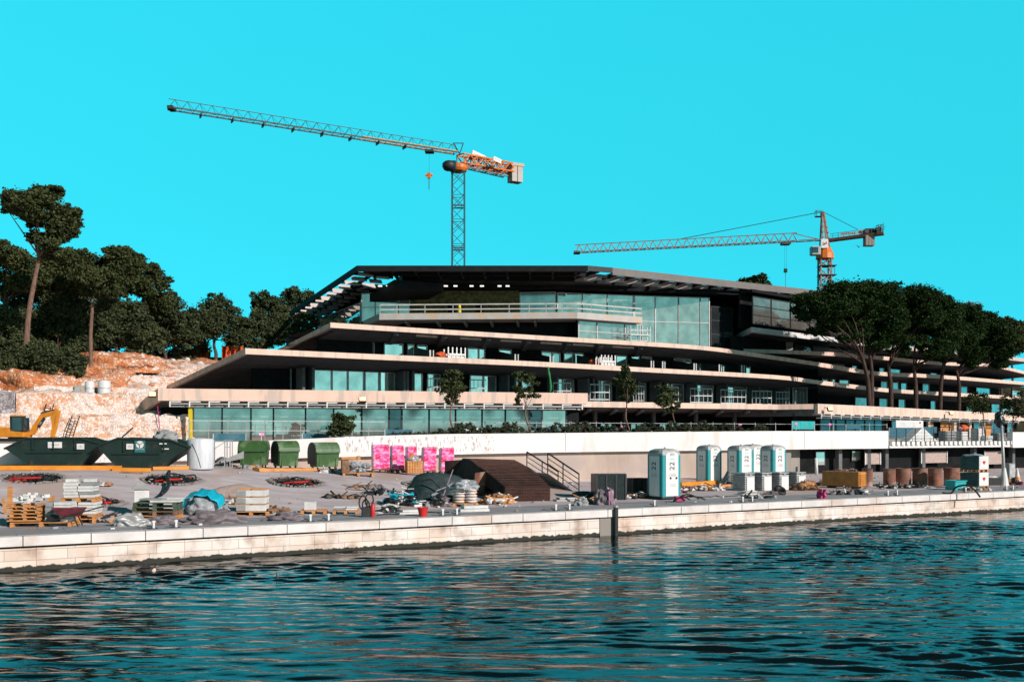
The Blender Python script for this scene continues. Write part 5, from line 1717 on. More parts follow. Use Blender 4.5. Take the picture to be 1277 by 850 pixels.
mb = MB(); lattice(mb, c0 + Vector((0.5, 0, -1.75)), ce + Vector((-1, 0, -1.5)), 1.2, 0.5, 8, chord=0.09, brace=0.06); mb.build('walkway', M['crane_pink'], t1)
for (x, y, w_, h_, lab) in ((597, 194.5, 2.6, 0.85, 'mast sign'), (620, 199.5, 1.6, 0.62, 'jib sign')):
    p = L1(P(x, y, 141)); yaw = math.atan2((ce - c0).y, (ce - c0).x)
    mb = MB(); mb.box((0, 0, 0), (w_, 0.1, h_)); o = mb.build('sign_board', M['white'], t1); 
    o.matrix_local = Matrix.Translation(p) @ Matrix.Rotation(yaw, 4, 'Z') @ Matrix.Rotation(R(8), 4, 'Y')
    marks(w_ * .75, h_ * .25, M['ink'], o, Matrix.Translation((0, -0.056, 0)), 8 if w_ > 2 else 4, 3)
mb = MB()
for i, off in enumerate((-.5, 0.45)):
    mb.box((off, 0, -1.1), (0.85, 1.5, 2.3))
mb.box((0, 0, 0.25), (2.1, 1.7, 0.45))
o = mb.build('counterweight', [M['concrete_pale']], t1, bevel=0.04); o.location = ce + Vector((0.3, 0, -0.1)); o.rotation_euler = (0, 0, 0.5)
mb = MB(); mb.lathe([(0.25, -0.65), (0.7, -0.55), (0.95, -0.1), (0.92, 0.35), (0.6, 0.62), (0.2, 0.75)], 12); o = mb.build('cab', M['dark_metal'], t1, smooth=True)
o.location = L1(P(560, 207, 137)); 
mb = MB(); mb.box((0, 0, 0.0), (1.5, 1.1, 1.3)); o2 = mb.build('cab_housing', M['glass_dark'], t1, bevel=0.15); o2.location = L1(P(562.5, 207, 137.4))
mb = MB(); mb.bar((0, 0, 0), (-0.9, 0, 1.5), 0.16); mb.bar((0, 0, 0), (0.5, 0, 1.5), 0.12); mb.bar((-.9, 0, 1.5), (.5, 0, 1.5), 0.1)
o = mb.build('apex_frame', M['crane_dark'], t1); o.location = Vector((0.2, 0, zj - 3.0))
hp = L1(P(535, 219, d1 - 1.5)); jp = root_.lerp(tip, 0.105)
mb = MB(); mb.bar(jp + Vector((0, 0, -.2)), hp, 0.025); o = mb.build('hoist_rope', M['crane_dark'], t1)
mb = MB(); mb.box(tuple(hp), (0.5, 0.3, 0.8)); mb.box(tuple(hp + Vector((0, 0, 0.05))), (1.05, 0.2, 0.3)); o = mb.build('hook_block', M['orange_deep'], t1, bevel=0.04)
mb = MB(); mb.bar(hp + Vector((0, 0, -.3)), hp + Vector((0, 0, -1.9)), 0.09); mb.build('hook', M['crane_dark'], t1)
mb = MB(); mb.box(tuple(jp + Vector((0, 0, -.35))), (1.2, 1.3, 0.3)); mb.build('trolley', M['crane_dark'], t1)

# crane two: hammerhead with a pointed tower head
d2 = 150.0
m2 = P(1028.5, 540, d2); m2.z = 3.0
t2 = thing('tower_crane', 'hammerhead tower crane with pointed head and pale lattice jib rising behind the umbrella pines', 'crane', m2)
L2 = lambda v: Vector(v) - m2
base_z = P(1028, 322, d2).z - 3.0
mb = MB(); lattice(mb, Vector((0, -0.8, 0)), Vector((0, -0.8, base_z)), 1.55, 1.55, 22, chord=0.20, brace=0.10, side=Vector((1, 0, 0)), upv=Vector((0, 1, 0))); mb.build('mast', M['crane_pink'], t2)
mb = MB(); mb.lathe([(0.7, 0), (1.35, 0.1), (1.3, 0.9), (0.8, 1.9)], 12, (0, 0, base_z - 0.2)); mb.build('slewing_unit', M['orange_deep'], t2)
mb = MB()
for zz in (-1.2, -2.6): mb.box((0.3, 0, base_z + zz), (2.4, 2.2, 0.1))
mb.bar((1.5, 0, base_z - 2.6), (1.5, 0, base_z - 1.2), 0.06); mb.bar((-.85, 0, base_z - 2.6), (-.85, 0, base_z - 1.2), 0.06)
mb.build('service_platform', M['crane_dark'], t2)
zq = P(1028, 297, d2).z - 3.0
ztop = P(1026, 264, d2).z - 3.0
mb = MB()
for sx_, sy_ in ((-1, -1), (1, -1), (1, 1), (-1, 1)):
    mb.bar((sx_ * .6, sy_ * .6, base_z + 1.2), (sx_ * .12 - .3, sy_ * .12, ztop), 0.17)
    k0, k1 = .35, .7
for i in range(5):
    z0_ = zq + (ztop - zq) * i / 5; z1_ = zq + (ztop - zq) * (i + 1) / 5
    w0 = .55 * (1 - i / 5) + .12; w1_ = .55 * (1 - (i + 1) / 5) + .12
    mb.bar((-w0 - .06 * i, -w0, z0_), (w1_ - .06 * i, -w1_, z1_), 0.09); mb.bar((-w0 - .06 * i, -w0, z0_), (w0 - .06 * i, -w0, z0_), 0.09)
mb.build('tower_head', mat('orange_brown_crane_steel', (0.42, 0.16, 0.07), 0.6, (0.25, 0.09, 0.045), 3.0), t2)
mb = MB(); mb.box((-.95, 0, ztop - 0.75), (0.9, 0.9, 0.07))
for a_, b_2 in (((-1.35, -.4), (-.5, -.4)), ((-1.35, .4), (-.5, .4))):
    mb.bar((a_[0], a_[1], ztop + .1), (b_2[0], b_2[1], ztop + .1), 0.06); mb.bar((a_[0], a_[1], ztop + .1), (a_[0], a_[1], ztop - .75), 0.07); mb.bar((b_2[0], b_2[1], ztop + .1), (b_2[0], b_2[1], ztop - .75), 0.07)
mb.bar((-1.35, -.4, ztop + .1), (-1.35, .4, ztop + .1), 0.06)
mb.build('head_platform', M['crane_dark'], t2)
tip2 = L2(P(717, 315, 161)); r2 = Vector((-0.6, 0, zq - .25))
up2 = r2 + Vector((-4.2, 0.1, -.1))
mb = MB(); lattice(mb, r2 + (tip2 - r2) * 0.09, tip2, 1.2, 1.25, 26, tri=True, chord=0.12, brace=0.07); mb.build('jib', M['crane_pink'], t2)
mb = MB(); q = r2 + (tip2 - r2) * 0.09
for s_ in (-.6, .6): mb.bar(r2 + Vector((0, s_, 0)), q + Vector((0, s_, 0)), 0.14)
mb.bar(r2, q + Vector((0, 0, 1.25)) + (tip2 - r2) * 0.018, 0.12); mb.build('jib_root', M['crane_pink'], t2)
mb = MB(); mb.box(tuple(tip2 + Vector((.3, 0, 0))), (1.0, 1.2, 0.4)); mb.build('jib_tip', M['crane_dark'], t2)
ce2 = L2(P(1102, 291, 146.5)); c2_ = Vector((0.6, 0, zq - .35))
mb = MB(); mb.bar(c2_, ce2, 1.3, 0.38)
mb.build('counter_jib', mat('brown_crane_steel', (0.20, 0.08, 0.05), 0.6, (0.12, 0.05, 0.035), 3.0), t2)
mb = MB()
for k in range(10):
    p = c2_.lerp(ce2, (k + .5) / 10); mb.bar(p + Vector((0, -.66, .15)), p + Vector((0, -.66, .85)), 0.05)
p0_, p1_ = c2_ + Vector((0, -.66, .85)), ce2 + Vector((0, -.66, .85)); mb.bar(p0_, p1_, 0.05)
mb.bar(p0_ + Vector((0, 0, -.35)), p1_ + Vector((0, 0, -.35)), 0.04); mb.build('guard_rail', M['crane_dark'], t2)
cwp = c2_.lerp(ce2, 0.735)
mb = MB()
for k in range(3): mb.box(((k - 1) * .46, 0, -0.85), (0.43, 1.2, 1.5))
o = mb.build('counterweight', M['concrete_grey'], t2, bevel=0.03); o.location = cwp
mb = MB(); mb.box((0, 0, .5), (1.6, 1.1, 0.55)); mb.box((0, -.3, .85), (1.3, .3, .2)); o = mb.build('winch', M['crane_dark'], t2, bevel=0.05); o.location = cwp
mb = MB(); mb.lathe([(0.3, -.5), (0.42, -.5), (.42, .5), (.3, .5)], 12, T=Matrix.Rotation(R(90), 4, 'X')); o = mb.build('winch_drum', M['crane_dark'], t2); o.location = c2_.lerp(ce2, .9) + Vector((0, 0, .6))
mb = MB()
p = c2_.lerp(ce2, .97); 
for yy in (-.5, .5): mb.bar(p + Vector((0, yy, 0)), p + Vector((0, yy, 1.5)), 0.07); mb.bar(p + Vector((-.7, yy, 0)), p + Vector((-.7, yy, 1.2)), 0.07); mb.bar(p + Vector((-.7, yy, 1.2)), p + Vector((0, yy, 1.2)), 0.06)
mb.bar(p + Vector((0, -.5, 1.2)), p + Vector((0, .5, 1.2)), .06); mb.bar(p + Vector((-.7, -.5, 1.2)), p + Vector((-.7, .5, 1.2)), .06)
mb.build('end_platform', M['crane_dark'], t2)
hd = Vector((-.3, 0, ztop))
mb = MB(); mb.bar(hd, r2.lerp(tip2, .56) + Vector((0, 0, 1.25)), 0.085); mb.build('jib_stay', M['crane_dark'], t2)
for fr_2 in (0.7,):
    mb = MB(); mb.bar(hd, c2_.lerp(ce2, fr_2) + Vector((0, 0, .2)), 0.07); mb.build('counter_stay', M['crane_dark'], t2)
mb = MB(); mb.box((0, 0, 0), (1.35, 1.3, 1.3)); o = mb.build('cab', mat('pale_cab_paint', (0.45, 0.47, 0.47), 0.5, (0.36, 0.38, 0.38), 3.0), t2, bevel=0.12); o.location = L2(P(1016.5, 313, 148.3))
mb = MB(); mb.box((-.15, -.66, .05), (0.85, 0.04, 0.85)); mb.build('cab_window', M['glass_dark'], o)
mb = MB(); mb.box((0, 0, 0), (1.05, 0.08, 1.35)); o = mb.build('sign_board', M['white'], t2); o.location = L2(P(1028.5, 303.5, 148.9))
mb = MB(); mb.tube([(-.35, 0, -.12), (-.12, 0, -.2), (0.05, 0, .05), (0.3, 0, .25)], .06, 5); mb.build('red_swoosh', M['red'], o, loc=(0, -.06, -.05))
mb = MB(); mb.tube([(-.3, 0, .2), (0, 0, .05), (0.35, 0, .12)], .05, 5); mb.build('dark_swoosh', M['ink'], o, loc=(0, -.06, -.12))
for (f_, w_, h_, b_t) in ((.33, 2.4, 0.42, 'FORTEM'), (.55, .75, .72, '?')):
    pp_ = c2_.lerp(ce2, f_) + Vector((0, -.72, .55))
    mb = MB(); mb.box((0, 0, 0), (w_, 0.05, h_)); o = mb.build('sign_board', M['white'], t2); o.location = pp_; o.rotation_euler = (0, 0, math.atan2((ce2 - c2_).y, (ce2 - c2_).x))
    if b_t != '?': marks(w_ * .85, h_ * .6, M['ink'], o, Matrix.Translation((0, -.03, 0)), 7, 5)
    else:
        mk = MB(); mk.lathe([(0.0, -.01), (.2, -.01), (.2, .01), (0, .01)], 16, T=face_T((0, -.035, 0))); mk.build('emblem', M['magenta'], o)
tp = r2.lerp(tip2, .43)
hb1 = L2(P(984.5, 334, 151))
tr = r2.lerp(tip2, .135)
mb = MB(); mb.box(tuple(tr + Vector((0, 0, -.3))), (1.3, 1.3, .35)); mb.build('trolley', M['crane_dark'], t2)
hk = tr + Vector((0, 0, -4.4))
for yy in (-.18, .18):
    mb = MB(); mb.bar(tr + Vector((yy, yy, -.4)), hk + Vector((yy, yy, 0)), 0.022); mb.build('hoist_rope', M['crane_dark'], t2)
mb = MB(); mb.box(tuple(hk), (.5, .35, .6)); mb.build('hook_block', mat('rusty_hook', (.5, .3, .15), .7), t2, bevel=.05)
mb = MB(); mb.bar(hk + Vector((0, 0, -.3)), hk + Vector((0, 0, -3.0)), .05); mb.build('hook', M['crane_dark'], t2)

# ================================================================== THINGS ON THE QUAY AND APRON
def put(x, y):
    p, k = at(x, y)
    return p, k


# ---- pallet
def pallet_parts(parent, w=1.2, d=0.8, z=0.0, m='wood', rz=0.0, n=1):
    for i in range(n):
        mb = MB(); zz = z + i * 0.15
        for k in range(5): mb.box((0, -d / 2 + 0.06 + k * (d - .12) / 4, zz + 0.135), (w, 0.11, 0.025))
        for xx in (-w / 2 + .06, 0, w / 2 - .06):
            mb.box((xx, 0, zz + 0.11), (0.1, d, 0.025))
            for yy in (-d / 2 + .06, 0, d / 2 - .06): mb.box((xx, yy, zz + .06), (0.12, 0.12, 0.08))
            mb.box((xx, 0, zz + .012), (0.1, d, 0.02))
        mb.build('pallet', M[m], parent)
    return z + n * 0.15


# ---- green skips
def skip(label, prof, x_ref, y_ref, extra):
    p, k = put(x_ref, y_ref)
    pr_ = [((x - x_ref) * k, (y_ref - y) * k) for x, y in prof]
    t = thing('skip', label, 'skip', p, R(4), 'dark green skips')
    mb = MB()
    n = len(pr_); w = 1.75; th = 0.05
    # open-topped hull: outer shell with a floor and a hollow inside
    bottom = pr_[0:2]; right, rimr, riml, left = pr_[2], pr_[3], pr_[4], pr_[5]
    outer = [pr_[5], pr_[0], pr_[1], pr_[2]]
    for y0, y1 in ((0, th), (w - th, w)):
        mb.prism(pr_, y0, y1)
    for a, b in zip(outer, outer[1:]):
        mb.hexa([(a[0], th, a[1]), (b[0], th, b[1]), (b[0], w - th, b[1]), (a[0], w - th, a[1]), (a[0], th, a[1] + .05), (b[0], th, b[1] + .05), (b[0], w - th, b[1] + .05), (a[0], w - th, a[1] + .05)])
    mb.build('hull', M['skip_green'], t)
    mb = MB()
    for a, b in zip(pr_[2:], pr_[3:]): mb.bar((a[0], -0.03, a[1]), (b[0], -0.03, b[1]), 0.09, 0.07); mb.bar((a[0], w + .03, a[1]), (b[0], w + .03, b[1]), 0.09, 0.07)
    mb.bar((left[0], -.03, left[1]), (left[0], w, left[1]), .08); mb.bar((right[0], -.03, right[1]), (right[0], w, right[1]), .08)
    mb.build('rim', M['skip_green'], t)
    zr = rimr[1]
    xm = [riml[0] + (rimr[0] - riml[0]) * q for q in (0.12, 0.5, 0.9)]
    for q in xm:
        mb = MB(); mb.box((q, -0.04, zr - 0.28), (0.07, 0.08, 0.5)); mb.build('rib', M['skip_green'], t)
    mb = MB(); mb.box(((bottom[0][0] + bottom[1][0]) / 2, -0.04, zr * .52), ((bottom[1][0] - bottom[0][0]) * 1.25, 0.08, 0.05)); mb.build('side_rail', M['skip_green'], t)
    for (x, y, ww, hh, mm, nm_) in extra:
        X = (x - x_ref) * k; Z = (y_ref - y) * k
        if nm_ == 'emblem':
            mb = MB(); mb.box((X, -0.075, Z), (ww * k, 0.02, hh * k)); o = mb.build('sign_plate', mat('blue_green_sign', (.03, .16, .17), .5), t)
            mk = MB(); mk.lathe([(0, -.006), (ww * k * .36, -.006), (ww * k * .36, .006), (0, .006)], 20, T=face_T((0, 0, 0)))
            e = mk.build('white_disc', M['white'], o, loc=(X, -.09, Z + hh * k * .16))
            mk = MB()
            for q in range(3):
                an = q * 2.094 + .5; mk.bar((0, 0, 0), (math.cos(an) * ww * k * .34, 0, math.sin(an) * ww * k * .34), .05, .012)
            mk.build('spokes', M['ink'], e, loc=(0, -.012, 0))
            marks(ww * k * .8, .05, M['white'], o, Matrix.Translation((X, -.088, Z - hh * k * .22)), 7, 2)
        else:
            mb = MB(); mb.box((X, -0.05, Z), (ww * k, 0.02, hh * k)); o = mb.build(nm_, M[mm], t)
            if nm_ == 'sign_plate': marks(ww * k * .6, hh * k * .22, M['ink'], o, Matrix.Translation((X, -.063, Z)), 6 if ww > 12 else 3, 4)
    return t


skip('dark green skip at the left, rectangular white plate in its middle, orange digger arm behind', [(41, 583), (96, 583), (124, 553), (100, 546), (34, 546), (8, 559)], 68, 583,
     [(69, 554.5, 17, 7.5, 'white', 'sign_plate'), (100, 556.5, 9, 7, 'white', 'sign_plate')])
skip('dark green skip beside the pale cylinder, with a blue-green emblem plate', [(147, 584), (193, 585), (235, 557), (210, 548), (148, 546), (122, 556)], 170, 584,
     [(162.5, 556.5, 8.5, 7, 'white', 'sign_plate'), (175, 556.5, 13, 15, 'blue_tarp', 'emblem'), (203, 553, 9, 1.5, 'white', 'paint_mark'), (206, 559.5, 8, 1.5, 'white', 'paint_mark')])
# small logo on the second skip's lower side
p, k = put(160, 582)
# rubble sheet lying over the second skip
mb = MB(); mb.blob((0, 0, 0), (.55, .4, .32), 3, .5, 2.2, seed=4)
q, k = put(190, 584); o = mb.build('scrap_sheet', M['stone_grey'], None, loc=q + Vector((0.4, .7, 1.42))); tag(o, 'grey crumpled sheet poking out of the skip with the emblem', 'scrap')

# ---- orange beams on the apron
def beam(x0, y0, x1, y1, w, h, m, label, name='timber_beam', cat='beam', group=None, lift=0.0):
    a, _ = put(x0, y0); b, _ = put(x1, y1)
    c = (a + b) / 2; d = b - a
    mb = MB()
    mb.bar(Vector((-d.length / 2, 0, h / 2)), Vector((d.length / 2, 0, h / 2)), w, h)
    o = mb.build(name, M[m], None, loc=(c.x, c.y, c.z + lift), bevel=0.01)
    o.rotation_euler = (0, -math.asin(max(-1, min(1, d.z / d.length))), math.atan2(d.y, d.x))
    return tag(o, label, cat, group)


beam(-6, 586, 152, 586, 0.22, 0.20, 'orange', 'long orange steel beam lying in front of the left skip')
beam(140, 587, 188, 588, 0.2, 0.16, 'orange', 'short orange beam lying below the skip with the emblem')
beam(190, 586, 244, 585, 0.2, 0.16, 'orange', 'orange beam lying in front of the pale cylinder')
beam(320, 588, 395, 587, 0.5, 0.16, 'wood', 'wide orange-brown plank stack before the green bins')
beam(352, 587, 398, 586, 0.35, 0.12, 'wood', 'second shorter plank behind the wide plank stack')
beam(848, 606, 900, 603, 0.25, 0.22, 'orange', 'orange timber beam lying between the near toilet and the first far toilet')
beam(870, 609, 918, 606, 0.3, 0.14, 'wood', 'yellowish plank on the rubble heap below the far toilets')
beam(150, 590, 178, 591, 0.12, 0.08, 'wood_dark', 'thin dark plank between the first two round pits')

# ---- pale cylinder
p, k = put(250, 585)
t = thing('storage_tank', 'large pale upright cylinder wrapped in plastic, between the skip and the first green bin', 'tank', p, 0)
mb = MB(); mb.lathe([(0.56, 0), (0.60, 0.08), (0.60, 1.36), (0.56, 1.42), (0.02, 1.46)], 32); o = mb.build('drum', mat('white_pvc_wrap', (.72, .72, .74), .4, (.55, .55, .58), 2.0, stretch=(4, 4, .5), bump=.4, bscale=3), t, smooth=True)
mb = MB(); mb.tube([(-.2, -.585, 1.2), (-.05, -.61, .9), (.1, -.61, .5), (.2, -.59, .1)], .012, 5); mb.build('cord', M['dark_metal'], t)

# ---- wheeled green bins
def bin_(label, x, y, wpx, hpx, open_side, rz, first=None):
    p, k = put(x, y)
    t = thing('waste_container', label, 'bin', p, rz, 'green waste containers by the white wall')
    w = wpx * k; h = hpx * k; d = 1.0
    b0, b1 = w * .46, w * .5
    mb = MB()
    mb.hexa([(-b0, -.42, .14), (b0, -.42, .14), (b0, .42, .14), (-b0, .42, .14), (-b1, -.5, h * .62), (b1, -.5, h * .62), (b1, .5, h * .62), (-b1, .5, h * .62)])
    for q in (-.25, .25): mb.box((q * w * 1.4, -.46, h * .34), (.05, .05, h * .5))
    mb.build('body', M['bin_green'], t, bevel=.03)
    n = 9; prof = []
    for i in range(n + 1):
        a = math.pi * i / n
        prof.append((-math.cos(a) * .54, h * .63 + math.sin(a) * h * .37))
    lid = MB(); lid.prism(prof, -b1 - .03, b1 + .03, T=Matrix.Rotation(R(90), 4, 'Z'))
    lid.build('domed_lid', M['bin_lid'] if open_side > 1 else M['bin_green'], t, smooth=False)
    mb = MB(); mb.prism([(a * .97, b) for a, b in prof] + [(.49, h * .2), (-.49, h * .2)], b1 + .031, b1 + .05, T=Matrix.Rotation(R(90), 4, 'Z')); 
    mb.build('shade_plate', M['black'], t)  # black plate gives the left end its shade by colour
    mb = MB(); mb.bar((-b1, -.56, h * .62), (b1, -.56, h * .62), .06); mb.build('rim', M['bin_green'], t)
    for sx_ in (-1, 1):
        for sy_ in (-1, 1):
            wl_ = MB(); wl_.lathe([(.03, -.025), (.09, -.025), (.09, .025), (.03, .025)], 14, T=Matrix.Translation((sx_ * b0 * .8, sy_ * .36, .09)) @ Matrix.Rotation(R(90), 4, 'Y')); wl_.build('wheel', M['black'], t)
    return t


bin_('green waste container with a flat-fronted lid, left of the three bins', 317, 583, 33, 34, 0, 0.05)
bin_('green waste container turned to show its shaded end, middle of the three bins', 356, 584, 26, 35, 1, 0.62)
bin_('green waste container with a bleached domed lid, nearest the pink stacks', 404, 585, 31, 34, 2, 0.62)

# ---- scaffold frame and white ramp panel by the wall
p, k = put(279, 583)
t = thing('tube_scaffold', 'light grey scaffold frame against the white wall, left of the green bins', 'scaffold', p, .1)
mb = MB()
for x_ in (-.55, .05, .3): mb.bar((x_, 0, 0), (x_, 0, 1.35), .045); mb.bar((x_, .6, 0), (x_, .6, 1.35), .045)
for z_ in (.4, 1.0, 1.32): mb.bar((.05, 0, z_), (.3, 0, z_), .035)
mb.bar((-.55, 0, .85), (.05, 0, 1.25), .035); mb.bar((-.55, 0, .1), (.05, 0, .5), .035)
for x_ in (-.55, .3): mb.bar((x_, 0, 1.3), (x_, .6, 1.3), .035)
mb.bar((-.55, 0, 1.3), (.3, 0, 1.3), .035)
mb.build('tubes', M['light_metal'], t)
mb = MB(); mb.hexa([(-.5, .3, .15), (.9, .3, .45), (.9, .36, .45), (-.5, .36, .15), (-.5, .3, .2), (.9, .3, .8), (.9, .36, .8), (-.5, .36, .2)]); mb.build('panel', M['light_metal'], t)

# ---- pink wrapped stacks
G = 'pink wrapped pallet stacks by the white wall'
def pink(x0, x1, y, h, label, gx=None):
    p, k = put((x0 + x1) / 2, y)
    t = thing('wrapped_stack', label, 'wrapped pallet', p, R(12), G)
    w = (x1 - x0) * k * .95; hh = h * k - .15
    pallet_parts(t, w * 1.05, .9, 0, 'wood_dark')
    rn = random.Random(int(x0)); mb = MB()
    a = rn.uniform(-.04, .04)
    vs = []; nx, nz_ = 7, 9
    for side in range(4):
        pass
    mb.hexa([(-w / 2, -.42, .151), (w / 2, -.42, .151), (w / 2, .42, .151), (-w / 2, .42, .151), (-w / 2 + a, -.42, .15 + hh), (w / 2 + a, -.42, .15 + hh), (w / 2 + a, .42, .15 + hh), (-w / 2 + a, .42, .15 + hh)])
    mb.build('wrapped_load', M['pink'], t, bevel=.05)
    mb = MB(); mb.hexa([(-w / 2 - .025, -.40, .2), (-w / 2 - .012, -.40, .2), (-w / 2 - .012, .40, .2), (-w / 2 - .025, .40, .2), (-w / 2 - .025 + a, -.40, .1 + hh), (-w / 2 - .012 + a, -.40, .1 + hh), (-w / 2 - .012 + a, .40, .1 + hh), (-w / 2 - .025 + a, .40, .1 + hh)])
    mb.build('side_shade', M['wrap_shade'], t)  # grey sheet puts the shade of the left side into the wrap
    return t


pink(464, 486, 588, 34, 'pink wrapped stack, leftmost and tallest of the pink row')
pink(488, 504, 589, 34, 'pink wrapped stack, second from the left, beside the wooden crate')
pink(506, 519, 587, 32, 'pink wrapped stack half hidden behind the wooden crate')
pink(526, 543, 590, 33, 'pink wrapped stack right of the wooden crate')
pink(548, 565, 591, 33, 'deep pink wrapped stack, rightmost of the pink row, beside the rusty steel')
p, k = put(516, 592)
t = thing('wooden_crate', 'open wooden crate with orange scraps standing among the pink stacks', 'crate', p, .3)
mb = MB()
for i in range(6): mb.box((-.33 + i * .13, -.3, .42), (.11, .03, .62)); mb.box((-.33 + i * .13, .3, .42), (.11, .03, .62))
for i in range(4): mb.box((-.4, -.2 + i * .13, .42), (.03, .11, .62)); mb.box((.4, -.2 + i * .13, .42), (.03, .11, .62))
mb.box((0, 0, .12), (.8, .6, .06)); mb.build('boards', M['wood'], t)
mb = MB(); mb.blob((0, 0, .75), (.35, .28, .22), 2, .5); mb.build('wrapping', M['clear'], t)
o = MB().box((0, 0, 0), (.18, .1, .32)).build('scrap_board', M['orange_deep'], None, loc=p + Vector((-.1, -.1, .97)), bevel=.02); o.rotation_euler = (0.1, .2, .3); tag(o, 'orange board scrap sticking up from the wooden crate', 'scrap')
# pallet of bagged stones left of the pink stacks
p, k = put(446, 593)
t = thing('bagged_load', 'pallet of cloudy plastic bags with a timber on top, right of the green bins', 'pallet load', p, .25)
pallet_parts(t, 1.5, .9, 0, 'wood')
rn = random.Random(3)
for i in range(11):
    mb = MB(); mb.blob((rn.uniform(-.5, .6), rn.uniform(-.25, .25), rn.uniform(.25, .6)), (.24, .2, .14), 2, .5, 2.5, seed=i); mb.build('bag', M['clear'], t)
mb = MB(); mb.box((-.6, 0, .45), (.35, .7, .6)); mb.build('box', M['wood_dark'], t, bevel=.02)
mb = MB(); mb.box((-.35, 0, .85), (.85, .2, .12)); mb.box((.05, 0, .87), (.15, .3, .18)); mb.build('timber', M['wood'], t)

# ---- round planting pits with cables
G = 'round planting pits cut in the apron'
PIT_I = {1: 0, 2: 1, 3: 2, 5: 3, 4: 4}


def pit(x, y, rx, ry, label, seed, red=False, arch=None):
    pu_, pn_, a = PITS[PIT_I[seed]]
    X_, Y_ = XY(pu_, pn_)
    PT = PITS[PIT_I[seed]]
    z0_ = 1.0 + lerp_table(RISE, pu_) * ss(35.5, 49, pn_)
    p = Vector((X_, Y_, z0_))
    t = thing('planting_pit', label, 'pit', p, 0, G)
    n = 40
    rn = random.Random(seed)
    ra = [a * (1 + .03 * rn.uniform(-1, 1)) for _ in range(n)]
    mb = MB(); vs = []; fs = []
    gzp = lambda X, Y: gz(*UN(p.x + X, p.y + Y)) - p.z
    # depth of the pit opening along the view is foreshortened, in plan it is round
    for r_i, dz in ((1.06, 0), (.97, 0), (.90, 0), (.83, 0), (.76, 0)):
        for i in range(n):
            an = 2 * math.pi * i / n
            X, Y = math.cos(an) * ra[i] * r_i, math.sin(an) * ra[i] * r_i
            vs.append((X, Y, gzp(X, Y) + .02))
    for j in range(4):
        for i in range(n):
            i2 = (i + 1) % n
            fs.append((j * n + i, j * n + i2, (j + 1) * n + i2, (j + 1) * n + i))
    fs.append(tuple(4 * n + i for i in range(n)))
    mb.add(vs, fs); mb.build('soil_basin', M['dirt'], t, smooth=True)
    # low rough kerb of broken concrete round the back half
    mb = MB()
    for i in range(46):
        an = 2 * math.pi * (i + rn.uniform(-.3, .3)) / 46; q_ = a * rn.uniform(.99, 1.09)
        X, Y = math.cos(an) * q_, math.sin(an) * q_
        mb.box((X, Y, gzp(X, Y) + .01), (rn.uniform(.08, .2), rn.uniform(.08, .2), rn.uniform(.05, .13)), rn.uniform(0, 3))
    mb.build('broken_kerb', mat('pit_kerb', (.30, .26, .25), .9, (.16, .14, .13), 6, bump=.5) if 'pit_kerb' not in M else M['pit_kerb'], t)
    for i in range(9):
        a0 = rn.uniform(0, 6.28); pts = []
        for j in range(7):
            a0 += rn.uniform(.1, .8); rr_ = a * rn.uniform(.2, .95)
            X, Y = math.cos(a0) * rr_, math.sin(a0) * rr_
            pts.append((X, Y, max(gzp(X, Y), -.3) + rn.uniform(.1, .42)))
        mb = MB(); mb.tube(densify([Vector(q) for q in pts], 4), .028, 6); mb.build('cable', M['red'] if (red and i < 1) else M['black'], t, smooth=True)
    if arch:
        for (x0, x1, hh) in arch:
            pts = [Vector((x0 * a + (x1 - x0) * a * i / 8, -.1, gzp(0, 0) + .1 + hh * math.sin(math.pi * i / 8))) for i in range(9)]
            mb = MB(); mb.tube(pts, .035, 6); mb.build('hose_arch', M['black'], t, smooth=True)
    mb = MB(); mb.box((-.2 * a, -.3 * a, gzp(0, 0) + .34), (a * .9, .1, .05), .5); mb.build('plank', M['wood_dark'], t)
    if red:
        mb = MB(); mb.tube([(-.3 * a, -.8 * a, .0), (.1 * a, -.8 * a, .04), (.6 * a, -.6 * a, .05)], .035, 6); mb.build('red_pipe', M['red'], t)
    return t


pit(40, 594, 36, 8, 'round planting pit full of black cables at the far left, below the first skip', 1, True)
pit(213, 596, 33, 9, 'round planting pit with orange scraps and red pipe, below the pale cylinder', 2, True, ((-.9, .6, .5),))
pit(369, 599, 31, 8.5, 'round planting pit with a red pipe and hose arch, below the green bins', 3, True, ((-.7, .8, .55),))
pit(535, 603, 32, 8, 'round planting pit with blackened sheeting, below the pink stacks', 5, False, ((-.6, .1, .5),))
pit(132, 626, 20, 8, 'ragged muddy hole between the slab stacks and the white pillar', 4, True)

# ---- stacks of cut stone on pallets
def slabs(parent, w, d, z0, layers, m='stone_white', gap=True, th=.085, seed=0, name='stone_slab'):
    rn = random.Random(seed); z = z0
    for i in range(layers):
        nn = 2 if gap else 1
        for j in range(nn):
            ww = w / nn - .03
            mb = MB(); mb.box(((j - (nn - 1) / 2) * w / nn + rn.uniform(-.03, .03), rn.uniform(-.03, .03), z + th / 2), (ww, d, th - .012), rn.uniform(-.03, .03))
            mb.build(name, M[m] if rn.random() < .8 else M['stone_grey'], parent, bevel=.006)
        z += th
    return z


p, k = put(84, 655)
p, k = put(92, 653)
t = thing('slab_stack', 'tall pallet stack of pale stone slabs behind the red wheelbarrow', 'stone stack', p + Vector((0, .6, 0)), .12)
z = pallet_parts(t, 1.15, .85, 0, 'wood', n=2)
z = slabs(t, 1.15, .8, z, 4, th=.10, seed=1)
z = pallet_parts(t, 1.1, .8, z, 'wood')
z = slabs(t, 1.0, .75, z, 5, th=.10, seed=2)
for xx in (-.3, .28): MB().box((xx, 0, z + .06), (.36, .3, .11)).build('offcut', M['stone_white'], t, bevel=.01)

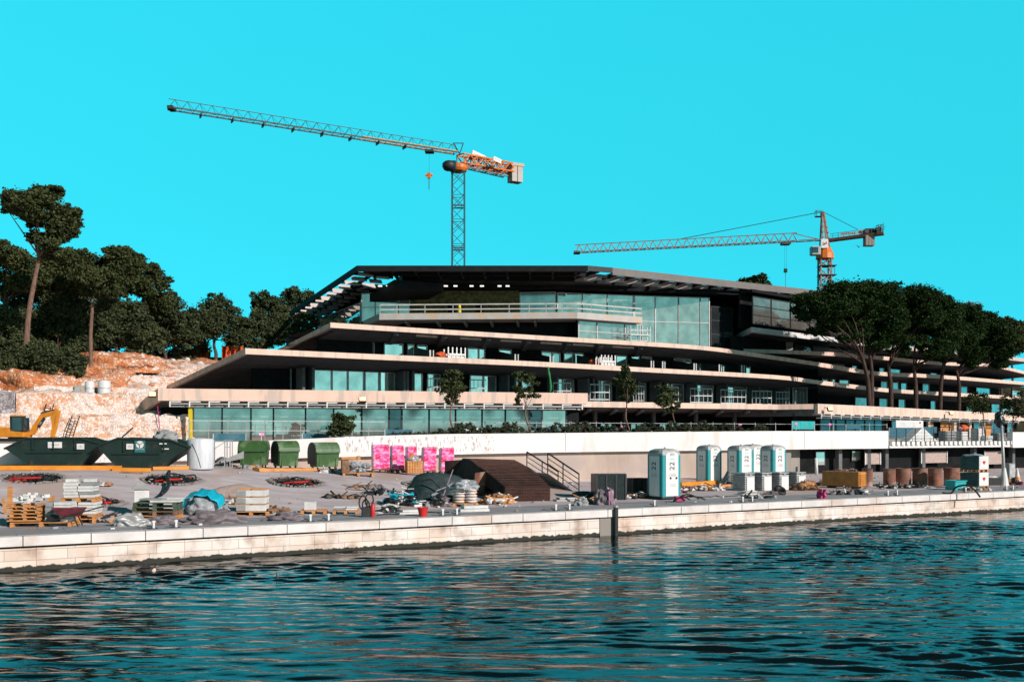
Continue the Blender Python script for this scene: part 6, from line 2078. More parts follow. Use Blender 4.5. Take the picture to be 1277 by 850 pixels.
p, k = put(48, 657)
t = thing('pallet_stack', 'broken orange pallets with a stack of white blocks at the left quay edge', 'pallet load', p + Vector((0, .5, 0)), .1)
z = pallet_parts(t, 1.9, .9, 0, 'wood')
for xx, n_ in ((-.45, 3),):
    q = thing('sub', 'x', 'x') if False else None
mb = MB()
rn = random.Random(8)
for i in range(5):
    for j in range(3): mb.box((-.55 + rn.uniform(-.04, .04), -.3 + j * .3, .2 + i * .11), (1.0, .16, .03), rn.uniform(-.06, .06))
    for j in range(3): mb.box((-.95 + j * .42, rn.uniform(-.05, .05), .25 + i * .11), (.1, .75, .06), rn.uniform(-.08, .08))
mb.build('broken_pallets', M['wood'], t)
for i in range(6): MB().box((.62, -.05, .21 + i * .105), (.5, .6, .095), rn.uniform(-.05, .05)).build('white_block', M['stone_white'], t, bevel=.008)
for i in range(4): MB().box((.22, -.02, .24 + i * .155), (.28, .55, .145), rn.uniform(-.05, .05)).build('grey_block', M['stone_grey'], t, bevel=.008)
G = 'loose white stones at the left end'
mb = MB()
for i in range(26):
    s_ = rn.uniform(.06, .11)
    mb.box((rn.uniform(-.95, .05), rn.uniform(-.28, .28), .80 + abs(rn.gauss(0, .09))), (s_ * 1.8, s_ * 1.5, s_), rn.uniform(0, 3), T=Matrix.Rotation(rn.uniform(-.1, .1), 4, 'X'))
mb.build('loose_stones', M['stone_white'], t)

def plank(x0, y0, x1, y1, d, w, label, m='wood', group='orange planks standing upright at the left end'):
    a = P(x0, y0, d); b = P(x1, y1, d)
    g = gz(*UN(a.x, a.y)); a.z = max(a.z, g) if abs(a.z - g) > .2 else g
    mb = MB(); mb.bar(Vector((0, 0, 0)), b - a, w, .06, up=(0, 1, 0))
    o = mb.build('plank', M[m], None, loc=a); return tag(o, label, 'plank', group)


plank(12, 640, 13, 606, 35.5, .17, 'upright orange plank behind the broken pallets, taller of the pair at the left')
plank(7, 650, 4, 621, 34.5, .09, 'thin upright orange post at the left edge of the quay')
plank(62, 640, 67, 618, 35.5, .09, 'leaning orange board just left of the tall slab stack')
plank(58, 637, 63, 620, 36.0, .09, 'second leaning orange board right of the white blocks')

# wheelbarrow
p, k = put(89, 656)
t = thing('wheelbarrow', 'old wheelbarrow with a dull red tray at the edge of the left quay', 'wheelbarrow', p + Vector((0, -.05, 0)), R(8))
mb = MB(); mb.hexa([(-.28, -.22, .34), (.28, -.22, .34), (.28, .22, .34), (-.28, .22, .34), (-.52, -.34, .62), (.42, -.34, .60), (.42, .34, .60), (-.52, .34, .62)]); mb.build('tray', mat('dull_red_tray', (.22, .03, .045), .6, (.10, .02, .025), 4), t, bevel=.02)
mb = MB(); mb.lathe([(.06, -.04), (.19, -.045), (.2, 0), (.19, .045), (.06, .04)], 18, T=Matrix.Translation((-.52, 0, .2)) @ Matrix.Rotation(R(90), 4, 'X')); mb.build('wheel', M['black'], t)
mb = MB()
for s_ in (-.24, .24): mb.tube([(-.52, s_ * .4, .2), (0, s_, .36), (.95, s_ * 1.2, .62)], .022, 6); mb.bar((.15, s_, .36), (.3, s_, 0), .035)
mb.build('frame', M['dark_metal'], t)

# white pillar block with folded grey sheet
p, k = put(166, 647)
t = thing('stone_pillar', 'white square stone block with a pale cap, left of the green pallets', 'stone block', p + Vector((0, .8, 0)), R(20))
MB().box((0, 0, .5), (.5, .5, 1.0)).build('shaft', M['stone_white'], t, bevel=.015)
mb = MB(); mb.hexa([(-.34, -.32, 1.0), (.30, -.32, 1.0), (.30, .3, 1.0), (-.34, .3, 1.0), (-.12, -.05, 1.28), (.02, -.05, 1.28), (.02, .05, 1.28), (-.12, .05, 1.28)]); mb.build('cap', M['light_metal'], t)

# green pallets
p, k = put(192, 648)
t = thing('pallet_stack', 'stack of mossy green and orange pallets at the quay edge right of the white pillar', 'pallets', p + Vector((0, .4, 0)), .05)
pallet_parts(t, 1.5, .9, 0, 'wood'); M['pallet_green'] = mat('mossy_green_timber', (.10, .14, .09), .85, (.05, .07, .05), 4, bump=.3)
pallet_parts(t, 1.5, .9, .15, 'wood_dark'); pallet_parts(t, 1.5, .9, .30, 'pallet_green'); pallet_parts(t, 1.45, .9, .45, 'pallet_green')
MB().box((.3, 0, .63), (1.0, .6, .06), .06).build('stone_slab', M['stone_white'], t, bevel=.006); MB().box((-.2, .1, .69), (.8, .5, .05), -.08).build('stone_slab', M['stone_grey'], t, bevel=.006)
p2, k = put(214, 641)
t = thing('slab_stack', 'short pile of white slabs behind the mossy green pallets', 'stone stack', p2, .1)
slabs(t, .9, .5, 0, 7, th=.09, seed=4, gap=False)

# big bag under cyan sheet
p, k = put(250, 643)
t = thing('rubble_bag', 'bulging white rubble bag half covered by a bright cyan tarpaulin', 'rubble bag', p + Vector((0, .3, 0)), 0)
mb = MB(); mb.blob((.05, 0, .32), (.6, .45, .42), 3, .35, 2.2, flat=0, seed=3); mb.build('bag', M['clear'], t)
mb = MB()
vs = []; nu, nv = 14, 6
for j in range(nv + 1):
    for i in range(nu + 1):
        a = math.pi * (0.04 + .93 * i / nu); r_x = .74; 
        vs.append((-math.cos(a) * r_x, -.46 + j * .13 + .05 * math.sin(i * 1.7 + j), .20 + math.sin(a) * .56 + .05 * math.sin(i * 2.3) - (.22 if i < 3 else 0) + .03 * j))
fs = [(j * (nu + 1) + i, j * (nu + 1) + i + 1, (j + 1) * (nu + 1) + i + 1, (j + 1) * (nu + 1) + i) for j in range(nv) for i in range(nu)]
mb.add(vs, fs); o = mb.build('tarpaulin', M['cyan_tarp'], t, smooth=True); so_ = o.modifiers.new('thick', 'SOLIDIFY'); so_.thickness = .02
p3, k = put(256, 622)
t = thing('sand_heap', 'low pinkish sand heap behind the cyan tarpaulin', 'sand heap', p3 + Vector((.9, 1.0, 0)), 0)
mb = MB(); mb.blob((0, 0, 0), (1.4, 1.0, .45), 3, .3, 1.5, flat=-.05, seed=2); mb.build('sand', M['sand'], t, smooth=True)

# tarpaulin heaps on the quay
def heap(x, y, wpx, hpx, m, label, seed, name='tarpaulin_heap', cat='tarpaulin', dy=.35, asp=.35):
    p, k = put(x, y)
    w = wpx * k / 2; h = hpx * k
    mb = MB(); mb.blob((0, 0, h * .25), (w, max(.25, w * asp), h * .8), 4, .55, 2.4, flat=0, seed=seed)
    o = mb.build(name, M[m], None, smooth=True, loc=p + Vector((0, dy, 0)), rz=R(20))
    return tag(o, label, cat, None)


heap(262, 654, 72, 16, 'grey_tarp', 'crumpled mauve-grey tarpaulin heap in front of the cyan-covered bag', 11)
heap(158, 657, 44, 14, 'light_metal', 'crumpled pale grey sheet on the quay before the white pillar', 12)
heap(200, 655, 50, 10, 'grey_tarp', 'flat dusty mauve sheet before the mossy green pallets', 13)
heap(354, 650, 46, 10, 'grey_tarp', 'low dark tarpaulin heap on the quay right of the block stack', 14)
heap(276, 642, 16, 12, 'stone_grey', 'small round grey bundle beside the cyan-covered bag', 15, 'bundle', 'bundle')
# block stack on pallet
p, k = put(311, 643)
t = thing('block_stack', 'neat pallet stack of three layers of pale blocks with timber spacers', 'stone stack', p + Vector((0, .5, 0)), .05)
z = pallet_parts(t, 1.3, .8, 0, 'wood')
for i in range(3):
    MB().box((0, 0, z + .12), (1.05, .7, .22), .02 * i).build('block_layer', M['stone_white'], t, bevel=.01)
    MB().box((-.36, -.01, z + .12), (.34, .72, .20), .02 * i).build('grey_block', M['stone_grey'], t, bevel=.01)
    z += .24
    mb = MB(); mb.box((0, -.3, z + .015), (1.05, .06, .03)); mb.box((0, .3, z + .015), (1.05, .06, .03)); mb.box((0, 0, z + .015), (.06, .66, .03)); mb.build('spacer', M['wood'], t); z += .03
MB().box((.7, -.1, .2), (.3, .5, .06), .3).build('loose_board', M['wood_dark'], t)
for (x, y, lab, sd) in ((390, 641, 'small white block on a broken pallet, middle of the quay', 1), (430, 641, 'flat stack of slabs on a pallet left of the red extinguisher', 2)):
    p, k = put(x, y)
    t = thing('block_on_pallet', lab, 'pallet load', p + Vector((0, .3, 0)), .1)
    z = pallet_parts(t, .95, .7, 0, 'wood')
    if sd == 1: MB().box((-.15, 0, z + .15), (.42, .4, .3)).build('block', M['stone_white'], t, bevel=.015)
    else: slabs(t, .9, .5, z, 2, th=.07, seed=9)
# flat slabs and blocks near the edge
for (x, y, w_, d_, h_, m_, rz_, lab) in ((508, 641, .75, .5, .16, 'stone_white', .1, 'pair of pale slabs beside the red bucket'), (345, 642, 1.3, .3, .08, 'light_metal', 0, 'long thin pale slab on the quay right of the block stack'),
                                         (365, 640, .8, .3, .07, 'stone_white', .2, 'thin white slab by the dark tarpaulin heap'), (590, 638, 1.15, .5, .24, 'stone_white', .05, 'long pale blue-grey stone beam on the quay before the cement bags'),
                                         (706, 625, 1.0, .5, .16, 'light_metal', .0, 'pale slab at the foot of the gangway'), (519, 632, .35, .3, .2, 'stone_white', .3, 'small white box behind the pale slabs')):
    p, k = put(x, y)
    mb = MB(); mb.box((0, 0, h_ * .25), (w_, d_, h_ * .46)); mb.box((.05, .02, h_ * .76), (w_ * .85, d_ * .9, h_ * .44), .06)
    o = mb.build('stone_slab', M[m_], None, loc=p + Vector((0, .2, 0)), rz=TH * .5 + rz_, bevel=.01); tag(o, lab, 'stone slab')
# hose reel and extinguisher
p, k = put(456, 645)
t = thing('hose_reel', 'upright coil of black hose standing on the quay beside a red cylinder', 'hose', p + Vector((0, .2, 0)), .2)
for i, (xx, r_c, zz) in enumerate(((-.12, .24, .52), (.1, .24, .6), (-.02, .2, .42))):
    mb = MB(); pts = [Vector((xx + math.cos(a) * r_c * .6, .05 * i - .05, zz + math.sin(a) * r_c)) for a in [k_ * 6.283 / 18 for k_ in range(19)]]; mb.tube(pts, .028, 6, cap=False); mb.build('coil', M['black'], t, smooth=True)
mb = MB(); mb.box((0, 0, .18), (.35, .25, .36)); mb.build('stand', M['dark_metal'], t, bevel=.03)
p, k = put(464, 645)
t = thing('extinguisher', 'red cylinder standing beside the upright coil of black hose', 'extinguisher', p + Vector((0, .15, 0)), 0)
MB().lathe([(.07, 0), (.085, .03), (.085, .40), (.05, .47), (.03, .5)], 16).build('body', M['red'], t, smooth=True)
MB().lathe([(.03, .48), (.05, .5), (.03, .56), (.0, .57)], 12).build('valve', M['dark_metal'], t)
# red bucket
p, k = put(527, 644)
t = thing('bucket', 'bright red bucket standing alone at the quay edge', 'bucket', p + Vector((0, .1, 0)), 0)
MB().lathe([(.13, 0), (.19, .30), (.205, .31), (.205, .33), (.18, .33), (.12, .02), (0, .02)], 24).build('pail', M['red'], t, smooth=False)
mb = MB(); mb.tube([Vector((.2 * math.cos(a), -.02, .31 + .06 * math.sin(a))) for a in [math.pi * i / 10 for i in range(11)]], .006, 5); mb.build('handle', M['light_metal'], t)

# dark jumble and blue netting near the pink stacks
def jumble(x, y, wpx, hpx, mats_, label, seed, name='debris_heap', cat='debris', n=26, dy=.5):
    p, k = put(x, y); rn = random.Random(seed)
    t = thing(name, label, cat, p + Vector((0, dy, 0)), TH * .4)
    w = wpx * k; h = hpx * k
    for mi, m in enumerate(mats_):
        mb = MB()
        for i in range(n // len(mats_)):
            c = (rn.uniform(-w / 2, w / 2), rn.uniform(-.4, .4), 0)
            hz = h * (1 - (2 * c[0] / w) ** 2) * rn.uniform(.15, .9)
            kind = rn.random()
            if kind < .4:
                d_ = Vector((rn.uniform(-1, 1), rn.uniform(-.6, .6), rn.uniform(-.2, .35))).normalized() * rn.uniform(.2, .5)
                mb.bar(Vector((c[0], c[1], hz + .06)), Vector((c[0], c[1], hz + .06)) + d_, rn.uniform(.03, .1), rn.uniform(.02, .05))
            else:
                mb.blob((c[0], c[1], hz * .7), (rn.uniform(.1, .25), rn.uniform(.1, .22), rn.uniform(.06, .18)), 1, .7, 2, flat=0, seed=i + seed)
        mb.build('scrap_pile', M[m], t)
    return t


jumble(500, 632, 44, 26, ('black_sheet', 'dark_metal', 'cyan_tarp', 'stone_white'), 'jumble of black and blue plastic before the pink stacks', 31, n=64)
jumble(545, 632, 34, 20, ('grey_tarp', 'black_sheet', 'clear'), 'black plastic sacks left of the stack of cement bags', 32, n=42)
p, k = put(545, 628)
t = thing('netting_cover', 'dark green-black debris netting draped over a hump, left of the cement bags', 'netting', p + Vector((-.1, 1.6, 0)), .1)
mb = MB(); mb.blob((0, 0, .2), (1.5, .9, .95), 4, .25, 1.4, flat=0, seed=7); mb.build('cover', mat('dark_debris_netting', (.035, .06, .06), .6, (.015, .03, .03), 5, bump=.4), t, smooth=True)
mb = MB(); mb.tube([(-1.4, -.9, .3), (-.9, -.8, .9), (-.3, -.95, 1.0), (.2, -1.0, .5)], .03, 6); mb.build('hose', M['black'], t)
p, k = put(550, 632)
mb = MB(); mb.bar((0, 0, 0), (.55, .2, 1.5), .035); o = mb.build('pole', M['purple'], None, loc=p + Vector((-.1, .4, 0))); tag(o, 'thin slanting mauve pole leaning against the dark netting', 'pole')
jumble(620, 629, 42, 14, ('wood_dark', 'wood', 'stone_white'), 'heap of broken timber in front of the rusty plate', 34, n=54)
jumble(878, 612, 60, 7, ('wood_dark', 'rust', 'stone_white'), 'flat rubble and timber scraps below the first far toilet', 35, n=66)
jumble(1008, 611, 32, 15, ('wood', 'wood_dark'), 'pile of split timber right of the ribbed stacks', 36, n=60)
jumble(800, 622, 56, 8, ('dark_metal', 'stone_white', 'wood_dark'), 'strewn scraps in front of the black containers', 37, n=50)
jumble(1060, 617, 60, 5, ('dark_metal', 'light_metal', 'grey_tarp'), 'strewn sheets and hoses before the orange generator', 38, n=40)
jumble(1130, 609, 70, 5, ('black', 'light_metal'), 'tangled black hoses before the rusty drums', 39, n=40)
jumble(1262, 605, 30, 12, ('dark_metal', 'magenta', 'wood_dark'), 'tangle of scrap behind the slim grey lamp post', 40, n=40)
jumble(330, 640, 60, 4, ('wood_dark',), 'scattered sticks right of the block stack', 41, n=20)
jumble(450, 610, 50, 5, ('wood_dark', 'grey_tarp'), 'scattered boards on the apron before the stone bags', 42, n=24)

for i, (x, y, w_, h_, ms_, lab) in enumerate((
    (128, 652, 30, 8, ('wood', 'stone_grey', 'dark_metal'), 'scraps of wood and metal right of the tall slab stack'),
    (18, 655, 22, 7, ('dark_metal', 'wood_dark', 'stone_white'), 'dark scraps at the very left end of the quay'),
    (285, 630, 26, 7, ('wood_dark', 'stone_white'), 'broken boards left of the neat block stack'),
    (420, 622, 46, 5, ('dark_metal', 'wood_dark'), 'twisted rods on the apron above the hose coil'),
    (470, 618, 40, 8, ('black_sheet', 'dark_metal', 'stone_grey'), 'dark twisted scrap left of the blue plastic jumble'),
    (482, 640, 26, 6, ('stone_white', 'dark_metal'), 'small white and dark scraps left of the pale slabs'),
    (408, 590, 26, 4, ('stone_white', 'wood_dark', 'clear'), 'rubble at the foot of the bleached green container'),
    (310, 586, 30, 4, ('stone_grey', 'dark_metal', 'wood'), 'rubble and offcuts at the foot of the left green container'),
    (100, 606, 60, 3, ('wood_dark', 'stone_white', 'rust'), 'thinly strewn scraps between the first pit and the slab stack'),
    (610, 612, 20, 10, ('stone_white', 'dark_metal'), 'pale scraps behind the stack of cement bags'),
    (735, 628, 22, 6, ('wood', 'dark_metal', 'stone_white'), 'offcuts right of the gangway foot near the edge'),
    (845, 615, 26, 5, ('dark_metal', 'wood_dark', 'magenta'), 'dark scraps right behind the near toilet'),
    (952, 622, 40, 3, ('dark_metal', 'light_metal'), 'thin dark bars before the ribbed stacks'),
    (1035, 606, 22, 9, ('wood_dark', 'rust', 'dark_metal'), 'rods and timber at the left end of the orange housing'),
    (1225, 612, 30, 3, ('stone_white', 'wood_dark'), 'pale offcuts before the two-tier crate stack'))):
    jumble(x, y, w_, h_, ms_, lab, 60 + i, n=12 * len(ms_))
# cement bags
p, k = put(579, 632)
t = thing('cement_bags', 'square stack of white and orange cement bags topped with cloudy plastic', 'bag stack', p + Vector((0, .5, 0)), R(6))
pallet_parts(t, 1.05, .85, 0, 'wood'); M['bag_mat'] = mat('printed_paper_bag', (.72, .62, .58), .7, (.62, .30, .16), 2.0, lo=.40, hi=.46, stretch=(.7, .7, 4))
for i in range(5):
    for j in range(2):
        mb = MB(); mb.blob((-.24 + .48 * j, 0, .21 + i * .115), (.27, .42, .075), 2, .1, 1.5, seed=i); mb.build('bag', M['bag_mat'], t, smooth=True)
mb = MB(); mb.blob((-.05, 0, .80), (.58, .48, .24), 3, .6, 2.0, seed=9); mb.build('plastic_cover', M['clear'], t)

# rusty plates and brown mesh stack
a = P(592, 620, 44.6)
t = thing('rusty_plate', 'upright orange-rusted steel sheet between the cement bags and the brown mesh', 'steel sheet', (a.x, a.y, 1.0), .3)
mb = MB(); mb.hexa([(-.1, 0, 0), (.38, 0, 0), (.38, .03, 0), (-.1, .03, 0), (.05, .1, 1.22), (.62, .1, 1.28), (.62, .13, 1.28), (.05, .13, 1.22)]); mb.build('sheet', M['rust'], t)
p, k = put(574, 604)
t = thing('curved_plate', 'dark brown curved steel plate leaning behind the cement bags', 'steel plate', p, .1)
mb = MB(); vs = []
for i in range(9):
    an = i / 8
    for zz in (0, 1.0):
        vs.append((-.75 + 1.5 * an, -.35 * math.sin(an * 3.14), zz * (1.15 + .1 * an)))
fs = [(2 * i, 2 * i + 2, 2 * i + 3, 2 * i + 1) for i in range(8)]
mb.add(vs, fs); o = mb.build('plate', M['rust_dark'], t); m_ = o.modifiers.new('t', 'SOLIDIFY'); m_.thickness = .04
BL, BR, TR_, TL = P(630, 607, 42.8), P(686, 607, 43.6), P(642, 574, 48.6), P(577, 572, 47.6)
base = Vector((BL.x, BL.y, 1.0))
t = thing('mesh_stack', 'thick stack of dark brown steel reinforcing mesh, bent over and sloping down to the right', 'steel mesh', base)
nlay = 11
M['mesh_bar'] = mat('brown_reinforcing_bar', (0.13, 0.055, 0.04), 0.85, (0.06, 0.028, 0.022), 2.0)
for l in range(nlay):
    mb = MB(); dz = -l * .062
    def surf(u_, v_):
        lo_ = BL.lerp(BR, u_); hi_ = TL.lerp(TR_, u_)
        q = lo_.lerp(hi_, v_); q.z += math.sin(math.pi * v_) * .13 + dz
        return q - base
    mb.cur = 1
    for i in range(18):
        u_ = i / 17
        mb.tube([surf(u_, v_ / 6) for v_ in range(7)], .022, 4)
    for j in range(22):
        v_ = j / 21
        mb.tube([surf(u_ / 2, v_) + Vector((0, 0, .02)) for u_ in range(3)], .02, 4)
    mb.cur = 0
    vs = [surf(u_ / 4, v_ / 8) - Vector((0, 0, .012)) for v_ in range(9) for u_ in range(5)]
    mb.add(vs, [(v_ * 5 + u_, v_ * 5 + u_ + 1, v_ * 5 + u_ + 6, v_ * 5 + u_ + 5) for v_ in range(8) for u_ in range(4)])
    mb.build('mesh_mat', [M['black'], M['mesh_bar']], t)
mb = MB()
TLb, TRb = TL - base, TR_ - base
for (q, g_) in ((TLb, TLb + Vector((-.1, 1, 0))), (TRb, TRb + Vector((0, .8, 0))), ((BL - base), (BL - base)), ((BR - base), (BR - base))):
    mb.bar(Vector((q.x, q.y, q.z - .68)), Vector((q.x, q.y, 0)), .25)
mb.bar(Vector((TLb.x, TLb.y, .5)), Vector((TRb.x, TRb.y, .5)), .25)
mb.build('trestle', M['rust_dark'], t)
# dark sheet standing in for the shade under the left side of the mesh
t2_ = thing('shade_sheet', 'dark sheet in place of the shade under the left side of the brown mesh stack', 'steel sheet', base)
mb = MB(); vs = []
for i in range(9):
    q = BL.lerp(TL, .5 + i / 16) - base + Vector((-.03, 0, math.sin(math.pi * i / 8) * .2))
    for j in range(5):
        f_ = j / 4
        vs.append((q.x - .5 * math.sin(f_ * 1.6) * (i / 8), q.y, q.z * (1 - f_) + .01))
mb.add(vs, [(i * 5 + j, (i + 1) * 5 + j, (i + 1) * 5 + j + 1, i * 5 + j + 1) for i in range(8) for j in range(4)])
o = mb.build('sheet', M['rust_dark'], t2_); m_ = o.modifiers.new('t', 'SOLIDIFY'); m_.thickness = .03

# ---- gangway with handrails
A0, A1 = P(657, 587, 53), P(696, 613, 51); B0, B1 = P(683, 590, 50), P(722, 617, 48)
A1.z = B1.z = 1.02
t = thing('gangway', 'sloping gangway with two thin steel handrails, between the brown mesh and the black containers', 'gangway', Vector((A1.x, A1.y, 1.0)))
o0 = Vector((A1.x, A1.y, 1.0)); A0, A1, B0, B1 = A0 - o0, A1 - o0, B0 - o0, B1 - o0
mb = MB(); dn = Vector((0, 0, -.1)); mb.hexa([A0 + dn, A1 + dn, B1 + dn, B0 + dn, A0, A1, B1, B0]); mb.build('deck', M['concrete_grey'], t)
mb = MB(); E0 = A0 + (A0 - A1) * .5; F0 = B0 + (B0 - B1) * .5; E0.z = A0.z; F0.z = B0.z; mb.hexa([E0 + dn, A0 + dn, B0 + dn, F0 + dn, E0, A0, B0, F0])
for q in (E0, F0): mb.bar(q + dn, Vector((q.x, q.y, 0)), .12)
mb.build('landing', M['concrete_grey'], t)
for a, b in ((A0, A1), (B0, B1)):
    mb = MB()
    for i in range(3):
        q = a.lerp(b, i / 2); mb.bar(q, q + Vector((0, 0, 1.02)), .055)
    mb.bar(a + Vector((0, 0, 1.02)), b + Vector((0, 0, 1.02)), .06)
    for h_ in (.25, .5, .76): mb.bar(a + Vector((0, 0, h_)), b + Vector((0, 0, h_)), .03)
    mb.build('handrail', M['dark_metal'], t)

# ---- black containers
for (x, y, w_, h_, lab) in ((760, 623, 1.35, 1.15, 'open black steel container with a curved rim, left of the near toilet'), (797, 619, .75, .85, 'smaller rusty black container just left of the near toilet')):
    p, k = put(x, y)
    t = thing('steel_container', lab, 'container', p + Vector((0, .5, 0)), R(10))
    mb = MB()
    for s_, sz, c_ in ((0, (w_, .05, h_), (0, -.45, h_ / 2)), (0, (w_, .05, h_), (0, .45, h_ / 2)), (0, (.05, .95, h_), (-w_ / 2, 0, h_ / 2)), (0, (.05, .95, h_), (w_ / 2, 0, h_ / 2))): mb.box(c_, sz)
    mb.box((0, 0, .04), (w_, .9, .06)); mb.build('shell', M['black_sheet'] if w_ > 1 else M['rust_dark'], t, bevel=.01)
    mb = MB()
    for i in range(4): mb.box((-w_ / 2 + w_ * i / 3, -.49, h_ / 2), (.07, .05, h_))
    mb.bar((-w_ / 2, -.49, h_), (w_ / 2, -.49, h_), .07)
    mb.build('ribs', M['dark_metal'], t)
heap(750, 630, 16, 18, 'grey_tarp', 'black and grey sack leaning before the black container', 51, 'sack', 'sack')
heap(760, 630, 12, 20, 'purple', 'upright mauve plastic bag before the black container', 52, 'sack', 'sack', asp=.8)
heap(725, 631, 18, 9, 'stone_grey', 'small grey and orange scrap heap right of the gangway foot', 53, 'scrap_heap', 'scrap')
heap(728, 620, 28, 6, 'teal_dark', 'flat dark sheet lying at the foot of the gangway', 54, 'sheet', 'sheet')

# ---- toilets
def toilet(x, y, label, rz, first=False):
    p, k = put(x, y)
    t = thing('portable_toilet', label, 'portable toilet', p, rz, 'portable toilets along the quay')
    s = .54
    MB().box((0, 0, .09), (1.12, 1.12, .10)).build('skid', M['dark_metal'], t, bevel=.02)
    mb = MB()
    pts = []
    for cx_, cy_ in ((-s, -s), (s, -s), (s, s), (-s, s)):
        for i in range(5):
            a0 = math.atan2(cy_, cx_) - math.pi / 4 + math.pi / 2 * i / 4
            pts.append((cx_ * .86 + math.cos(a0) * .085, cy_ * .86 + math.sin(a0) * .085))
    n = len(pts); vs = [(a_, b_2, .14) for a_, b_2 in pts] + [(a_, b_2, 2.02) for a_, b_2 in pts]
    mb.add(vs, [(i, (i + 1) % n, n + (i + 1) % n, n + i) for i in range(n)] + [tuple(range(n - 1, -1, -1)), tuple(range(n, 2 * n))])
    mb.build('shell', M['toilet_teal'], t, smooth=False)
    mb = MB(); mb.box((0, -s - .015, 1.07), (.74, .05, 1.82)); d_ = mb.build('door', M['toilet_white'], t, bevel=.03)
    mb = MB(); mb.prism([(-.37, 1.97), (.37, 1.97), (.33, 2.08), (.2, 2.14), (-.2, 2.14), (-.33, 2.08)], -s - .045, -s + .02); mb.build('door_arch', M['toilet_white'], d_)
    mb = MB(); mb.box((-s - .015, 0, 1.07), (.05, .72, 1.82)); sp = mb.build('side_panel', M['toilet_white'], t, bevel=.03)
    mb = MB(); mb.box((s + .015, 0, 1.07), (.05, .72, 1.82)); mb.build('side_panel', M['toilet_white'], t, bevel=.03)
    # roof dome
    mb = MB(); rings = ((.575, 2.0), (.575, 2.10), (.50, 2.22), (.34, 2.29), (.12, 2.31))
    vs = []
    for r_, z_ in rings:
        for i in range(24):
            a_ = 2 * math.pi * i / 24 + math.pi / 4
            q = 1 / max(abs(math.cos(a_)), abs(math.sin(a_))); q = q * .8 + .2 * 1.12
            vs.append((math.cos(a_) * r_ * min(q, 1.27), math.sin(a_) * r_ * min(q, 1.27), z_))
    fs = [(j * 24 + i, j * 24 + (i + 1) % 24, (j + 1) * 24 + (i + 1) % 24, (j + 1) * 24 + i) for j in range(4) for i in range(24)] + [tuple(range(96, 120)), tuple(range(23, -1, -1))]
    mb.add(vs, fs); mb.build('roof', M['toilet_grey'], t, bevel=.0)
    mb = MB(); mb.lathe([(.05, 2.28), (.05, 2.36), (0, 2.36)], 10, (.3, .3, 0)); mb.build('vent_pipe', M['toilet_grey'], t)
    # lettering: large sideways mark, lines of print and lock
    for (T_, par) in ((face_T((-.04 + .04, -s - .045, 1.52), 0, R(90)), d_), (face_T((-s - .045, 0, 1.52), R(-90), R(90)), sp)):
        text('22', .40, M['ink'], par, T_)
    marks(.42, .035, M['ink'], d_, Matrix.Translation((0, -s - .044, 1.17)), 7, 1); marks(.42, .05, M['ink'], d_, Matrix.Translation((0, -s - .044, 1.09)), 8, 2)
    mb = MB(); mb.box((0, -s - .044, 1.84), (.26, .004, .03)); mb.box((0, -s - .044, 1.25), (.3, .004, .02)) if False else None; mb.build('cyan_print', M['cyan_ink'], d_)
    for o_ in (marks(.42, .03, M['ink'], sp, Matrix.Translation((-s - .044, 0, 1.17)) @ Matrix.Rotation(R(-90), 4, 'Z'), 7, 3), marks(.46, .05, M['ink'], sp, Matrix.Translation((-s - .044, 0, 1.08)) @ Matrix.Rotation(R(-90), 4, 'Z'), 8, 4)): pass
    if first:
        for xx in (-.1, .24):
            mb = MB(); mb.lathe([(0, -.006), (.055, -.006), (.055, .006), (0, .006)], 14, T=face_T((xx, -s - .05, .98))); mb.build('lock', M['ink'], d_)
        marks(.34, .03, M['ink'], d_, Matrix.Translation((.02, -s - .044, .70)), 6, 6); marks(.36, .04, M['ink'], d_, Matrix.Translation((.02, -s - .044, .62)), 6, 7)
    return t


rzT = R(30)
toilet(828, 622, 'nearest portable toilet, teal and white, standing alone close to the quay edge', R(31), True)
toilet(884, 603, 'far portable toilet leftmost of the group behind, right of the near one', R(30))
toilet(923, 604, 'far portable toilet second of the group, behind the ribbed grey stacks', R(27))
toilet(938, 599, 'portable toilet mostly hidden between the second and last of the far group', R(27))
toilet(964, 603, 'far portable toilet rightmost of the group, before the start of the open service floor', R(30))
# hoses under the near toilet
p, k = put(842, 626)
t = thing('hose', 'black hoses arching over the quay edge at the foot of the near toilet', 'hose', p)
for i, (dx, hh) in enumerate(((1.4, .22), (1.1, .3), (.7, .2))):
    mb = MB(); mb.tube([Vector((dx * j / 8 - .1, -.08 * i - .1 * j / 8, .05 + hh * math.sin(math.pi * j / 9))) for j in range(9)], .035, 6); mb.build('hose_length', M['black'], t, smooth=True)
mb = MB(); mb.box((.2, 0, .16), (.45, .3, .22), .2); mb.build('valve_box', M['magenta'], t, bevel=.03)
p, k = put(1190, 617)
t = thing('hose', 'thick black hose arching from the teal crate over the quay edge', 'hose', p)
mb = MB(); mb.tube(densify([Vector(q) for q in ((-.5, .2, .05), (-.1, .1, .05), (.1, 0, .35), (.5, -.3, .45), (.8, -.5, .2), (.95, -.7, -.1))], 4), .045, 8); mb.build('hose_length', M['black'], t, smooth=True)

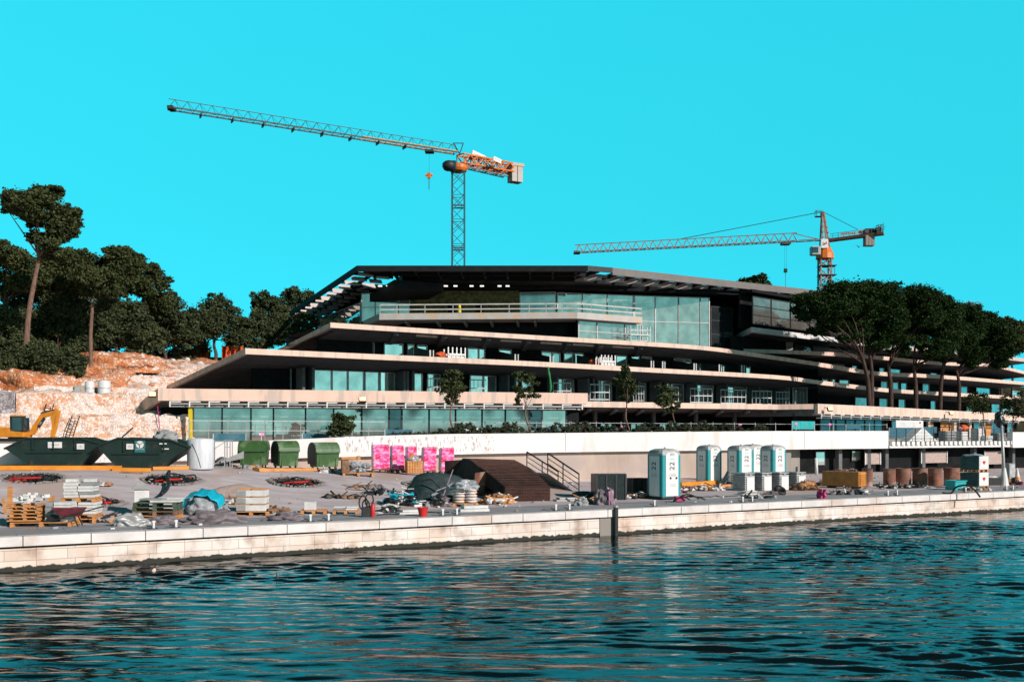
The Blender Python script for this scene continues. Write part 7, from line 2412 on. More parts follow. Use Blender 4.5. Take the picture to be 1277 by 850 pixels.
# ---- ribbed grey stacks with white ends
G = 'grey ribbed stacks with white ends by the far toilets'
labs = ['ribbed grey stack with a white end, leftmost of four, touching the curved sheet', 'ribbed grey stack with a white end, second of four', 'ribbed grey stack with a white end, third of four, behind the black tyre', 'ribbed grey stack with a white end, rightmost of four, beside the split timber']
for i in range(4):
    p, k = put(929 + i * 21.5, 612 - i * .6)
    t = thing('ribbed_stack', labs[i], 'stacked panels', p + Vector((0, .5, 0)), R(34), G)
    mb = MB()
    for j in range(7): mb.box((0, 0, .07 + j * .115), (.72, 1.0, .075))
    mb.box((0, 0, .42), (.56, .84, .82)); mb.build('panels', M['toilet_grey'], t, bevel=.008)
    mb = MB(); mb.box((0.02, -.52, .36), (.56, .05, .72)); mb.build('end_panel', M['white'], t, bevel=.01)
    mb = MB(); mb.box((0, 0, .90), (.74, 1.02, .07)); mb.box((0, 0, .86), (.06, 1.06, .12)); mb.build('cover', M['light_metal'], t, bevel=.02)
p, k = put(900, 611)
t = thing('curved_sheet', 'curved dark grey sheet sweeping up against the leftmost ribbed stack', 'metal sheet', p + Vector((0, .5, 0)), .1)
mb = MB(); vs = []
for i in range(9):
    q = i / 8
    for yy in (0, .8): vs.append((-.7 + 1.35 * q, yy, .06 + .9 * q ** 3))
mb.add(vs, [(2 * i, 2 * i + 2, 2 * i + 3, 2 * i + 1) for i in range(8)]); o = mb.build('sheet', M['stone_grey'], t, smooth=True); m_ = o.modifiers.new('t', 'SOLIDIFY'); m_.thickness = .03
p, k = put(933, 617)
t = thing('white_sheets', 'white and pale blue sheets lying crooked before the ribbed stacks', 'panel', p + Vector((0, .2, 0)), .5)
for i in range(3): MB().box((.05 * i, .04 * i, .04 + i * .06), (1.0, .45, .035), .15 * i).build('sheet', M['white'] if i != 1 else M['light_metal'], t)
p, k = put(974, 617)
t = thing('tyre', 'black tyre and coil lying before the ribbed stacks', 'tyre', p + Vector((0, .2, .0)), .4)
mb = MB(); mb.lathe([(.16, .02), (.28, 0), (.32, .09), (.28, .2), (.16, .18), (.16, .02)], 22, T=Matrix.Rotation(R(38), 4, 'X') @ Matrix.Translation((0, .12, .06))); mb.build('ring', M['black'], t, smooth=True)
mb = MB(); mb.blob((-.5, 0, .06), (.42, .25, .14), 2, .6, 2, flat=0); mb.build('rag', M['grey_tarp'], t)
heap(1027, 622, 8, 11, 'magenta', 'magenta and black sack at the quay edge below the generator', 55, 'sack', 'sack', asp=.9)

# ---- orange generator
p, k = put(1057, 609)
t = thing('generator', 'orange machine housing with a slatted grille, lying below the undercroft', 'generator', p + Vector((0, .6, 0)), R(46))
mb = MB(); mb.box((0, 0, .52), (.95, 2.1, .80)); mb.build('housing', mat('shaded_orange_housing', (.50, .20, .04), .5, (.30, .12, .03), 2, bump=.2), t, bevel=.03)  # darker than the sunlit end panel: shade put into the orange
mb = MB(); mb.box((0, -1.065, .50), (.88, .03, .70)); gr = mb.build('grille_panel', M['orange'], t)
mb = MB()
for i in range(6): mb.box((0, -1.10, .25 + i * .10), (.76, .035, .03)); 
for xx in (-.36, .36): mb.box((xx, -1.098, .5), (.03, .03, .6))
mb.build('slats', M['wood_dark'], gr)
mb = MB()
for yy in (-.7, .7): mb.box((0, yy, .06), (.9, .14, .12))
mb.box((0, 0, .08), (.1, 1.6, .05))
mb.build('skids', M['dark_metal'], t)
for i in range(4):
    mb = MB(); mb.tube([Vector((-.3 + .2 * i + .25 * math.sin(j), -.6 + j * .16, .93 + .12 * abs(math.sin(j * .8 + i)))) for j in range(8)], .025, 5); mb.build('cable', M['light_metal'] if i % 2 else M['rust'], t, smooth=True)

# ---- rusty drums
G = 'row of rusty steel drums before the service floor'
for i, (x, w_, lab) in enumerate(((1084, 13, 'rusty drum partly hidden by the orange generator'), (1112, 15, 'narrow rusty drum, second of the row'), (1130, 19, 'broad rusty drum with orange top, third of the row'),
                                  (1151, 18, 'broad grey-brown rusty drum in the middle of the row'), (1170, 17, 'rusty drum with a bright orange rim, second from the right'), (1192, 20, 'rusty drum at the right end of the row, behind the teal crate'))):
    p, k = put(x, 606.5 - i * .2)
    r_ = w_ * k / 2; h_ = 22 * k
    t = thing('rusty_drum', lab, 'drum', p + Vector((0, r_, 0)), i * .9, G)
    MB().lathe([(r_ * .99, 0), (r_, .03), (r_, h_ * .33), (r_ * 1.03, h_ * .35), (r_, h_ * .37), (r_, h_ * .66), (r_ * 1.03, h_ * .68), (r_, h_ * .70), (r_, h_), (r_ * .95, h_), (r_ * .95, .05), (0, .05)], 28).build('shell', M['rust_drum'], t)
    MB().lathe([(r_ * .94, h_ * .93), (r_ * 1.035, h_ * .93), (r_ * 1.035, h_ + .01), (r_ * .94, h_ + .01), (r_ * .94, h_ * .93)], 28).build('rim', M['rust'], t)

# teal crate
p, k = put(1196, 611)
t = thing('plastic_crate', 'bright teal plastic crate on the quay below the rightmost drum', 'crate', p + Vector((0, .4, 0)), R(28))
mb = MB(); w_, d_, h_ = .85, .6, .48
for c_, s_ in (((0, -d_ / 2, h_ / 2), (w_, .04, h_)), ((0, d_ / 2, h_ / 2), (w_, .04, h_)), ((-w_ / 2, 0, h_ / 2), (.04, d_, h_)), ((w_ / 2, 0, h_ / 2), (.04, d_, h_)), ((0, 0, .03), (w_, d_, .05))): mb.box(c_, s_)
mb.build('tub', M['teal_box'], t, bevel=.015)
mb = MB(); mb.bar((-w_ / 2 - .03, -d_ / 2 - .03, h_), (w_ / 2 + .03, -d_ / 2 - .03, h_), .06); mb.bar((w_ / 2 + .03, -d_ / 2 - .03, h_), (w_ / 2 + .03, d_ / 2 + .03, h_), .06); mb.bar((-w_ / 2 - .03, d_ / 2 + .03, h_), (w_ / 2 + .03, d_ / 2 + .03, h_), .06); mb.bar((-w_ / 2 - .03, -d_ / 2 - .03, h_), (-w_ / 2 - .03, d_ / 2 + .03, h_), .06)
mb.build('rim', M['teal_box'], t)

# two tier stack of teal crates with white ends
p, k = put(1221, 609)
t = thing('crate_stack', 'two-tier pallet stack of dark teal crates with white wrapped ends and red marks', 'pallet load', p + Vector((0, .6, 0)), R(34))
z = 0
for tier in range(2):
    z = pallet_parts(t, .95, 1.1, z, 'wood')
    mb = MB()
    for i in range(7): mb.box((0, 0, z + .05 + i * .1), (.92 + (.04 if i % 2 else 0), 1.08, .085))
    mb.box((0, 0, z + .36), (.88, 1.02, .68)); mb.build('crates', M['teal_dark'], t, bevel=.01)
    mb = MB(); mb.box((0, -.565, z + .36), (.9, .03, .72)); e = mb.build('wrapped_end', M['white'], t, bevel=.01)
    hm_ = MB(); hm_.prism([(0, -.1), (.13, .03), (.11, .1), (.04, .1), (0, .06), (-.05, .1), (-.12, .09), (-.13, .02)], -.005, .005); hm_.build('red_mark', M['red'], e, loc=(0.0, -.59, z + .36))
    z += .74
mb = MB(); mb.blob((0, 0, z), (.48, .55, .09), 2, .3); mb.build('top_wrap', M['clear'], t)

# lamp post, black cover, strut
p, k = put(1252, 605)
t = thing('lamp_post', 'slim grey lamp post with an unfinished black wrapped head, near the right edge', 'lamp post', p)
H_ = (605 - 530) * k
mb = MB(); mb.tube([(0, 0, 0), (-.05, 0, H_ * .5), (-.14, 0, H_)], [.11, .085, .07], 12); mb.build('pole', M['light_metal'], t, smooth=True)
MB().lathe([(.26, 0), (.22, .3), (.10, 1.0), (.09, 1.02)], 12).build('base_cone', M['offwhite'], t)
q = P(1246, 533, p.y + .2) - p
mb = MB(); mb.blob((0, 0, .45), (.26, .22, .48), 3, .4, 1.8, seed=5); o = mb.build('wrapped_head', M['black_sheet'], t, smooth=True); o.location = q
p2, k = put(1243, 600)
mb = MB(); mb.bar((0, 0, 0.05), (.55, 0, .62), .12, .05); o = mb.build('strut', M['light_metal'], None, loc=p2); tag(o, 'slanting grey metal plate leaning at the foot of the lamp post', 'metal plate')
p, k = put(1246, 606)
t = thing('dark_bin', 'low dark open box beneath the lamp post', 'box', p + Vector((0, .9, 0)), R(20))
mb = MB(); mb.hexa([(-.5, -.3, 0), (.5, -.3, 0), (.5, .3, 0), (-.5, .3, 0), (-.58, -.36, .46), (.58, -.36, .46), (.58, .36, .46), (-.58, .36, .46)]); mb.build('box', M['dark_metal'], t, bevel=.02)
mb = MB(); mb.blob((0, 0, .45), (.45, .28, .1), 2, .5); mb.build('contents', M['stone_white'], t)
p, k = put(1268, 600)
t = thing('tool_box', 'grey cabinet with an orange and white cone beside it at the right edge', 'cabinet', p + Vector((0, 1.0, 0)), R(25))
MB().box((0, 0, .55), (.55, .5, 1.1)).build('cabinet', M['stone_grey'], t, bevel=.02); MB().box((0, -.26, .55), (.45, .02, .95)).build('door', M['toilet_grey'], t)
p, k = put(1277, 601)
t = thing('traffic_cone', 'orange and white traffic cone at the right edge of the picture', 'cone', p + Vector((0, .8, 0)))
MB().lathe([(.2, .03), (.13, .35), (.1, .5), (.03, .85), (0, .85)], 16).build('cone', M['white'], t, smooth=True); MB().box((0, 0, .02), (.5, .5, .04)).build('foot', M['orange'], t); MB().lathe([(.185, .1), (.15, .3), (.14, .3), (.17, .1)], 16).build('orange_band', M['orange'], t)

# ---- mooring posts along the edge
G = 'pairs of short pale mooring posts along the quay edge'
mp_proto = None
names = [(191.6, 658, 'left of the crumpled mauve tarpaulin'), (219.6, 655.5, 'in front of the mauve tarpaulin heap'), (387, 649, 'below the small white block on its pallet'), (409.6, 648, 'right of the small white block'), (552, 641, 'right of the red bucket'),
         (569.6, 640, 'directly left of the pale stone beam'), (693, 635, 'below the brown mesh stack'), (710, 634, 'below the gangway foot'), (816, 629, 'at the left foot of the near toilet'), (926, 624, 'before the curved dark sheet'),
         (938, 623.5, 'before the crooked white sheets'), (1107, 617, 'below the second rusty drum'), (1118.5, 616.5, 'below the third rusty drum'), (1204, 613, 'below the teal crate'), (1255, 611, 'below the lamp post'), (1263, 610.5, 'below the grey cabinet')]
for i, (x, y, wd) in enumerate(names):
    p = PN(x, NQ + .62, 1.012)
    lab = 'short pale mooring post on the quay edge, ' + wd
    if mp_proto is None:
        mp_proto = thing('mooring_post', lab, 'mooring post', p, TH, G)
        MB().box((0, 0, .01), (.24, .2, .02)).build('base_plate', M['dark_metal'], mp_proto)
        mb = MB(); mb.box((0, 0, .13), (.07, .07, .24)); mb.box((0, 0, .22), (.12, .06, .04)); mb.build('post', M['offwhite'], mp_proto, bevel=.008)
        mb = MB(); mb.bar((-.02, 0, .05), (-.2, .03, .1), .05); mb.build('arm', M['dark_metal'], mp_proto)
    else:
        dup(mp_proto, lab, p, TH, None, G)
# black fender post
p = PN(768, NQ - .09)
t = thing('fender_post', 'tall black fender post fixed to the quay wall and reaching into the water', 'fender', (p.x, p.y, 0), TH)
MB().box((0, 0, .2), (.16, .14, 1.8)).build('post', M['black'], t, bevel=.03)
MB().lathe([(.0, 1.19), (.1, 1.17), (.1, 1.1)], 12).build('cap', M['light_metal'], t)

# ---- cables lying on the quay
rn = random.Random(77)
for i, (x0, x1, y, lab) in enumerate(((470, 560, 643, 'thin dark cable lying along the quay between the extinguisher and the stone beam'), (60, 150, 652, 'thin cable behind the wheelbarrow'), (860, 920, 621, 'thin dark cable on the quay right of the near toilet'))):
    pts = []
    for j in range(12):
        q, k = put(x0 + (x1 - x0) * j / 11, y - (x1 - x0) / 11 * j * .045 + rn.uniform(-1.2, .6)); q.z = 1.03; pts.append(q)
    mb = MB(); mb.tube(densify(pts, 4), .018, 5); o = mb.build('cable', M['black'], None); tag(o, lab, 'cable')
# small oval hoop on the apron
p, k = put(451, 611)
t = thing('hoop', 'thin metal hoop with a stick in it, lying on the apron', 'hoop', p, 0)
mb = MB(); mb.tube([Vector((math.cos(a) * .62, math.sin(a) * .62 * 1.4, .12 + .06 * math.sin(a))) for a in [i * 6.2832 / 24 for i in range(25)]], .014, 5, cap=False); mb.build('ring', M['dark_metal'], t)
MB().box((0, 0, .16), (.5, .07, .06), -.8).build('stick', M['wood_dark'], t)
# black bent hose by the second pit
p, k = put(187, 622)
t = thing('hose', 'thick grey-black hose curving down from the pit with the orange scraps', 'hose', p)
mb = MB(); mb.tube(densify([Vector(q) for q in ((-.7, 4.2, .9), (-.45, 3.2, .75), (0.05, 2.0, .5), (.35, .8, .3), (.45, 0, .2))], 4), .075, 8); mb.build('hose_length', M['black'], t, smooth=True)
# litter on the apron
mb = MB(); rn = random.Random(90)
for i in range(260):
    U = rn.uniform(-6, 62); N = rn.uniform(33, 51); X, Y = XY(U, N); s_ = rn.uniform(.015, .07)
    mb.cur = rn.choice((0, 0, 1, 2))
    mb.box((X, Y, gz(U, N) + s_ * .3 + .02), (s_ * rn.uniform(1, 4), s_ * 1.4, s_), rn.uniform(0, 3))
o = mb.build('litter', [M['stone_grey'], M['wood_dark'], M['stone_white']], None); tag(o, kind='stuff')

# ================================================================== LEFT BANK MACHINES
def digger(label, p, rz, s=1.0, arm=True):
    t = thing('excavator', label, 'excavator', p, rz, None, s)
    for yy in (-.62, .62):
        mb = MB(); mb.prism([(-1.0, .2), (-.85, .02), (.85, .02), (1.0, .2), (.9, .42), (-.9, .42)], yy - .17, yy + .17); mb.build('track', M['black'], t, bevel=.03)
    MB().box((0, 0, .42), (.9, .9, .2)).build('undercarriage', M['dark_metal'], t)
    mb = MB(); mb.prism([(-1.05, .5), (.75, .5), (.8, .85), (-.1, .95), (-.2, 1.2), (-1.0, 1.2)], -.62, .62); mb.build('body', M['orange'], t, bevel=.04)
    mb = MB()
    for x_ in (-.15, .72):
        for y_ in (-.58, .2): mb.bar((x_, y_, .9), (x_ - .04, y_, 1.95), .08)
    for z_ in (.93, 1.95):
        mb.bar((-.19, -.58, z_), (.68, -.58, z_), .06); mb.bar((-.19, .2, z_), (.68, .2, z_), .06); mb.bar((-.19, -.58, z_), (-.19, .2, z_), .06); mb.bar((.68, -.58, z_), (.68, .2, z_), .06)
    cb = mb.build('cab_frame', M['dark_metal'], t)
    MB().box((.26, -.19, 1.44), (.82, .7, .96)).build('cab_glass', M['glass_dark'], cb)
    MB().box((.26, -.19, 2.02), (1.0, .9, .09)).build('cab_roof', M['orange'], t, bevel=.03)
    lm = MB(); lm.box((.9, -.3, 1.98), (.18, .12, .2)); lm.build('work_light', M['white'], t)
    if arm:
        mb = MB(); mb.prism([(.75, .6), (1.05, .7), (1.75, 1.85), (2.55, 2.15), (2.5, 2.4), (1.55, 2.15), (.75, .95)], .2, .42); b_ = mb.build('boom', M['orange'], t, bevel=.02)
        mb = MB(); mb.prism([(1.35, 1.28), (1.52, 1.12), (1.98, 1.80), (1.82, 1.95)], .17, .195); pl = mb.build('badge', M['ink'], b_)
        marks(.3, .13, M['white'], pl, Matrix.Translation((1.60, .165, 1.50)) @ Matrix.Rotation(R(-52), 4, 'Y'), 3, 4)
        mb = MB(); mb.prism([(2.35, 2.05), (2.62, 2.55), (2.98, 2.40), (2.75, 1.2), (2.5, .35), (2.25, .35), (2.40, 1.2)], .2, .42); st = mb.build('stick', M['orange'], t, bevel=.02)
        marks(.7, .06, M['ink'], st, Matrix.Translation((2.66, .193, 1.7)) @ Matrix.Rotation(R(-80), 4, 'Y'), 7, 5)
        mb = MB(); mb.bar((1.55, .31, 2.2), (2.7, .31, 2.5), .1); mb.bar((.95, .31, .75), (1.55, .31, 1.75), .09); mb.build('hydraulic_ram', M['dark_metal'], t)
        mb = MB(); mb.prism([(2.15, .4), (2.6, .4), (2.7, .1), (2.45, -.05), (2.15, .0)], .05, .57); mb.build('bucket', M['dark_metal'], t, bevel=.02)
    return t


p = P(22, 540, 64); p.z = 3.3
digger('orange mini excavator behind the left skip with its folded arm raised', p, R(-4), .90)
p = P(-2, 540, 84); p.z = 7.1
digger('orange excavator on the upper ledge at the left edge of the picture', p, R(10), .95, False)
# white tanks on the ledge
G = 'white tanks on the rubble ledge'
for (x, w_, h_, kind, lab) in ((112, 11, 18, 1, 'pale upright tank on the rubble ledge, left of the pair'), (130, 15, 19, 1, 'broad white tank on the rubble ledge, right one of the pair'), (100, 12, 12, 0, 'grey box with an orange mark on the rubble ledge'), (90, 8, 7, 0, 'small dark-bottomed white tub on the rubble ledge')):
    p = P(x, 502, 80.5); U, N = UN(p.x, p.y); p.z = gz(U, N); k = 80.5 / F
    t = thing('water_tank' if kind else 'site_box', lab, 'tank' if kind else 'box', p, .2, G if kind else None)
    if kind:
        r_ = w_ * k / 2; h = h_ * k
        MB().lathe([(r_ * .95, 0), (r_, .1), (r_ * 1.02, h * .5), (r_, h * .92), (r_ * .6, h), (0, h * 1.02)], 20).build('drum', M['offwhite'], t, smooth=True)
        MB().lathe([(r_ * 1.03, h * .45), (r_ * 1.05, h * .48), (r_ * 1.03, h * .51)], 20).build('hoop', M['light_metal'], t)
    else:
        MB().box((0, 0, h_ * k / 2), (w_ * k, .6, h_ * k)).build('box', M['light_metal'] if w_ > 10 else M['offwhite'], t, bevel=.03)
        MB().box((.1, -.31, h_ * k * .5), (.12, .02, .2)).build('mark', M['orange'] if w_ > 10 else M['dark_metal'], t)
# ladders against the rubble wall
for (x0, y0, x1, y1, d_, lab) in ((50, 530, 58, 503, 79.0, 'thin site ladder leaning on the rubble wall, above the digger arm'), (80, 549, 90, 518, 76, 'dark ladder leaning on the lowest rubble wall, right of the digger arm')):
    d_ = dN(x0, 78.9 if y0 > 540 else 81.2)
    a = P(x0, y0, d_); b = P(x1, y1, d_ + .8)
    mb = MB(); sd = Vector((.55, 0, 0)); o0 = a.copy()
    mb.bar(a - o0, b - o0, .05); mb.bar(a - o0 + sd, b - o0 + sd, .05)
    for i in range(1, 9):
        q = a.lerp(b, i / 9) - o0; mb.bar(q, q + sd, .035)
    o = mb.build('ladder', M['dark_metal'], None, loc=o0); tag(o, lab, 'ladder')
# cables hanging before the wall end
for (pts_, lab) in (([(141, 545), (146, 530), (152, 519), (154, 517)], 'thin drooping wire between the skips and the canopy tip, left one'), ([(158, 547), (157, 532), (154, 517)], 'thin wire hanging straight from the canopy tip')):
    pp = [P(x, y, 77.5) for x, y in pts_]; mb = MB(); mb.tube(densify(pp, 4), .045, 5); o = mb.build('wire', M['dark_metal'], None); tag(o, lab, 'wire')
mb = MB(); mb.bar(P(152, 545, 60), P(166, 533, 60), .07); o = mb.build('rod', M['dark_metal'], None); tag(o, 'dark rod poking up behind the skip with the emblem', 'rod')
mb = MB(); mb.bar(P(196, 500, 76), P(200, 544, 76), .05); o = mb.build('marking_pole', M['magenta'], None); tag(o, 'thin red and white pole below the left end of the lowest fascia', 'pole')

# orange nets at the forest edge
for (x0, x1, y0, y1, d_, m_, lab, sd) in ((216, 262, 433, 447, 121, 'orange_net', 'sagging orange safety netting between posts at the forest edge', 1), (277, 303, 431, 447, 119, 'orange_net', 'bright orange safety netting just above the hotel canopy', 2), (170, 182, 436, 443, 123, 'orange_net', 'short dark orange netting left of the long one', 3)):
    t = thing('safety_netting', lab, 'netting', P((x0 + x1) / 2, y1, d_), 0, 'orange safety nettings at the forest edge'); o0 = P((x0 + x1) / 2, y1, d_)
    n = 10; vs = []
    for i in range(n + 1):
        x = x0 + (x1 - x0) * i / n
        sag = 2.2 * math.sin(math.pi * (i % 5) / 5) * (1 if sd != 2 else .2) + (3 if i == 0 and sd == 1 else 0)
        a = P(x, y1 + 2, d_) - o0; b = P(x, y0 + sag, d_ + .6 * math.sin(i * 1.9)) - o0
        vs += [a, a.lerp(b, .5) + Vector((0, .3 * math.sin(i * 2.7), 0)), b]
    mb = MB(); mb.add(vs, [(3 * i + j, 3 * i + 3 + j, 3 * i + 4 + j, 3 * i + 1 + j) for i in range(n) for j in range(2)])
    o = mb.build('net', M[m_], t); m__ = o.modifiers.new('t', 'SOLIDIFY'); m__.thickness = .03
    for i in (0, 5, 10):
        x = x0 + (x1 - x0) * i / n; mb = MB(); mb.bar(P(x, y1 + 3, d_ + .1) - o0, P(x, y0 - 1, d_ + .1) - o0, .09); mb.build('post', M['wood_dark'], t)

# ================================================================== TERRACE: fences, banners, site goods
def fence_run(x0, x1, N, label, n, group='thin site fences on the terrace', h=1.1):
    a = PN(x0, N, 3.45); b = PN(x1, N, 3.45)
    t = thing('site_fence', label, 'fence', a, 0, group)
    d = b - a; rail = MB()
    for z_ in (.55, h): rail.bar(Vector((0, 0, z_ + .15)), d + Vector((0, 0, z_ + .15)), .03)
    rail.build('rails', M['light_metal'], t)
    for i in range(n + 1):
        q = d * i / n; mb = MB(); mb.bar(q, q + Vector((0, 0, h + .25)), .045); mb.build('post', M['light_metal'], t)


fence_run(236, 480, 56.5, 'thin site fence in front of the left part of the ground-floor glass', 11)
fence_run(560, 710, 57.5, 'thin site fence behind the hedge before the middle ground-floor glass', 7)
fence_run(712, 1106, 56, 'long thin site fence before the dark undercroft', 15)
for (x0, x1, y0, y1, N, m_, lab) in ((266, 306, 540.5, 549, 55.4, 'blue_tarp', 'blue fence banner left of the small round bush tree'), (377, 410, 540.5, 549, 55.4, 'blue_tarp', 'blue fence banner just left of the round bush tree'), (480, 515, 535.5, 547, 54.6, 'blue_tarp', 'tall blue banner above the pink stacks'),
                                      (575, 612, 533.5, 538.5, 56.5, 'white', 'low white and blue bench-like banner behind the hedge'), (672, 697, 533, 538, 56.5, 'blue_tarp', 'low blue banner behind the hedge near the corner of the glass'), (744, 770, 533, 538, 55.5, 'blue_tarp', 'blue banner behind the hedge before the undercroft'),
                                      (988, 1016, 525, 535, 55.5, 'teal_box', 'teal banner on the thin fence below the grey fascia'), (1055, 1073, 529, 534.5, 55.5, 'blue_tarp', 'small blue banner on the fence above the white wall joint'),
                                      (1109, 1150, 533, 546, 55.0, 'blue_tarp', 'blue sheeting below the white banner on the balcony'), (1152, 1168, 532, 546, 55.2, 'blue_tarp', 'blue panel right of the white heap on the balcony'), (1237, 1252, 531, 541, 56.0, 'blue_tarp', 'blue panel behind the lamp post')):
    d_ = dN((x0 + x1) / 2, N); a = PN(x0, N); b = PN(x1, N)
    z0 = CH - (y1 - HY) / F * d_; z1 = CH - (y0 - HY) / F * d_
    t = thing('fence_banner', lab, 'banner', (a.x, a.y, z0), math.atan2(b.y - a.y, b.x - a.x), 'coloured sheets tied to the site fences')
    L = (b - a).length; n = max(4, int(L / .25)); vs = []
    for i in range(n + 1): vs += [(L * i / n, .03 * math.sin(i * 1.7), 0), (L * i / n, .03 * math.sin(i * 1.7 + .6), z1 - z0)]
    mb = MB(); mb.add(vs, [(2 * i, 2 * i + 2, 2 * i + 3, 2 * i + 1) for i in range(n)]); o = mb.build('sheet', M[m_], t); q = o.modifiers.new('t', 'SOLIDIFY'); q.thickness = .015
    for xx in (0, L): MB().box((xx, .03, (z1 - 3.4) / 2 - (z0 - 3.4)), (.05, .05, z1 - 3.4)).build('post', M['light_metal'], t)
for (x, y, lab) in ((326, 541.5, 'small pink plate on the fence above the left green bin'), (682, 538, 'pink plate near the corner of the glass'), (777, 532, 'pink plate before the undercroft, by the slim tree'), (923, 529.5, 'pink plate on the fence above the second far toilet'), (993, 528.5, 'pink plate on the teal banner'), (1035, 529, 'pink plate on the fence right of the teal banner')):
    d_ = dN(x, 54.5); p = P(x, y, d_); t = thing('warning_plate', lab, 'sign', p, TH, 'small pink warning plates on the fences')
    MB().box((0, 0, 0), (.28, .015, .16)).build('plate', M['pink'], t); MB().box((0, .04, -.35), (.04, .04, .9)).build('stake', M['light_metal'], t)

# white banner and heap on the balcony
def onN(x, y, N):
    return P(x, y, dN(x, N))
a = onN(1117, 537, 55.6); b = onN(1151, 537, 55.6)
t = thing('banner_board', 'large white banner board with small print and a pink mark, standing on the right balcony', 'banner', a, math.atan2(b.y - a.y, b.x - a.x))
L = (b - a).length; hh = 13 * dN(1134, 55.6) / F
MB().box((L / 2, 0, hh / 2), (L, .05, hh)).build('board', M['white'], t)
for i in range(4): marks(L * .6, .05, M['light_metal'], t, Matrix.Translation((L * .45, -.03, hh * (.25 + i * .17))), 12, i)
MB().box((L * .88, -.03, hh * .8), (.22, .01, .14)).build('pink_mark', M['magenta'], t)
for xx in (.1, L - .1): MB().box((xx, .06, -.25), (.06, .06, 1.3)).build('leg', M['light_metal'], t)
p = onN(1146, 553, 54.6); p.z = 3.3
t = thing('covered_heap', 'pointed heap under a dusty white sheet behind the balcony railing', 'covered heap', p, TH)
mb = MB(); mb.blob((0, 0, 0), (1.0, .7, .5), 3, .4, 1.5, flat=-.05, seed=6); mb.build('base_heap', M['stone_white'], t)
mb = MB(); kk = dN(1146, 54.6) / F
mb.prism([(-28 * kk, .05), (26 * kk, .05), (0.0 * kk, 17 * kk), (-3 * kk, 17.5 * kk)], -.5, .5); mb.build('sheet', M['offwhite'], t, bevel=.05)
G = 'boxes and crates stored on the right balcony'
for (x0, x1, y0, y1, N, m_, lab) in ((1172, 1191, 537, 549, 54.5, 'stone_grey', 'grey slatted crate on the balcony left of the white box'), (1193, 1204, 538, 549, 54.2, 'white', 'white box on the balcony below the red ball'), (1214, 1221, 534, 548, 54.4, 'white', 'upright white box on the balcony'),
                                      (1222, 1236, 543, 549, 54.0, 'white', 'low white box at the right of the balcony'), (1237, 1253, 540, 550, 54.4, 'stone_grey', 'dark grey crate beside the lamp post on the balcony')):
    d_ = dN((x0 + x1) / 2, N); k = d_ / F; p = P((x0 + x1) / 2, y1, d_); p.z = 3.3
    t = thing('storage_box', lab, 'box', p, TH, G); w_ = (x1 - x0) * k * 1.05; h_ = CH - (y0 - HY) * k - 3.3
    MB().box((0, 0, h_ / 2), (w_, .7, h_)).build('box', M[m_], t, bevel=.02)
    mb = MB()
    for i in range(4): mb.box((0, -.36, h_ * (.15 + .23 * i)), (w_ * .96, .03, .05))
    mb.box((-w_ * .42, -.36, h_ / 2), (.05, .03, h_ * .9)); mb.build('battens', M['light_metal'] if m_ == 'white' else M['dark_metal'], t)
p = onN(1201, 535, 54.6); t = thing('rolled_bundle', 'round red and orange bundle on top of the white box', 'bundle', p, 0)
mb = MB(); mb.blob((0, 0, .12), (.42, .3, .27), 3, .25, 2, seed=3); mb.build('bundle', M['orange_net'], t); mb = MB(); mb.blob((-.3, -.05, .05), (.26, .25, .22), 2, .3, 2, seed=4); mb.build('dark_wrap', M['purple'], t)
# people-sized yellow sack on the middle balcony and stored goods
mid_p, _ = hit(573, offset(mid, .8))
t = thing('yellow_sack', 'small bright yellow upright sack on the upper balcony', 'sack', (mid_p.x, mid_p.y, 17.2)); mb = MB(); mb.lathe([(.16, 0), (.2, .2), (.15, .7), (.18, .85), (.05, 1.0)], 10); mb.build('sack', M['yellow'], t, smooth=True)
# scaffold by the corner of the curtain wall
p = P(797, 540, 112.0); p.z = 13.9
t = thing('scaffold_tower', 'small white scaffold tower before the teal curtain wall of the top floors', 'scaffold', p, .3)
mb = MB()
for x_ in (-1.2, 0, 1.2):
    for y_ in (-.4, .4): mb.bar((x_, y_, 0), (x_, y_, 2.1 if x_ else 2.4), .06)
for z_ in (.5, 1.1, 1.7):
    for y_ in (-.4, .4): mb.bar((-1.2, y_, z_), (1.2, y_, z_), .05)
    for x_ in (-1.2, 0, 1.2): mb.bar((x_, -.4, z_), (x_, .4, z_), .05)
mb.build('tubes', M['offwhite'], t); MB().box((0, 0, 1.15), (2.4, .7, .06)).build('platform', M['white'], t)

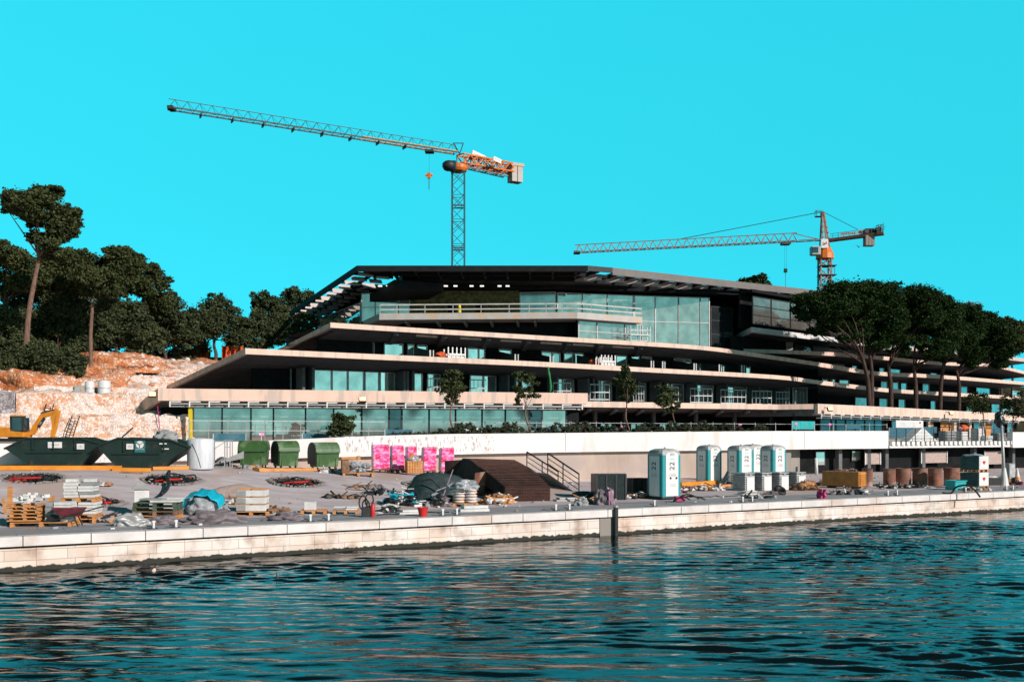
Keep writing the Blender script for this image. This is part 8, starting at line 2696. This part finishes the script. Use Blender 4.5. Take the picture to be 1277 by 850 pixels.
# ================================================================== BIRDS
def bird_sit(p, rz, label):
    t = thing('seabird', label, 'bird', p, rz)
    mb = MB(); vs = []
    prof = [(-.30, .02, .07), (-.24, .05, .085), (-.12, .10, .075), (.02, .125, .06), (.14, .10, .07), (.20, .055, .11), (.235, .04, .18), (.26, .045, .235), (.30, .043, .255), (.34, .02, .25), (.40, .008, .245)]
    n = 12
    for x, r_, z in prof:
        for i in range(n):
            a_ = 2 * math.pi * i / n; vs.append((x, math.cos(a_) * r_, z + math.sin(a_) * r_ * (.75 if x < .15 else 1)))
    mb.add(vs, [(j * n + i, (j + 1) * n + i, (j + 1) * n + (i + 1) % n, j * n + (i + 1) % n) for j in range(len(prof) - 1) for i in range(n)] + [tuple(range(n)), tuple((len(prof) - 1) * n + i for i in range(n - 1, -1, -1))])
    mb.build('body', M['feather'], t, smooth=True)
    mb = MB(); mb.blob((.18, 0, .06), (.08, .085, .075), 2, .1); mb.build('breast', M['concrete'], t, smooth=True)
    for sy in (-1, 1):
        mb = MB(); mb.hexa([(-.05, sy * .1, .12), (.12, sy * .11, .12), (.08, sy * .14, .16), (-.1, sy * .13, .15), (-.34, sy * .05, .34), (-.28, sy * .05, .36), (-.2, sy * .09, .30), (-.26, sy * .09, .27)]); mb.build('wing', M['feather'], t)
    return t


pw_ = Vector(((183 - CX) / F * 28.6, 28.6, 0)); bird_sit(pw_, R(10), 'brown seabird with raised wing tips swimming near the left quay wall')
t = thing('buoy', 'small dark float bobbing in the water left of the centre', 'float', Vector(((345 - CX) / F * 27.5, 27.5, 0)), 0, None, .6)
MB().lathe([(.02, -.08), (.08, -.04), (.09, .04), (.03, .1), (.02, .2), (0, .2)], 14).build('float', M['black'], t, smooth=True); MB().lathe([(.014, .18), (.014, .3), (0, .3)], 8).build('stem', M['dark_metal'], t)
for (x, y, d_, s_, lab) in ((1213, 380, 90, 1.25, 'gull gliding in the sky right of the umbrella pines'), (1071, 308, 150, .9, 'tiny gull below the counter-jib of the right crane')):
    p = P(x, y, d_); t = thing('gull', lab, 'bird', p, R(200), None, s_)
    mb = MB(); mb.lathe([(0, -.26), (.05, -.18), (.075, 0), (.05, .16), (.03, .22), (0, .28)], 10, T=Matrix.Rotation(R(90), 4, 'X')); mb.build('body', M['stone_grey'], t, smooth=True)
    for sy in (-1, 1):
        mb = MB(); mb.add([(0, -.1, .02), (0, .12, .02), (sy * .45, .1, .26), (sy * .45, -.04, .26), (sy * .95, -.02, .14), (sy * .95, -.08, .14)], [(0, 1, 2, 3), (3, 2, 4, 5)]); o = mb.build('wing', M['stone_grey'], t); q = o.modifiers.new('t', 'SOLIDIFY'); q.thickness = .02
